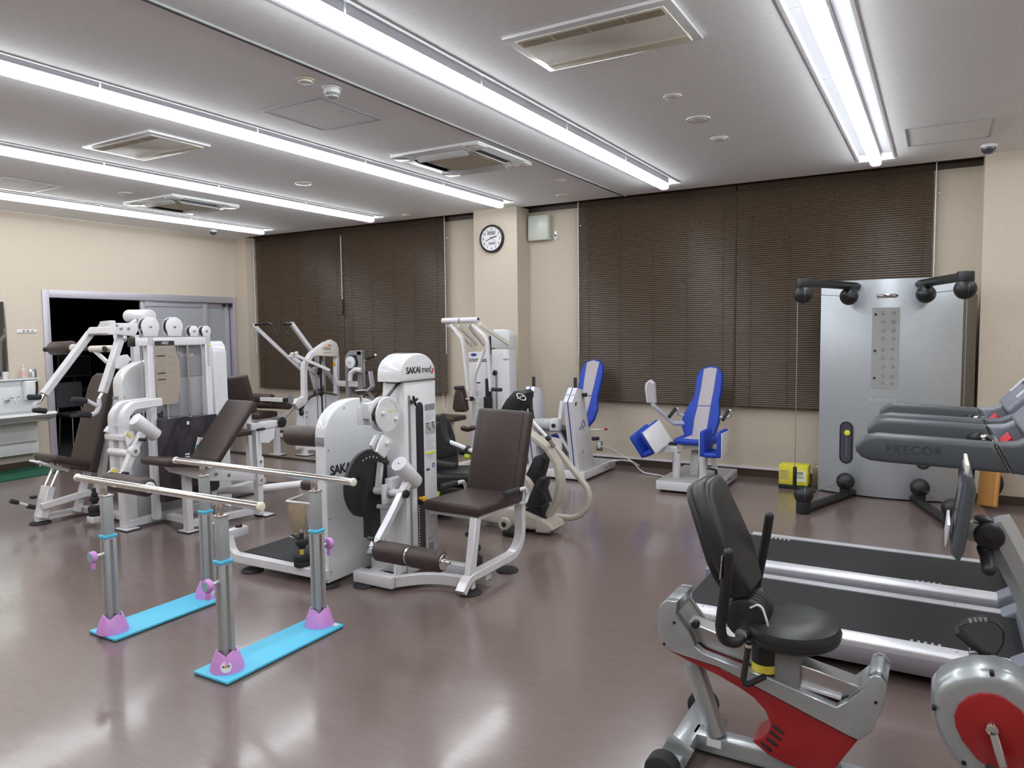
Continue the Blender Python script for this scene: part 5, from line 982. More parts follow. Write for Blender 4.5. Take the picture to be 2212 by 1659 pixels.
for nm, dx in (('R', 0.0), ('L', -0.52)):
    g = G(); g.pr3([p+V((dx-0.055, 0, 0)) for p in pf], (1, 0, 0), 0.11, 0.004); sp_ = g.build('side_panel', 'white', t)
    a, b, c_ = pf[5]+V((dx-0.055, -0.002, 0)), pf[0]+V((dx-0.055, -0.002, 0)), pf[1]+V((dx-0.055, -0.002, 0)); g = G(); g.rpath([a, b, c_], 0.012, 0.006, (0, -1, 0)); g.build('blue_stripe', 'bluestripe', sp_)
    p = (a+b)/2
    for s_ in (-1, 1): G().cyl(p+V((s_*0.03, -0.01, 0.0)), p+V((s_*0.03, 0.02, 0)), 0.016, 14, 0.006).build('panel_cap', 'white', sp_)
    q = (pf[4]+pf[5])/2+V((dx-0.055, 0.0, -0.01)); G().cyl(q, q+V((0, 0, 0.13)), 0.019, 14, 0.006).build('panel_handle', 'foam', t)
p = X(1243, 872, xr); G().lathe([(0, 0.004), (0.022, 0.004), (0.026, 0.006), (0.03, 0)], p, (1, 0, 0), 24).build('round_window', 'label', sp_); G().cyl(p, p+V((0.007, 0, 0)), 0.022, 20).build('round_glass', 'lens', sp_)
p = X(1258, 853, xr); g = G(); g.cyl(p, p+V((0.05, 0, 0)), 0.022, 16, 0.006); g.obox(p+V((0.04, 0, 0.0)), (0.02, 0.065, 0.022), Matrix.Rotation(0.5, 3, 'X'), 0.008); g.build('adjust_knob', 'black', t)
text('HUR', X(1250.5, 930, xr+0.001), (0, 1, 0), (0, 0, 1), 0.062, 'bluestripe', 'panel_letters', t, sp=1.25)
g = G(); q = [X(a, b, xr+0.002) for a, b in ((1256, 921), (1258, 912), (1259.5, 908), (1261.5, 908), (1262, 914), (1265, 916), (1262, 921))]; g.tube(q, 0.0035, 6); g.build('panel_emblem', 'bluestripe', t)
p = X(1258, 975, xr); G().cyl(p, p+V((0.012, 0, 0)), 0.014, 12, 0.003).build('panel_bolt', 'steel', t)
on = V((0.12, -0.93, 0.33)).normalized(); oo = V((-3.62, 7.92, 0.75))
out = [(1247, 900), (1246, 870), (1250, 835), (1255, 805), (1262, 788), (1274, 779), (1287, 777), (1298, 781), (1304, 790), (1304, 803), (1299, 830), (1292, 858), (1292, 885), (1284, 908), (1272, 922), (1256, 920)]
bluepad(t, out, [[(1268, 783), (1282, 778), (1295, 782), (1286, 820), (1278, 854), (1258, 854), (1262, 820)], [(1258, 856), (1278, 856), (1270, 885), (1263, 905), (1256, 905)]], oo, on)
g = G(); cushion(g, (-3.66, 7.58, 0.44), (0.34, 0.34, 0.06), None, 0.024); g.build('seat', 'blue', t); g = G(); g.box((-3.75, 7.5, 0.11), (-3.57, 7.70, 0.41), 0.006); g.build('seat_column', 'basegrey', t)
g = G(); g.bar((-3.66, 7.84, 0.40), (-3.66, 8.10, 0.95), 0.06, 0.04); g.build('backrest_post', 'white', t)
a = Y(1277, 928, 7.7); b = Y(1309, 927, 7.72); G().tube([a, b], 0.005, 6).build('release_rod', 'steel', t); G().ball(b, 0.014, 12, 8, V((1, 0, 0)), 1.7).build('release_knob', 'letred', t); b = Y(1223, 922, 7.55); G().ball(b, 0.014, 12, 8, V((1, 0, 0)), 1.7).build('release_knob', 'letred', t); G().tube([b, b+V((0.1, 0.1, 0))], 0.005, 6).build('release_rod', 'steel', t)
a = Y(1279, 948, 7.6); g = G(); grip(g, a, a+V((0.085, 0, 0.01)), 0.022); g.build('side_grip', 'foam', t)
# foot plates
for dx in (0.0,):
    g = G(); g.pr3([Y(1211, 866, 7.25), Y(1218, 866, 7.25), Y(1210, 935, 7.25), Y(1202, 933, 7.25)], (0, 1, 0), 0.03, 0.003); g.build('foot_plate', 'white', t)
    g = G(); g.rpath([Y(1206, 933, 7.25), Y(1233, 977, 7.25)], 0.03, 0.045, (0, -1, 0)); g.build('foot_lever', 'white', t); g = G(); g.rpath([Y(1217, 930, 7.27), Y(1235, 965, 7.27)], 0.04, 0.035, (0, -1, 0)); g.build('foot_tread', 'black', t)
g = G(); g.box((-4.10, 7.30, 0.52), (-3.55, 7.36, 0.60), 0.004); g.build('press_plate', 'letgrey', t)
a, b = Y(1152, 913, 7.2), Y(1192, 915, 7.2); g = G(); g.cyl(a, b, 0.055, 28, 0.006); g.build('air_cylinder', 'clear', t)
for k in range(6): q = a+(b-a)*((k+0.5)/6); G().lathe([(0.0555, -0.006), (0.060, -0.004), (0.060, 0.004), (0.0555, 0.006)], q, b-a, 28).build('cylinder_rib', 'clear', t)
g = G(); g.box((b.x, b.y-0.06, b.z-0.07), (b.x+0.10, b.y+0.06, b.z+0.06), 0.006); g.build('cylinder_block', 'white', t); p = b+V((0.06, -0.065, -0.01)); g = G(); g.cyl(p, p+V((0, -0.03, 0)), 0.022, 14, 0.005); g.build('valve_knob', 'black', t)
g = G(); g.rpath([Y(1152, 950, 7.25), Y(1190, 955, 7.25), Y(1215, 960, 7.25)], 0.04, 0.12, (0, 0, 1)); g.build('lower_linkage', 'white', t); g = G(); g.box((-4.05, 7.3, 0.114), (-3.55, 7.7, 0.25), 0.006); g.build('mechanism_box', 'basegrey', t)
# hoses
HA = bpy.data.objects['hip_adductor_machine']; (G().tube([V(q) for q in ((-3.31, 7.9, 0.118), (-3.22, 8.05, 0.12), (-3.10, 8.12, 0.10), (-3.0, 8.05, 0.03), (-2.9, 7.95, 0.012), (-2.7, 7.9, 0.010), (-2.55, 7.8, 0.010), (-2.46, 7.6, 0.03), (-2.43, 7.5, 0.128))], 0.009, 8, 0.10).build('air_hose', 'label', HA))
(G().tube([V(q) for q in ((-3.31, 7.7, 0.118), (-3.20, 7.78, 0.17), (-3.05, 7.86, 0.16), (-2.96, 7.94, 0.10), (-2.98, 8.02, 0.07), (-3.15, 8.1, 0.13), (-3.40, 8.2, 0.22), (-3.60, 8.33, 0.22))], 0.006, 8, 0.08).build('power_cable', 'label', t))
# ================================================================ recumbent cross trainer (black seat, beige frame)
t = thing('recumbent_stepper', 'beige recumbent stepper with black bucket seat behind the brown chair', 'exercise machine', (-3.3, 5.25, 0))
yc = 5.25
g = G(); pf = [(-3.95, 0.06), (-3.95, 0.20), (-3.2, 0.21), (-2.95, 0.20), (-2.72, 0.13), (-2.66, 0.08), (-2.70, 0.04), (-2.85, 0.03)]; g.prism(pf, (0, yc, 0), (1, 0, 0), (0, 0, 1), 0.22, 0.03, 3); g.build('base_beam', 'beige', t)
g = G(); g.prism([(-2.78, 0.15), (-2.74, 0.135), (-2.655, 0.10), (-2.64, 0.06), (-2.68, 0.025), (-2.80, 0.02)], (0, yc, 0), (1, 0, 0), (0, 0, 1), 0.24, 0.02, 3); g.build('base_end', 'beige', t)
g = G(); g.prism([(-2.92, 0.18), (-2.72, 0.13), (-2.77, 0.24), (-2.87, 0.28)], (0, yc, 0), (1, 0, 0), (0, 0, 1), 0.16, 0.01); g.build('rubber_boot', 'black', t)
# big arc frame and side loop
q = [(1120, 920), (1150, 940), (1185, 968), (1205, 1000), (1212, 1040), (1205, 1080), (1190, 1105), (1178, 1122)]
g = G(); g.rpath([Y(a, b, yc) for a, b in q], 0.10, 0.05, (0, 0, 1), 0.0, 0.012); g.build('arc_frame', 'beige', t)
q = [(1188, 952), (1215, 985), (1250, 1030), (1268, 1052), (1274, 1075), (1270, 1095), (1255, 1113), (1235, 1119), (1190, 1114)]
pts = [Y(a, b, yc+0.16+0.0*i) for i, (a, b) in enumerate(q)]; g = G(); g.rpath(fil(pts, 0.12, 5), 0.045, 0.05, (0, 1, 0), 0.0, 0.012); g.build('side_loop', 'beige', t)
# wheel cover and foot pedals
c = Y(1118, 1062, yc-0.06); g = G(); g.lathe([(0.13, -0.03), (0.155, -0.03), (0.165, 0), (0.155, 0.03), (0.13, 0.03)], c, (0, 1, 0), 40); g.build('wheel_cover', 'beige', t); G().cyl(c+V((0, -0.01, 0)), c+V((0, 0.02, 0)), 0.135, 36).build('wheel', 'label', t)
for dy, off in ((-0.16, 0), (0.20, 1)):
    q = [(1143, 1022), (1160, 985), (1178, 978), (1184, 990), (1178, 1015), (1170, 1040), (1155, 1095), (1128, 1110), (1120, 1100)] if off else [(1160, 1045), (1172, 1030), (1183, 1032), (1182, 1045), (1178, 1058), (1187, 1085), (1175, 1092), (1140, 1092), (1150, 1070)]
    g = G(); g.pr3([Y(a, b, yc+dy) for a, b in q], (0, 1, 0), 0.12, 0.012, 2); pd = g.build('foot_pedal', 'black', t)
    for k in range(3):
        a, b = (Y(1158+k*5, 1005+k*8, yc+dy-0.061), Y(1172+k*5, 1040+k*8, yc+dy-0.061)) if off else (Y(1163+k*5, 1050+k*6, yc+dy-0.061), Y(1175+k*5, 1082+k*2, yc+dy-0.061)); G().tube([a, b], 0.006, 6).build('pedal_rib', 'rubber', pd)
g = G(); g.tube([Y(1165, 1088, yc), Y(1140, 1115, yc), Y(1120, 1135, yc)], 0.010, 8); g.build('pedal_link', 'steel', t)
# console
q = [(1092, 885), (1105, 862), (1122, 843), (1135, 842), (1142, 848), (1141, 860), (1130, 882), (1120, 900)]
g = G(); g.pr3([Y(a, b, yc) for a, b in q], (0, 1, 0), 0.20, 0.012, 2); cn = g.build('console', 'black', t)
o = Y(1126, 857, yc-0.1015); g = G(); g.lathe([(0.030, 0), (0.035, 0.001), (0.040, 0)], o, (0, -1, 0), 28, sx=1.25, sy=0.62, up=(0.45, 0, 1)); g.build('console_badge', 'label', cn); text('NUSTEP', o+V((0.0, -0.001, -0.008)), (0.93, 0, 0.36), (-0.36, 0, 0.93), 0.021, 'label', 'badge_letters', cn, 'CENTER', bold=0.0004)
g = G(); g.rpath([Y(1145, 858, yc+0.12), Y(1146, 880, yc+0.12), Y(1150, 905, yc+0.12)], 0.05, 0.03, (1, 0, 0), 0.02, 0.01); g.build('console_handle', 'foam', t)
g = G(); g.bar(Y(1120, 880, yc), Y(1138, 960, yc), 0.07, 0.05, (1, 0, 0), 0.012); g.build('console_post', 'beige', t)
# arm levers
g = G(); g.tube([Y(1148, 903, yc-0.18), Y(1152, 912, yc-0.18), Y(1182, 945, yc-0.18)], 0.014, 10, 0.02); g.build('arm_lever', 'label', t); g = G(); g.cyl(Y(1181, 943, yc-0.18), Y(1188, 951, yc-0.18), 0.02, 12, 0.004); g.build('lever_collar', 'black', t); g = G(); g.tube([Y(1186, 949, yc-0.18), Y(1192, 957, yc-0.10), Y(1196, 963, yc+0.1)], 0.018, 10, 0.02); g.build('lever_joint', 'beige', t)
g = G(); g.tube([Y(957, 899, 4.98), Y(960, 930, 4.98), Y(964, 948, 4.98), Y(970, 955, 4.98)], 0.026, 14, 0.04, rnd=True); g.build('arm_grip', 'foam', t)
g = G(); g.tube([Y(968, 953, 4.98), Y(1005, 968, 4.98), Y(1080, 1000, 5.05)], 0.018, 12); g.build('arm_lever', 'label', t); g = G(); g.cyl(Y(1008, 968, 4.98), Y(1012, 971, 4.98), 0.026, 14); g.build('lever_collar', 'black', t)
g = G(); g.cyl(Y(1005, 985, 5.0), Y(1016, 988, 5.0), 0.022, 6); g.build('lime_knob', 'lime', t)
g = G(); g.tube([Y(1000, 925, 5.5), Y(1010, 928, 5.55), Y(1022, 924, 5.55)], 0.024, 12, 0.02, rnd=True); g.build('far_armrest', 'leather2', t)
# seat
sx = -3.78
on = V((0.90, 0.0, 0.30)).normalized()
g = G(); cushion(g, (-3.60, yc, 0.40), (0.46, 0.44, 0.13), Matrix.Rotation(math.radians(-6), 3, 'Y'), 0.055); g.build('seat', 'blackleather', t)
Rb = basis(V((-0.16, 0, 0.96)), (1, 0, 0)); g = G(); pts = [(-0.20, -0.28), (0.20, -0.28), (0.235, -0.12), (0.235, 0.08), (0.20, 0.20), (0.15, 0.27), (0.08, 0.30), (-0.08, 0.30), (-0.15, 0.27), (-0.20, 0.20), (-0.235, 0.08), (-0.235, -0.12)]
g.prism(pts, (-3.84, yc, 0.62), Rb @ V((1, 0, 0)), Rb @ V((0, 0, 1)), 0.12, 0.045, 4); bk = g.build('backrest', 'blackleather', t)
g = G(); g.prism([(a*0.62, b*0.55+0.07) for a, b in pts], V((-3.84, yc, 0.62))+Rb @ V((0, 0.06, 0)), Rb @ V((1, 0, 0)), Rb @ V((0, 0, 1)), 0.03, 0.012, 3); g.build('back_pad', 'blackleather', bk)
for dy in (-0.27, 0.27): g = G(); g.obox((-3.62, yc+dy, 0.545), (0.34, 0.07, 0.05), Matrix.Rotation(math.radians(4), 3, 'Y'), 0.02, 3); g.build('armrest', 'rubber', t)
g = G(); g.obox((-3.60, yc, 0.29), (0.50, 0.40, 0.10), None, 0.02); g.build('seat_base', 'black', t); g = G(); g.box((-3.72, yc-0.08, 0.18), (-3.48, yc+0.08, 0.26), 0.01); g.build('seat_column', 'black', t)
g = G(); g.tube([V((-3.66, 5.0, 0.30)), V((-3.66, 4.98, 0.24)), V((-3.50, 4.97, 0.23)), V((-3.46, 5.0, 0.26))], 0.016, 10, 0.03); g.build('lime_lever', 'lime', t); g = G(); g.tube([V((-3.72, 5.02, 0.36)), V((-3.69, 5.0, 0.31))], 0.014, 8, rnd=True); g.build('lime_lever', 'lime', t)
g = G(); g.box((-3.95, 5.0, 0.0), (-3.85, 5.5, 0.06), 0.01); g.build('rear_foot', 'black', t); g = G(); g.box((-3.02, 4.98, 0.0), (-2.92, 5.5, 0.05), 0.01); g.build('front_foot', 'black', t)
c = V((-3.02, 5.03, 0.09)); g = G(); g.lathe([(0, -0.02), (0.05, -0.02), (0.055, 0), (0.05, 0.02), (0, 0.02)], c, (0, 1, 0), 24); g.build('transport_wheel', 'beige', t); G().cyl(c+V((0, -0.022, 0)), c+V((0, 0, 0)), 0.022, 16).build('wheel_hub', 'black', t)
# ================================================================ chest machine at the pier ("compass")
t = thing('chest_press_machine', 'white chest press with overhead parallel levers standing against the pier', 'exercise machine', (-4.9, 7.6, 0))
g = G(); g.box((-5.03, 7.55, 0.0), (-4.78, 7.78, 1.405), 0.01); fc = g.build('front_cabinet', 'white', t)
text('compass', (-5.02, 7.5495, 1.285), (1, 0, 0), (0, 0, 1), 0.082, 'lettering', 'logo_letters', fc, bold=0.0015)
g = G(); g.lathe([(0, 0), (0.045, 0), (0.045, 0.002), (0, 0.002)], (-4.95, 7.549, 1.37), (0, -1, 0), 28, sx=1.0, sy=0.42); g.build('logo_oval', 'bluestripe', fc)
lines('label_text', [(0.0, 1.0-0.012*i, 0.06, 0.003) for i in range(5)], (-4.95, 7.5495, 0), (1, 0, 0), (0, 0, 1), 'letgrey', fc)['kind'] = 'stuff'
G().box((-4.97, 7.547, 1.02), (-4.86, 7.551, 1.035)).build('label_heading', 'lettering', fc); G().box((-4.96, 7.547, 0.86), (-4.89, 7.551, 0.93)).build('label_picture', 'labelgrey', fc); G().box((-4.96, 7.547, 0.765), (-4.89, 7.551, 0.775)).build('label_stripe', 'yellow', fc)
g = G(); g.box((-4.74, 7.62, 0.0), (-4.485, 7.80, 1.44), 0.01); tw = g.build('weight_tower', 'white', t)
g = G(); pr = [(0, 0), (0.40, 0), (0.40, 0.12)]+[(0.28+0.12*math.cos(math.radians(a)), 0.12+0.12*math.sin(math.radians(a))) for a in range(15, 91, 15)]+[(0.0, 0.24)]
pr = [(-0.16, 0), (0.16, 0), (0.16, 0.12)]+[(0.04+0.12*math.cos(math.radians(a)), 0.12+0.11*math.sin(math.radians(a))) for a in range(15, 91, 15)]+[(-0.10, 0.23), (-0.16, 0.20)]
g.prism([(a*0.82, b) for a, b in pr], (-4.615, 7.72, 1.45), (1, 0, 0), (0, 0, 1), 0.19, 0.012, 2); g.build('tower_hood', 'whitecover', t)
G().box((-4.685, 7.617, 0.4), (-4.655, 7.621, 1.18)).build('height_slot', 'letgrey', tw); g = G(); g.obox((-4.685, 7.60, 1.15), (0.05, 0.02, 0.06), Matrix.Rotation(0.5, 3, 'Y'), 0.008); g.build('adjust_knob', 'black', tw)
G().box((-4.785, 7.545, 0.30), (-4.755, 7.62, 1.08)).build('stack_slot', 'black', fc); g = G(); g.box((-4.80, 7.52, 0.62), (-4.72, 7.60, 0.86), 0.008); g.build('stack_cover', 'black', t)
G().box((-4.57, 7.617, 1.305), (-4.49, 7.621, 1.325)).build('maker_plate', 'labelgrey', tw)
lines('height_marks', [(0, 0.5+0.05*i, 0.012, 0.006) for i in range(12)], (-4.63, 7.6195, 0), (1, 0, 0), (0, 0, 1), 'letgrey', tw)['kind'] = 'stuff'
# overhead levers: roller bar and rods
yr = 7.20; ra, rb = Y(956, 693, yr), Y(1033, 691, yr); md = (ra+rb)/2
for a, b in ((ra, md-V((0.006, 0, 0))), (md+V((0.006, 0, 0)), rb)): G().cyl(a, b, 0.034, 24, 0.006).build('roller_bar', 'white', t)
G().cyl(ra, rb, 0.028, 16).build('roller_core', 'black', t)
tops = [(968, 702), (990, 702), (1012, 702), (1036, 700)]
for (a, b), (c_, d_) in zip(tops, ((1022, 747), (1032, 745), (1046, 745), (1100, 744))):
    g = G(); g.bar(Y(a, b, yr), Y(c_, d_, 7.55 if c_ < 1090 else 7.6), 0.03, 0.045, (0, 0, 1), 0.006); g.build('lever_rod', 'cream', t)
for pts in ([(975, 702), (997, 730), (1001, 745), (1012, 845)], [(1022, 702), (1047, 726), (1053, 740), (1061, 845)]):
    g = G(); g.rpath([Y(pts[0][0], pts[0][1], yr)]+[Y(a, b, 7.15) for a, b in pts[1:]], 0.035, 0.05, (0, 1, 0), 0.05, 0.006); g.build('press_arm', 'white', t)
g = G(); g.rpath([Y(1046, 755, 7.45), Y(1027, 806, 7.40), Y(1024, 825, 7.40), Y(1024, 925, 7.40), Y(1022, 985, 7.45)], 0.035, 0.05, (0, 1, 0), 0.05, 0.006); g.build('seat_column', 'white', t)
for a, b in (((982, 838), (1002, 837)), ((1062, 841), (1084, 842))): g = G(); grip(g, Y(a[0], a[1], 7.13), Y(b[0], b[1], 7.13), 0.022); g.build('hand_grip', 'foam', t)
on = V((0, -1, 0.02)); o = Y(995, 865, 7.2)
g = G(); g.pr3([Y(a, b, 7.2) for a, b in ((987, 841), (1002, 840), (1006, 860), (1010, 885), (1005, 890), (987, 889), (981, 882), (984, 855))], (0, 1, 0), 0.10, 0.025, 3); g.build('chest_pad', 'leather2', t)
g = G(); g.bar(Y(1005, 862, 7.25), Y(1040, 858, 7.4), 0.05, 0.02); g.build('pad_slider', 'alulight', t); p = Y(1021, 861, 7.28); G().cyl(p+V((0, -0.05, 0)), p+V((0, 0, 0)), 0.028, 16, 0.006).build('slider_knob', 'black', t); G().cyl(Y(1007, 862, 7.2), Y(1014, 862, 7.2), 0.02, 10).build('slider_joint', 'chrome', t)
g = G(); g.box((-5.3, 7.2, 0.0), (-4.8, 7.3, 0.06), 0.008); g.box((-5.06, 7.3, 0.0), (-4.96, 7.6, 0.06), 0.008); g.build('base_frame', 'white', t)
g = G(); g.box((-4.80, 7.66, 1.38), (-4.745, 7.72, 1.60), 0.006); g.build('pulley_block', 'black', t)
g = G(); cushion(g, (-5.1, 7.2, 0.62), (0.34, 0.30, 0.06), None, 0.02); g.build('seat', 'leather2', t); g = G(); g.bar((-5.1, 7.25, 0.04), (-5.1, 7.25, 0.6), 0.06, 0.06); g.build('seat_post', 'white', t)
# ================================================================ overhead press machine (left)
def footplate(t, x, y, w_=0.13, d_=0.10):
    g = G(); g.box((x-w_/2-0.006, y-d_/2-0.006, 0), (x+w_/2+0.006, y+d_/2+0.006, 0.008)); g.build('foot_rubber', 'rubber', t); g = G(); g.box((x-w_/2, y-d_/2, 0.008), (x+w_/2, y+d_/2, 0.018), 0.002); g.build('foot_plate', 'white', t)
t = thing('shoulder_press_machine', 'white press machine with long arms and brown seat in front of the dark doorway', 'exercise machine', (-6.7, 3.8, 0))
prof = [(0, 0.03), (0.60, 0.03), (0.60, 1.22)]+[(0.30+0.30*math.cos(math.radians(a)), 1.22+0.215*math.sin(math.radians(a))) for a in range(9, 180, 9)]+[(0, 1.22)]
g = G(); g.prism(prof, (-6.19, 3.77, 0), (0, 1, 0), (0, 0, 1), 0.14, 0.012, 3); cb_ = g.build('cabinet', 'whitecover', t)
g = G()
for y_, z_ in ((3.79, 1.05), (3.83, 1.05), (3.79, 1.12)): g.cyl((-6.1215, y_, z_), (-6.117, y_, z_), 0.007, 10)
g.build('screws', 'letgrey', cb_, kind='stuff'); G().box((-6.255, 3.762, 1.10), (-6.18, 3.772, 1.125)).build('cover_notch', 'letgrey', cb_)
logo(cb_, (-6.117, 3.775, 0.91), (0, 1, 0), (0, 0, 1), 0.082)
# seat and backrest
Rs = basis(V((0.0, 0.0, 1)), (0, 1, 0)); a, b = V((-6.78, 3.45, 0.595)), V((-6.78, 3.80, 0.465)); R = basis(b-a, (0, 0, 1)); g = G(); cushion(g, (a+b)/2, (0.34, 0.065, (b-a).length+0.04), R, 0.026); g.build('seat', 'leather', t)
a, b = V((-6.77, 3.76, 0.42)), V((-6.77, 4.01, 1.30)); R = basis(b-a, (0, -1, 0)); L_ = (b-a).length
pts = [(-0.17, -L_/2), (0.17, -L_/2), (0.185, -L_/2+0.05), (0.17, L_/2-0.14), (0.14, L_/2-0.04), (0.08, L_/2), (-0.08, L_/2), (-0.14, L_/2-0.04), (-0.17, L_/2-0.14), (-0.185, -L_/2+0.05)]
g = G(); g.prism(pts, (a+b)/2, R @ V((1, 0, 0)), R @ V((0, 0, 1)), 0.085, 0.028, 4); g.build('backrest', 'leather', t)
g = G(); g.bar((-6.8, 3.90, 0.06), (-6.8, 4.10, 1.2), 0.06, 0.05); g.build('backrest_post', 'white', t)
g = G(); g.pr3([X(75, 994, -6.8), X(140, 1012, -6.8), X(137, 1018, -6.8), X(72, 998, -6.8)], (1, 0, 0), 0.16, 0.002); g.build('seat_plate', 'white', t)
for dx in (-0.05, 0.05): G().cyl(V((-6.86+dx, 3.47, 0.26)), V((-6.86+dx, 3.60, 0.52)), 0.014, 12).build('seat_tube', 'chrome', t)
g = G(); g.bar(V((-6.86, 3.42, 0.05)), V((-6.86, 3.50, 0.32)), 0.13, 0.06, (0, 1, 0), 0.004); g.build('front_leg', 'white', t)
g = G(); g.rpath([V((-6.86, 3.38, 0.05)), V((-6.86, 3.80, 0.05)), V((-6.30, 3.80, 0.05)), V((-6.12, 3.80, 0.05))], 0.055, 0.055, (0, 0, 1), 0.02); g.build('base_rail', 'white', t)
g = G(); g.bar(V((-6.80, 3.40, 0.16)), V((-6.74, 3.80, 0.22)), 0.05, 0.055); g.build('upper_rail', 'white', t); g = G(); g.bar(V((-6.80, 3.70, 0.05)), V((-6.80, 3.83, 0.44)), 0.06, 0.05, (0, 1, 0)); g.build('seat_strut', 'white', t)
g = G(); g.bar(V((-7.6, 4.35, 0.10)), V((-6.4, 4.30, 0.12)), 0.05, 0.06); g.bar(V((-7.55, 4.55, 0.22)), V((-6.4, 4.5, 0.20)), 0.04, 0.03); g.build('rear_rail', 'white', t)
G().box((-7.68, 4.28, 0.0), (-7.48, 4.42, 0.012)).build('foot_plate', 'white', t); footpad(t, -6.87, 3.42, 0.085)
for a, b in (((22, 1082), (40, 1086)), ((58, 1093), (82, 1097))): g = G(); grip(g, X(a[0], a[1], -6.95), X(b[0], b[1], -6.95), 0.020); g.build('foot_grip', 'foam', t)
G().cyl(X(36, 1085, -6.95), X(60, 1092, -6.95), 0.013, 10).build('foot_bar', 'label', t); g = G(); g.obox(X(72, 1074, -6.88), (0.05, 0.05, 0.03), None, 0.01); g.build('release_lever', 'black', t)
# weights
G().cyl((-6.36, 3.62, 0.05), (-6.36, 3.62, 0.36), 0.009, 10).build('weight_post', 'chrome', t)
for z0, z1, r_ in ((0.09, 0.125, 0.055), (0.127, 0.165, 0.055), (0.215, 0.25, 0.042), (0.19, 0.215, 0.026), (0.255, 0.285, 0.026), (0.285, 0.33, 0.014)): G().cyl((-6.36, 3.62, z0), (-6.36, 3.62, z1), r_, 24, 0.004).build('weight_disc', 'rubber', t)
g = G(); g.box((-6.41, 3.57, 0.03), (-6.31, 3.83, 0.085), 0.004); g.build('weight_bracket', 'white', t)
# press arms: from the pivot over the seat forward and down to the grips
armR = [X(240, 720, -6.45), X(258, 722, -6.45), X(262, 738, -6.45), X(256, 790, -6.45), X(222, 848, -6.45)]
yT, zT = 4.02, 1.665
for nm, xa, pts in (('L', -7.1, [X(195, 720, -7.1), X(95, 852, -7.1)]), ('R', -6.45, [X(258, 735, -6.45), X(222, 848, -6.45)])):
    g = G(); g.rpath(pts, 0.06, 0.075, (1, 0, 0), 0, 0.008); g.build('press_arm', 'white', t)
g = G(); q0, q1 = X(197, 718, -7.1), X(257, 733, -6.45); g.rpath([X(188, 729, -7.1), q0, V((-6.98, (q0.y+q1.y)/2, 1.70)), V((-6.58, (q0.y+q1.y)/2, 1.70)), q1, X(256, 742, -6.45)], 0.07, 0.06, (0, 0, 1), 0.09, 0.008); g.build('arm_yoke', 'white', t)
for xa, e, h1, h2, h3, h4 in ((-7.1, (95, 852), (90, 858), (62, 858), (75, 885), (100, 884)), (-6.45, (222, 848), (185, 870), (160, 867), (172, 892), (200, 889))):
    p = X(e[0], e[1], xa); G().cyl(p, X(e[0]-8, e[1]+14, xa), 0.016, 12).build('arm_tip', 'chrome', t)
    g = G(); base = X(e[0]-8, e[1]+14, xa)
    if xa < -7: g.tube([base, X(82, 868, xa), X(74, 872, xa), X(76, 882, xa)], 0.02, 10, 0.02); g.build('grip_fork', 'white', t); gs = (((60, 858), (88, 858)), ((71, 885), (100, 888)))
    else: g.tube([base, X(215, 876, xa), X(208, 892, xa), X(193, 897, xa)], 0.020, 12, 0.05); g.tube([X(211, 877, xa), X(185, 864, xa)], 0.018, 12); g.build('grip_fork', 'white', t); gs = (((155, 863), (187, 866)), ((168, 894), (196, 897)))
    for a, b in gs: g = G(); grip(g, X(a[0], a[1], xa), X(b[0], b[1], xa), 0.026); g.build('hand_grip', 'foam', t)
# top counterweight, head frame, rear roller
g = G(); g.cyl(Y(278, 683, 4.25), Y(325, 683, 4.25), 0.062, 32, 0.006); g.build('counterweight', 'white', t)
g = G(); g.tube([Y(296, 692, 4.2), Y(280, 703, 4.15), Y(270, 718, 4.1), Y(268, 735, 4.05)], 0.022, 12, 0.06); g.build('counterweight_arm', 'white', t)
g = G(); g.pr3([X(245, 698, -6.4), X(290, 698, -6.4), X(293, 712, -6.4), X(285, 726, -6.4), X(240, 722, -6.4)], (1, 0, 0), 0.10, 0.006); hb = g.build('head_bracket', 'white', t)
for a, b in ((252, 703), (262, 710), (278, 710)): p = X(a, b, -6.345); G().cyl(p, p+V((0.008, 0, 0)), 0.012, 10).build('bolt', 'letgrey', hb)
g = G(); g.bar(Y(222, 702, 4.3), Y(244, 700, 4.3), 0.06, 0.07); g.bar(Y(222, 700, 4.3), Y(213, 716, 4.3), 0.04, 0.05); g.build('head_beam', 'white', t)
g = G(); g.cyl(Y(113, 753, 4.5), Y(158, 751, 4.5), 0.075, 32, 0.03, seg=4); g.build('rear_roller', 'leather', t); g = G(); grip(g, Y(97, 755, 4.5), Y(112, 754, 4.5), 0.028); g.build('roller_grip', 'foam', t)
G().cyl(Y(152, 752, 4.5), Y(162, 752, 4.5), 0.045, 24, 0.004).build('roller_cap', 'cream', t); g = G(); g.cyl(Y(160, 753, 4.5), Y(198, 753, 4.5), 0.025, 14); g.build('roller_shaft', 'black', t)
g = G(); g.cyl(Y(197, 754, 4.5), Y(245, 753, 4.5), 0.035, 16); g.build('roller_beam', 'cream', t); g = G(); g.bar(Y(205, 758, 4.5), Y(232, 783, 4.5), 0.035, 0.035); g.build('roller_brace', 'white', t); p = Y(228, 754, 4.45); G().cyl(p, p+V((0, -0.02, 0)), 0.03, 16).build('beam_cap', 'black', t)
g = G(); g.bar((-6.42, 4.1, 0.1), (-6.42, 4.1, 1.66), 0.06, 0.06); g.build('rear_column', 'white', t)
g = G(); g.pr3([X(256, 770, -6.30), X(272, 766, -6.30), X(280, 776, -6.30), X(262, 800, -6.30), X(252, 795, -6.30)], (1, 0, 0), 0.06, 0.006); g.build('arm_stop', 'white', t)
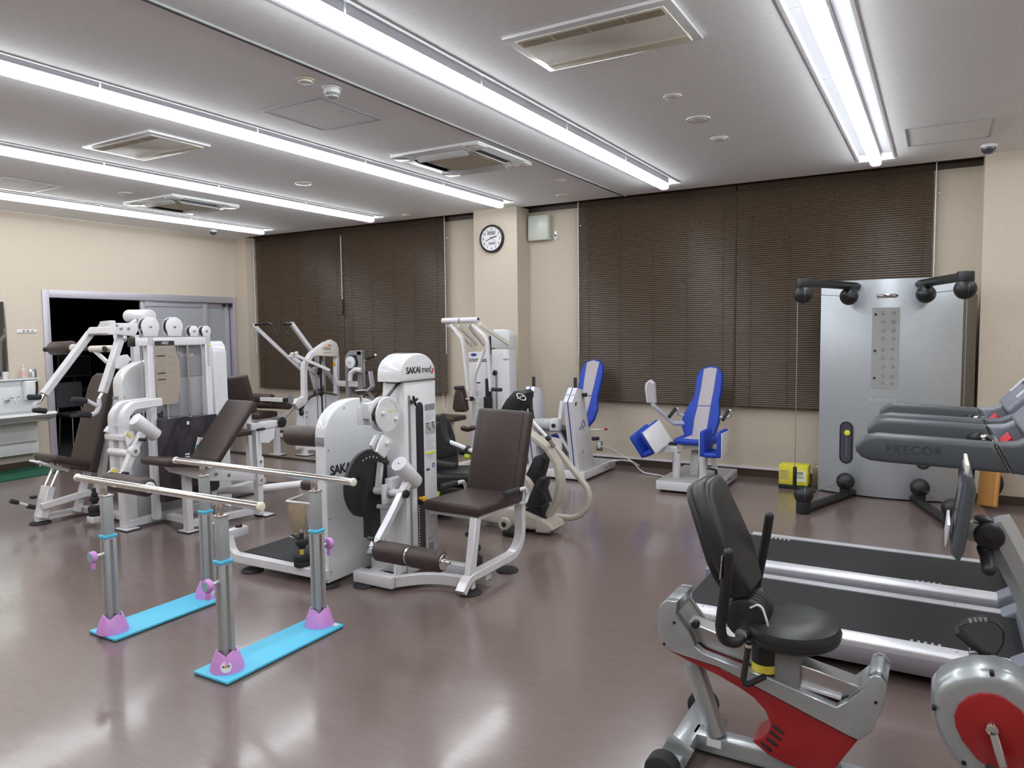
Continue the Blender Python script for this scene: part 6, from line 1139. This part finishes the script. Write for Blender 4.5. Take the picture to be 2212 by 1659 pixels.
# ================================================================ multi gym with two weight stacks, leg lever and bench
t = thing('multi_gym', 'white multi gym frame with pulleys, smoked weight shields and brown bench', 'exercise machine', (-5.7, 4.1, 0))
XN = -5.88; y0n, y1n, zt = 3.88, 4.45, 1.635
g = G(); g.bar((XN, y0n, 0.05), (XN, y0n, zt), 0.06, 0.06, (0, 1, 0)); g.build('upright', 'white', t); g = G(); g.bar((XN, y1n, 0.05), (XN, y1n, zt), 0.06, 0.06, (0, 1, 0)); up2 = g.build('upright', 'white', t)
g = G(); g.box((XN-0.03, y0n-0.14, zt-0.07), (XN+0.03, y1n+0.03, zt), 0.004); g.build('top_beam', 'white', t); G().box((XN-0.034, y0n-0.17, zt-0.074), (XN+0.034, y0n-0.14, zt+0.004), 0.004).build('beam_end_cap', 'black', t)
lines('caution_label', [(0.0, -0.022*i, 0.028, 0.014) for i in range(9)], (XN+0.031, y1n-0.014, 1.54), (0, 1, 0), (0, 0, 1), 'labelgrey', up2)['kind'] = 'stuff'; G().box((XN+0.0305, y1n-0.016, 1.558), (XN+0.032, y1n+0.014, 1.572)).build('caution_stripe', 'labelyellow', up2)
for yc_, r_ in ((3.885, 0.084), (4.115, 0.084), (4.31, 0.048), (4.44, 0.048)):
    zc = zt+r_*1.12; pts = [(r_*math.cos(math.radians(a)), r_*math.sin(math.radians(a))) for a in range(-30, 211, 15)]+[(-r_*0.75, -r_*1.0), (r_*0.75, -r_*1.0)]
    for dx in (0.026, -0.026): g = G(); g.prism(pts, (XN+dx, yc_, zc), (0, 1, 0), (0, 0, 1), 0.006, 0.001); g.build('pulley_plate', 'white', t)
    G().cyl((XN-0.02, yc_, zc), (XN+0.02, yc_, zc), r_*0.92, 28).build('pulley', 'rubber', t); G().cyl((XN+0.028, yc_, zc), (XN+0.036, yc_, zc), 0.012, 12, 0.003).build('pulley_bolt', 'steel', t)
g = G(); g.tube([V((XN, 3.885, zt+0.15)), V((XN, 4.115, zt+0.15))], 0.004, 6); g.tube([V((XN+0.0, 3.81, zt+0.08)), V((XN, 3.80, 0.95))], 0.004, 6); g.build('cable', 'steel', t)
for yy in (4.045, 4.16, 4.26): G().cyl((XN-0.01, yy, 0.2), (XN-0.01, yy, zt-0.06), 0.012 if yy != 4.16 else 0.006, 10).build('guide_rod', 'chrome', t)
G().box((XN-0.06, 4.03, 0.9), (XN-0.05, 4.43, 1.56), 0.002).build('back_shield', 'glassfrost', t); G().box((XN-0.048, 4.03, 1.28), (XN-0.044, 4.43, 1.56)).build('shield_header', 'letgrey', t); text('HG Fitness', (XN-0.043, 4.07, 1.46), (0, 1, 0), (0, 0, 1), 0.06, 'label', 'shield_letters', t, shear=0.3)
G().box((XN-0.10, 3.90, 0.20), (XN+0.09, 4.19, 0.93), 0.006).build('stack_shield', 'smoke', t); G().box((XN-0.10, 4.205, 0.20), (XN+0.05, 4.50, 0.915), 0.006).build('stack_shield', 'smoke', t)
G().box((XN+0.09, 4.15, 0.855), (XN+0.0915, 4.175, 0.885)).build('shield_sticker', 'label', t)
lines('stack_numbers', [(0, 0.48+0.026*i, 0.045, 0.016) for i in range(5)], (XN+0.0915, 4.12, 0), (0, 1, 0), (0, 0, 1), 'label', t)['kind'] = 'stuff'
g = G(); pts = []
card = [(0, 0, 1.05), (0, 0.20, 1.05), (0, 0.235, 1.25), (0, 0.23, 1.4), (0, 0.185, 1.60), (0, 0, 1.60)]
tc_ = thing('instruction_card', 'tan hanging instruction card with a dark header on the multi gym', 'sign', (XN+0.045, 4.0, 1.04))
g = G(); g.pr3([V((XN+0.045, 3.905+b, c_)) for a, b, c_ in card], (1, 0, 0), 0.004); g.build('card', 'card', tc_); G().box((XN+0.0475, 3.905, 1.565), (XN+0.049, 4.09, 1.605)).build('card_header', 'lettering', tc_); text('NRS', (XN+0.0495, 3.965, 1.575), (0, 1, 0), (0, 0, 1), 0.035, 'label', 'card_letters', tc_, shear=0.3)
random.seed(5); lines('card_text', [(0.012, 1.535-0.021*i, random.uniform(0.05, 0.09), 0.004) for i in range(16)]+[(0.12+0.045*(k % 2), 1.52-0.065*(k//2), 0.03, 0.03*(0.3+0.2*(k % 3))) for k in range(8)], (XN+0.0475, 3.905, 0), (0, 1, 0), (0, 0, 1), 'letgrey', tc_)['kind'] = 'stuff'
lines('card_rule', [(0.012, z_, 0.08, 0.009) for z_ in (1.47, 1.32, 1.265)], (XN+0.0475, 3.905, 0), (0, 1, 0), (0, 0, 1), 'lettering', tc_)['kind'] = 'stuff'
# base
g = G(); g.rpath([V((-5.95, 3.66, 0.05)), V((-5.95, 4.50, 0.05))], 0.06, 0.06); g.build('base_rail', 'white', t); g = G(); g.rpath([V((-5.92, 4.0, 0.05)), V((-5.42, 3.88, 0.09))], 0.05, 0.06); g.build('base_rail', 'white', t); g = G(); g.rpath([V((-5.42, 3.86, 0.07)), V((-5.35, 4.55, 0.05))], 0.055, 0.06); g.build('base_rail', 'white', t)
g = G(); g.rpath([V((-5.88, 4.48, 0.07)), V((-5.30, 4.52, 0.12))], 0.05, 0.06); g.build('base_rail', 'white', t)
g = G(); g.box((-6.03, 3.63, 0.02), (-5.93, 3.74, 0.42), 0.008); g.build('lever_column', 'white', t); footplate(t, -5.96, 3.66, 0.16, 0.12); footplate(t, -5.43, 3.865, 0.14, 0.10); footplate(t, -5.30, 4.56, 0.14, 0.10)
# curved lever frames
for dx, dy in ((-0.14, 0.0), (0.0, 0.0)):
    xx = -5.76+dx; g = G(); P_ = [X(262 if dx == 0 else 264, 1020, xx), X(262 if dx == 0 else 264, 900, xx), X(270, 876, xx), X(290, 866, xx), X(322, 868, xx)]
    g.rpath([V((xx, 3.55, 0.40)), V((xx, 3.55, 1.00)), V((xx, 3.62, 1.075)), V((xx, 3.88, 1.085))], 0.07, 0.065, (1, 0, 0), 0.10, 0.006); g.build('lever_frame', 'white', t)
g = G(); g.box((-5.96, 3.50, 0.80), (-5.70, 3.60, 0.845), 0.004); g.build('frame_bridge', 'white', t)
g = G(); g.rpath([V((-5.93, 3.50, 0.86)), V((-5.93, 3.53, 0.90)), V((-5.83, 3.58, 0.93))], 0.05, 0.03, (0, 0, 1), 0.03); g.build('cam_guard', 'white', t)
G().cyl((-5.92, 3.52, 0.70), (-5.62, 3.52, 0.70), 0.032, 20, 0.004).build('pivot_shaft', 'white', t)
pv = X(287, 974, -5.60); G().cyl(pv+V((-0.02, 0, 0)), pv+V((0.035, 0, 0)), 0.042, 24, 0.004).build('pivot_hub', 'white', t); G().cyl(pv+V((0.034, 0, 0)), pv+V((0.042, 0, 0)), 0.014, 12).build('pivot_bolt', 'steel', t)
up_ = X(307, 935, -5.60); lo = X(262, 1040, -5.60); g = G(); g.bar(up_, pv, 0.055, 0.05, (1, 0, 0)); g.build('counterweight_arm', 'white', t); g = G(); g.bar(pv, lo, 0.06, 0.045, (1, 0, 0)); g.build('leg_lever', 'white', t)
g = G(); g.cyl(X(291, 905, -5.59), X(337, 941, -5.59), 0.056, 36, 0.006); g.build('counterweight', 'white', t)
for a, b in ((285, 998), (257, 1017)): pass
for (a, b) in ((307, 949), (270, 1022)): g = G(); grip(g, X(a-7, b, -5.55), X(a+8, b+1, -5.55), 0.013); g.build('release_handle', 'black', t)
g = G(); g.pr3([X(268, 940, -5.63), X(274, 930, -5.63), X(288, 932, -5.63), X(290, 945, -5.63), X(275, 965, -5.63)], (1, 0, 0), 0.012); pl = g.build('dial_plate', 'label', t)
for a, b in ((276, 938), (282, 943)): p = X(a, b, -5.62); G().cyl(p, p+V((0.004, 0, 0)), 0.012, 12).build('dial_mark', 'labelyellow', pl)
g = G(); g.pr3([X(222, 1030, -5.68), X(245, 1010, -5.68), X(258, 1012, -5.68), X(252, 1030, -5.68), X(235, 1040, -5.68)], (1, 0, 0), 0.012); g.build('stop_plate', 'white', t); p = X(246, 1019, -5.67); G().obox(p, (0.004, 0.045, 0.04)).build('stop_label', 'labelyellow', t)
ry = 3.30; r0, r1 = V((-5.60, ry, 0.52)), V((-5.08, ry, 0.52)); g = G(); g.cyl(r0, r1, 0.072, 32, 0.026, seg=4); g.build('leg_roller', 'leather', t); G().cyl(r1, r1+V((0.02, 0, 0)), 0.042, 24, 0.004).build('roller_cap', 'label', t); G().cyl(V((-5.62, ry, 0.52)), r0, 0.03, 12).build('roller_axle', 'chrome', t)
g = G(); g.bar(V((-5.60, 3.42, 0.55)), V((-5.60, 3.30, 0.52)), 0.05, 0.04); g.build('roller_bracket', 'white', t)
# bench
a, b = V((-5.33, 3.50, 0.665)), V((-5.33, 4.0, 0.575)); R = basis(b-a, (0, 0, 1)); g = G(); cushion(g, (a+b)/2, (0.34, 0.065, (b-a).length), R, 0.026); g.build('seat', 'leather', t)
a, b = V((-5.33, 3.98, 0.60)), V((-5.33, 4.37, 1.045)); R = basis(b-a, (0, -1, 0.6)); g = G(); cushion(g, (a+b)/2, (0.34, 0.075, (b-a).length+0.04), R, 0.028); g.build('backrest', 'leather', t)
g = G(); g.pr3([V((-5.33, 3.60, 0.615)), V((-5.33, 3.95, 0.55)), V((-5.33, 4.5, 0.40)), V((-5.33, 4.5, 0.33)), V((-5.33, 3.95, 0.43)), V((-5.33, 3.66, 0.55))], (1, 0, 0), 0.07, 0.005); g.build('seat_beam', 'white', t)
g = G(); g.bar((-5.42, 3.86, 0.02), (-5.42, 3.86, 0.52), 0.06, 0.06, (0, 1, 0)); g.build('front_leg', 'white', t); g = G(); g.bar((-5.30, 4.50, 0.02), (-5.30, 4.50, 0.86), 0.06, 0.06, (0, 1, 0)); rp = g.build('rear_post', 'white', t)
g = G(); g.box((-5.33, 4.42, 0.80), (-5.27, 4.76, 0.86), 0.004); g.build('rear_arm', 'white', t); G().cyl((-5.345, 4.765, 0.835), (-5.255, 4.765, 0.835), 0.05, 24, 0.004).build('arm_end_cap', 'black', t); g = G(); grip(g, (-5.26, 4.47, 0.80), (-5.26, 4.56, 0.80), 0.012); g.build('release_pin', 'black', t)
g = G(); g.pr3([V((-5.265, 4.50, 0.79)), V((-5.265, 4.68, 0.79)), V((-5.265, 4.66, 0.70)), V((-5.265, 4.60, 0.665)), V((-5.265, 4.50, 0.68))], (1, 0, 0), 0.012); g.build('gusset_plate', 'white', t)
g = G(); g.box((-5.268, 4.465, 0.30), (-5.26, 4.535, 0.55), 0.002); mp_ = g.build('mount_plate', 'white', t)
for z_ in (0.34, 0.51): G().cyl((-5.262, 4.50, z_), (-5.252, 4.50, z_), 0.012, 12).build('bolt', 'steel', mp_)
for y_, z_ in ((4.05, 0.47), (4.18, 0.44)): G().cyl((-5.296, y_, z_), (-5.285, y_, z_), 0.014, 12).build('bolt', 'steel', t)
g = G(); g.rpath([V((-5.75, 4.46, 0.42)), V((-5.33, 4.46, 0.42))], 0.05, 0.06); g.build('cross_tube', 'white', t); g = G(); g.tube([V((-5.70, 4.40, 0.22)), V((-5.34, 4.50, 0.25)), V((-5.10, 4.90, 0.25)), V((-4.75, 5.3, 0.30))], 0.035, 12, 0.05); g.build('floor_tube', 'white', t)
g = G(); g.lathe([(0, 0), (0.06, 0), (0.07, 0.08), (0.062, 0.08), (0.055, 0.01), (0, 0.01)], (-5.45, 4.20, 0.43), (0, 0, 1), 20); g.build('pen_cup', 'white', t)
for k, a in enumerate((-0.3, 0.0, 0.35)):
    o = V((-5.52, 4.02, 0.64)); d = V((a*0.25, 0.35, 0.85)).normalized()
    tp = thing('ballpoint_pen', ['blue pen leaning leftmost beside the bench backrest', 'blue pen in the middle beside the bench backrest', 'blue pen leaning rightmost beside the bench backrest'][k], 'pen', o+V((k*0.012, 0, 0)), 'pens beside the bench'); o2 = o+V((k*0.012, 0, 0))
    G().cyl(o2, o2+d*0.075, 0.0055, 8).build('pen_barrel', 'bluestripe' if k else 'blueplate', tp); G().cyl(o2+d*0.074, o2+d*0.14, 0.005, 8).build('pen_top', 'label', tp)
# ================================================================ white tower machine behind the multi gym
t = thing('back_extension_machine', 'white rounded tower with a brown backrest and black handles behind the multi gym', 'exercise machine', (-6.3, 5.0, 0))
g = G(); pr = [(-0.11, 0), (0.11, 0), (0.11, 1.46), (0.09, 1.53), (0.05, 1.57), (-0.05, 1.57), (-0.09, 1.53), (-0.11, 1.46)]; g.prism(pr, (-6.22, 4.78, 0.02), (1, 0, 0), (0, 0, 1), 0.16, 0.014, 3); g.build('tower', 'whitecover', t)
a, b = V((-6.45, 5.34, 0.80)), V((-6.45, 5.22, 1.215)); R = basis(b-a, (0.5, -1, 0)); g = G(); cushion(g, (a+b)/2, (0.26, 0.085, (b-a).length), R, 0.03); g.build('backrest', 'leather', t)
g = G(); grip(g, X(470, 812, -6.5), X(477, 800, -6.5), 0.022); g.build('hand_grip', 'foam', t); g = G(); grip(g, X(468, 826, -6.5), X(478, 822, -6.5), 0.022); g.build('hand_grip', 'foam', t)
g = G(); g.pr3([X(462, 830, -6.42), X(474, 828, -6.42), X(482, 850, -6.42), X(478, 866, -6.42), X(464, 860, -6.42)], (1, 0, 0), 0.05, 0.006); g.build('pivot_plate', 'white', t); p = X(475, 853, -6.39); G().cyl(p, p+V((0.01, 0, 0)), 0.02, 12).build('pivot_bolt', 'steel', t); G().cyl(X(468, 875, -6.5), X(480, 872, -6.5), 0.05, 20, 0.006).build('pivot_tube', 'white', t)
g = G(); g.bar((-6.30, 4.86, 0.05), (-6.40, 5.5, 0.05), 0.08, 0.06); g.build('base_rail', 'white', t); g = G(); g.bar((-6.42, 5.36, 0.05), (-6.45, 5.36, 1.0), 0.06, 0.06); g.build('seat_post', 'white', t)
g = G(); cushion(g, (-6.42, 5.12, 0.62), (0.32, 0.36, 0.06), None, 0.02); g.build('seat', 'leather', t)
G().box((-6.4, 4.7, 0), (-6.1, 5.6, 0.02)).build('floor_plate', 'rubber', t)
# ================================================================ pulldown machine by the left window
t = thing('lat_pulldown_machine', 'white pulldown machine with two raised lever arms and black hooked handles', 'exercise machine', (-7.6, 7.2, 0))
XS = -7.45
q = [(655, 984), (652, 800), (668, 772), (700, 744), (714, 736)]
loop = [X(a, b, XS) for a, b in [(656, 980), (656, 792)]]+[X(668, 770, XS), X(700, 745, XS)]
g = G(); g.rpath([V((XS, 7.13, 0.02)), X(656, 790, XS), X(672, 765, XS), X(702, 743, XS)], 0.07, 0.075, (1, 0, 0), 0.14, 0.008); g.build('main_frame', 'white', t)
g = G(); g.pr3([X(a, b, XS) for a, b in ((676, 768), (676, 760), (700, 741), (712, 734), (722, 740), (727, 752), (727, 771))], (1, 0, 0), 0.09, 0.008); hd = g.build('head_plate', 'cream', t)
text('STRIVE', X(696.5, 757, XS+0.046), (0, 1, 0), (0, 0, 1), 0.062, 'lettering', 'logo_letters', hd, sp=0.85); text('SMART STRENGTH', X(699, 763, XS+0.046), (0, 1, 0), (0, 0, 1), 0.018, 'letred', 'logo_letters', hd)
for k, m_ in enumerate(('labelyellow', 'letred', 'red')): p = X(706+k*4, 746, XS+0.046); G().cyl(p, p+V((0.002, 0, 0)), 0.012, 12).build('logo_dot', m_, hd)
g = G(); g.bar(X(726, 768, XS), V((XS, 7.75, 0.05)), 0.06, 0.07, (1, 0, 0)); rf = g.build('rear_upright', 'white', t)
G().obox(X(722, 787, XS+0.037), (0.004, 0.045, 0.05)).build('caution_sticker', 'orange', rf)
for a in (682, 692, 700): G().cyl(V((XS, X(a, 770, XS).y, 0.3)), X(a, 770, XS), 0.012 if a != 692 else 0.016, 10).build('guide_rod', 'steel' if a != 692 else 'black', t)
g = G(); g.prism([(-0.25, 0.1), (0.60, 0.1), (0.62, 0.65), (0.45, 0.78), (0.2, 0.82), (-0.05, 0.76), (-0.22, 0.6)], (XS-0.02, 7.25, 0), (0, 1, 0), (0, 0, 1), 0.05, 0.004); g.build('lower_cover', 'white', t)
g = G(); g.rpath([V((XS+0.01, 7.05+0.0, 0.62)), V((XS+0.01, 7.25, 0.80)), V((XS+0.01, 7.5, 0.83)), V((XS+0.01, 7.75, 0.78))], 0.06, 0.012, (0, 0, 1), 0.2); g.build('cover_edge', 'black', t)
for a, b in ((662, 890), (662, 901)): p = X(a, b, XS+0.04); G().cyl(p, p+V((0.006, 0, 0)), 0.014, 12).build('bolt', 'letgrey', t)
# lever arms
for top, bot, xs in (((545, 700), (650, 798), 0), ((629, 698), (728, 832), 1)):
    a = Y(top[0], top[1], 7.15); b = Y(bot[0], bot[1], 7.75 if xs == 0 else 7.95); g = G(); g.bar(a, b, 0.065, 0.05, (0, 0, 1), 0.006); arm = g.build('lever_arm', 'white', t)
    d = (b-a).normalized(); G().bar(a-d*0.008, a+d*0.006, 0.067, 0.052, (0, 0, 1), 0.004).build('arm_cap', 'letgrey', arm)
    h = [(552, 702), (580, 698), (588, 702), (600, 725)] if xs == 0 else [(627, 700), (616, 698), (612, 703), (624, 725)]
    g = G(); g.tube([Y(q_[0], q_[1], 7.10) for q_ in h], 0.018, 12, 0.03, rnd=True); g.build('hook_handle', 'black', t)
g = G(); g.bar(Y(625, 768, 7.1), Y(690, 812, 7.5), 0.05, 0.05); g.bar(Y(640, 768, 7.0), Y(712, 800, 7.4), 0.04, 0.04); g.build('link_arm', 'white', t)
for a, b in ((631, 768), (640, 766)): g = G(); g.cyl(Y(a, b-6, 7.0), Y(a+1, b+6, 7.02), 0.025, 14, 0.006); g.build('link_cap', 'whitecover', t)
g = G(); g.pr3([X(668, 798, XS-0.12), X(686, 790, XS-0.12), X(704, 795, XS-0.12), X(697, 830, XS-0.12), X(688, 856, XS-0.12), X(682, 850, XS-0.12)], (1, 0, 0), 0.05, 0.006); g.build('pivot_plate', 'white', t); p = X(686, 802, XS-0.05); G().cyl(p, p+V((0.05, 0, 0)), 0.05, 20, 0.006).build('pivot_hub', 'black', t); p = X(688, 850, XS-0.05); g = G(); g.ball(p, 0.07, 16, 10); g.build('shock_pad', 'black', t); p = X(650, 892, XS+0.0); g = G(); g.ball(p, 0.04, 14, 10); g.build('bumper', 'black', t)
g = G(); g.bar(V((XS, 7.13, 0.80)), V((-7.95, 6.9, 0.28)), 0.05, 0.06); g.build('seat_strut', 'white', t); g = G(); g.pr3([X(638, 862, XS), X(652, 858, XS), X(652, 876, XS), X(640, 884, XS), X(632, 872, XS)], (1, 0, 0), 0.09, 0.006); g.build('strut_plate', 'white', t)
# thigh pads and seat
yp = 6.75
for a, b, r_ in (((539, 859), (588, 861), 0.062), ((556, 873), (592, 874), 0.055), ((592, 874), (626, 876), 0.055)): g = G(); g.cyl(Y(a[0], a[1], yp), Y(b[0], b[1], yp), r_, 28, 0.022, seg=4); g.build('thigh_roller', 'leather2', t)
g = G(); g.cyl(Y(528, 860, yp), Y(540, 859, yp), 0.03, 16); g.build('roller_end', 'white', t); g = G(); g.bar(Y(565, 862, yp-0.08), Y(615, 864, yp-0.08), 0.06, 0.05); g.build('pad_bar', 'white', t); G().bar(Y(614, 864, yp-0.08), Y(622, 864, yp-0.08), 0.062, 0.052).build('pad_bar_cap', 'black', t); p = Y(628, 862, yp-0.08); g = G(); g.lathe([(0, -0.01), (0.07, -0.01), (0.07, 0.01), (0, 0.01)], p, (0.6, -0.8, 0), 16, sx=0.5); g.build('adjust_wheel', 'steel', t)
g = G(); cushion(g, (-7.88, 6.70, 0.585), (0.46, 0.34, 0.08), None, 0.026); g.build('seat', 'leather2', t); g = G(); g.box((-7.95, 6.60, 0.48), (-7.70, 6.80, 0.545), 0.006); g.build('seat_plate', 'white', t); g = G(); g.bar((-7.82, 6.98, 0.02), (-7.82, 6.98, 0.55), 0.07, 0.07); g.build('seat_post', 'white', t)
footplate(t, -7.82, 6.98, 0.2, 0.14); footplate(t, XS, 7.13, 0.2, 0.14); g = G(); g.rpath([V((-7.82, 7.0, 0.28)), V((-7.5, 7.3, 0.20))], 0.05, 0.05); g.build('base_rail', 'white', t); g = G(); g.bar((XS, 7.15, 0.10), (XS+0.35, 7.40, 0.10), 0.08, 0.06); g.bar((XS, 7.15, 0.22), (XS, 7.8, 0.10), 0.07, 0.08); g.build('base_beam', 'white', t)
# ================================================================ grey framed arm trainer behind the cabinet
t = thing('arm_trainer', 'grey framed pulley trainer with a crank handle in front of the left blinds', 'exercise machine', (-7.0, 7.75, 0))
yg = 7.72
g = G(); a = Y(750, 860, yg); xl, xr_ = Y(752, 800, yg).x, Y(780, 800, yg).x; zt = Y(765, 763, yg).z
g.rpath([V((xl, yg, 0.02)), V((xl, yg, zt)), V((xr_+0.03, yg, zt+0.005))], 0.07, 0.06, (0, 1, 0), 0.10, 0.008); g.build('frame', 'letgrey', t); g = G(); g.bar((xr_, yg, 0.02), (xr_, yg, zt+0.03), 0.09, 0.06); ru = g.build('rear_upright', 'letgrey', t); G().box((xr_-0.045, yg-0.03, zt+0.015), (xr_+0.045, yg+0.03, zt+0.035)).build('upright_cap', 'label', ru)
c = Y(757, 783, yg-0.06); g = G(); g.cyl(c+V((0, -0.012, 0)), c+V((0, 0.03, 0)), 0.085, 36, 0.004); g.build('pulley', 'label', t); G().lathe([(0.088, 0), (0.098, 0.004), (0.098, 0.03), (0.088, 0.034)], c+V((0.014, 0.03, 0)), (0, -1, 0), 36).build('pulley_guard', 'black', t); G().cyl(c+V((0, -0.018, 0)), c, 0.012, 12).build('pulley_bolt', 'steel', t)
for a in (766, 773): p = Y(a, 790, yg); G().cyl((p.x, yg, 0.4), (p.x, yg, zt-0.03), 0.006, 8).build('guide_rod', 'steel', t)
g = G(); g.box((-7.38, yg-0.03, 0.905), (-6.95, yg+0.03, 0.985), 0.006); g.build('cross_beam', 'white', t)
g = G(); g.tube([Y(756, 822, yg-0.1), Y(758, 806, yg-0.1), Y(768, 798, yg-0.1), Y(782, 800, yg-0.1)], 0.035, 14, 0.06); g.build('white_hoop', 'white', t)
g = G(); cushion(g, Y(757, 833, yg+0.08), (0.30, 0.10, 0.06), None, 0.02); g.build('red_pad', 'red', t)
g = G(); g.tube([Y(788, 835, yg-0.1), Y(787, 795, yg-0.1), Y(786, 782, yg-0.1), Y(793, 776, yg-0.1)], 0.015, 10, 0.02); g.build('crank_tube', 'steel', t); g = G(); grip(g, Y(791, 776, yg-0.1), Y(809, 768, yg-0.1), 0.02); g.build('crank_grip', 'black', t); p = Y(811, 767, yg-0.1); G().ball(p, 0.018, 10, 8).build('crank_tip', 'label', t)
g = G(); g.rpath([Y(800, 802, yg-0.12), Y(805, 835, yg-0.12), Y(790, 848, yg-0.12), Y(772, 852, yg-0.12)], 0.03, 0.075, (0, -1, 0), 0.03, 0.006); bl_ = g.build('bent_plate', 'lilacgrey', t)
for a, b in ((800, 808), (802, 832)): p = Y(a, b, yg-0.137); G().cyl(p, p+V((0, -0.006, 0)), 0.01, 10).build('bolt', 'letgrey', bl_)
g = G(); g.rpath([Y(790, 842, yg-0.02), Y(805, 860, yg-0.02), Y(818, 885, yg-0.02)], 0.04, 0.05, (0, 1, 0), 0.1); g.build('curved_leg', 'letgrey', t); g = G(); g.lathe([(0.17, -0.01), (0.19, -0.01), (0.19, 0.01), (0.17, 0.01)], Y(803, 830, yg+0.10), (0, -1, 0), 36); g.build('flywheel_ring', 'tape', t)
g = G(); g.box((-7.30, yg-0.15, 0.0), (-6.6, yg+0.25, 0.06), 0.01); g.build('base', 'letgrey', t)
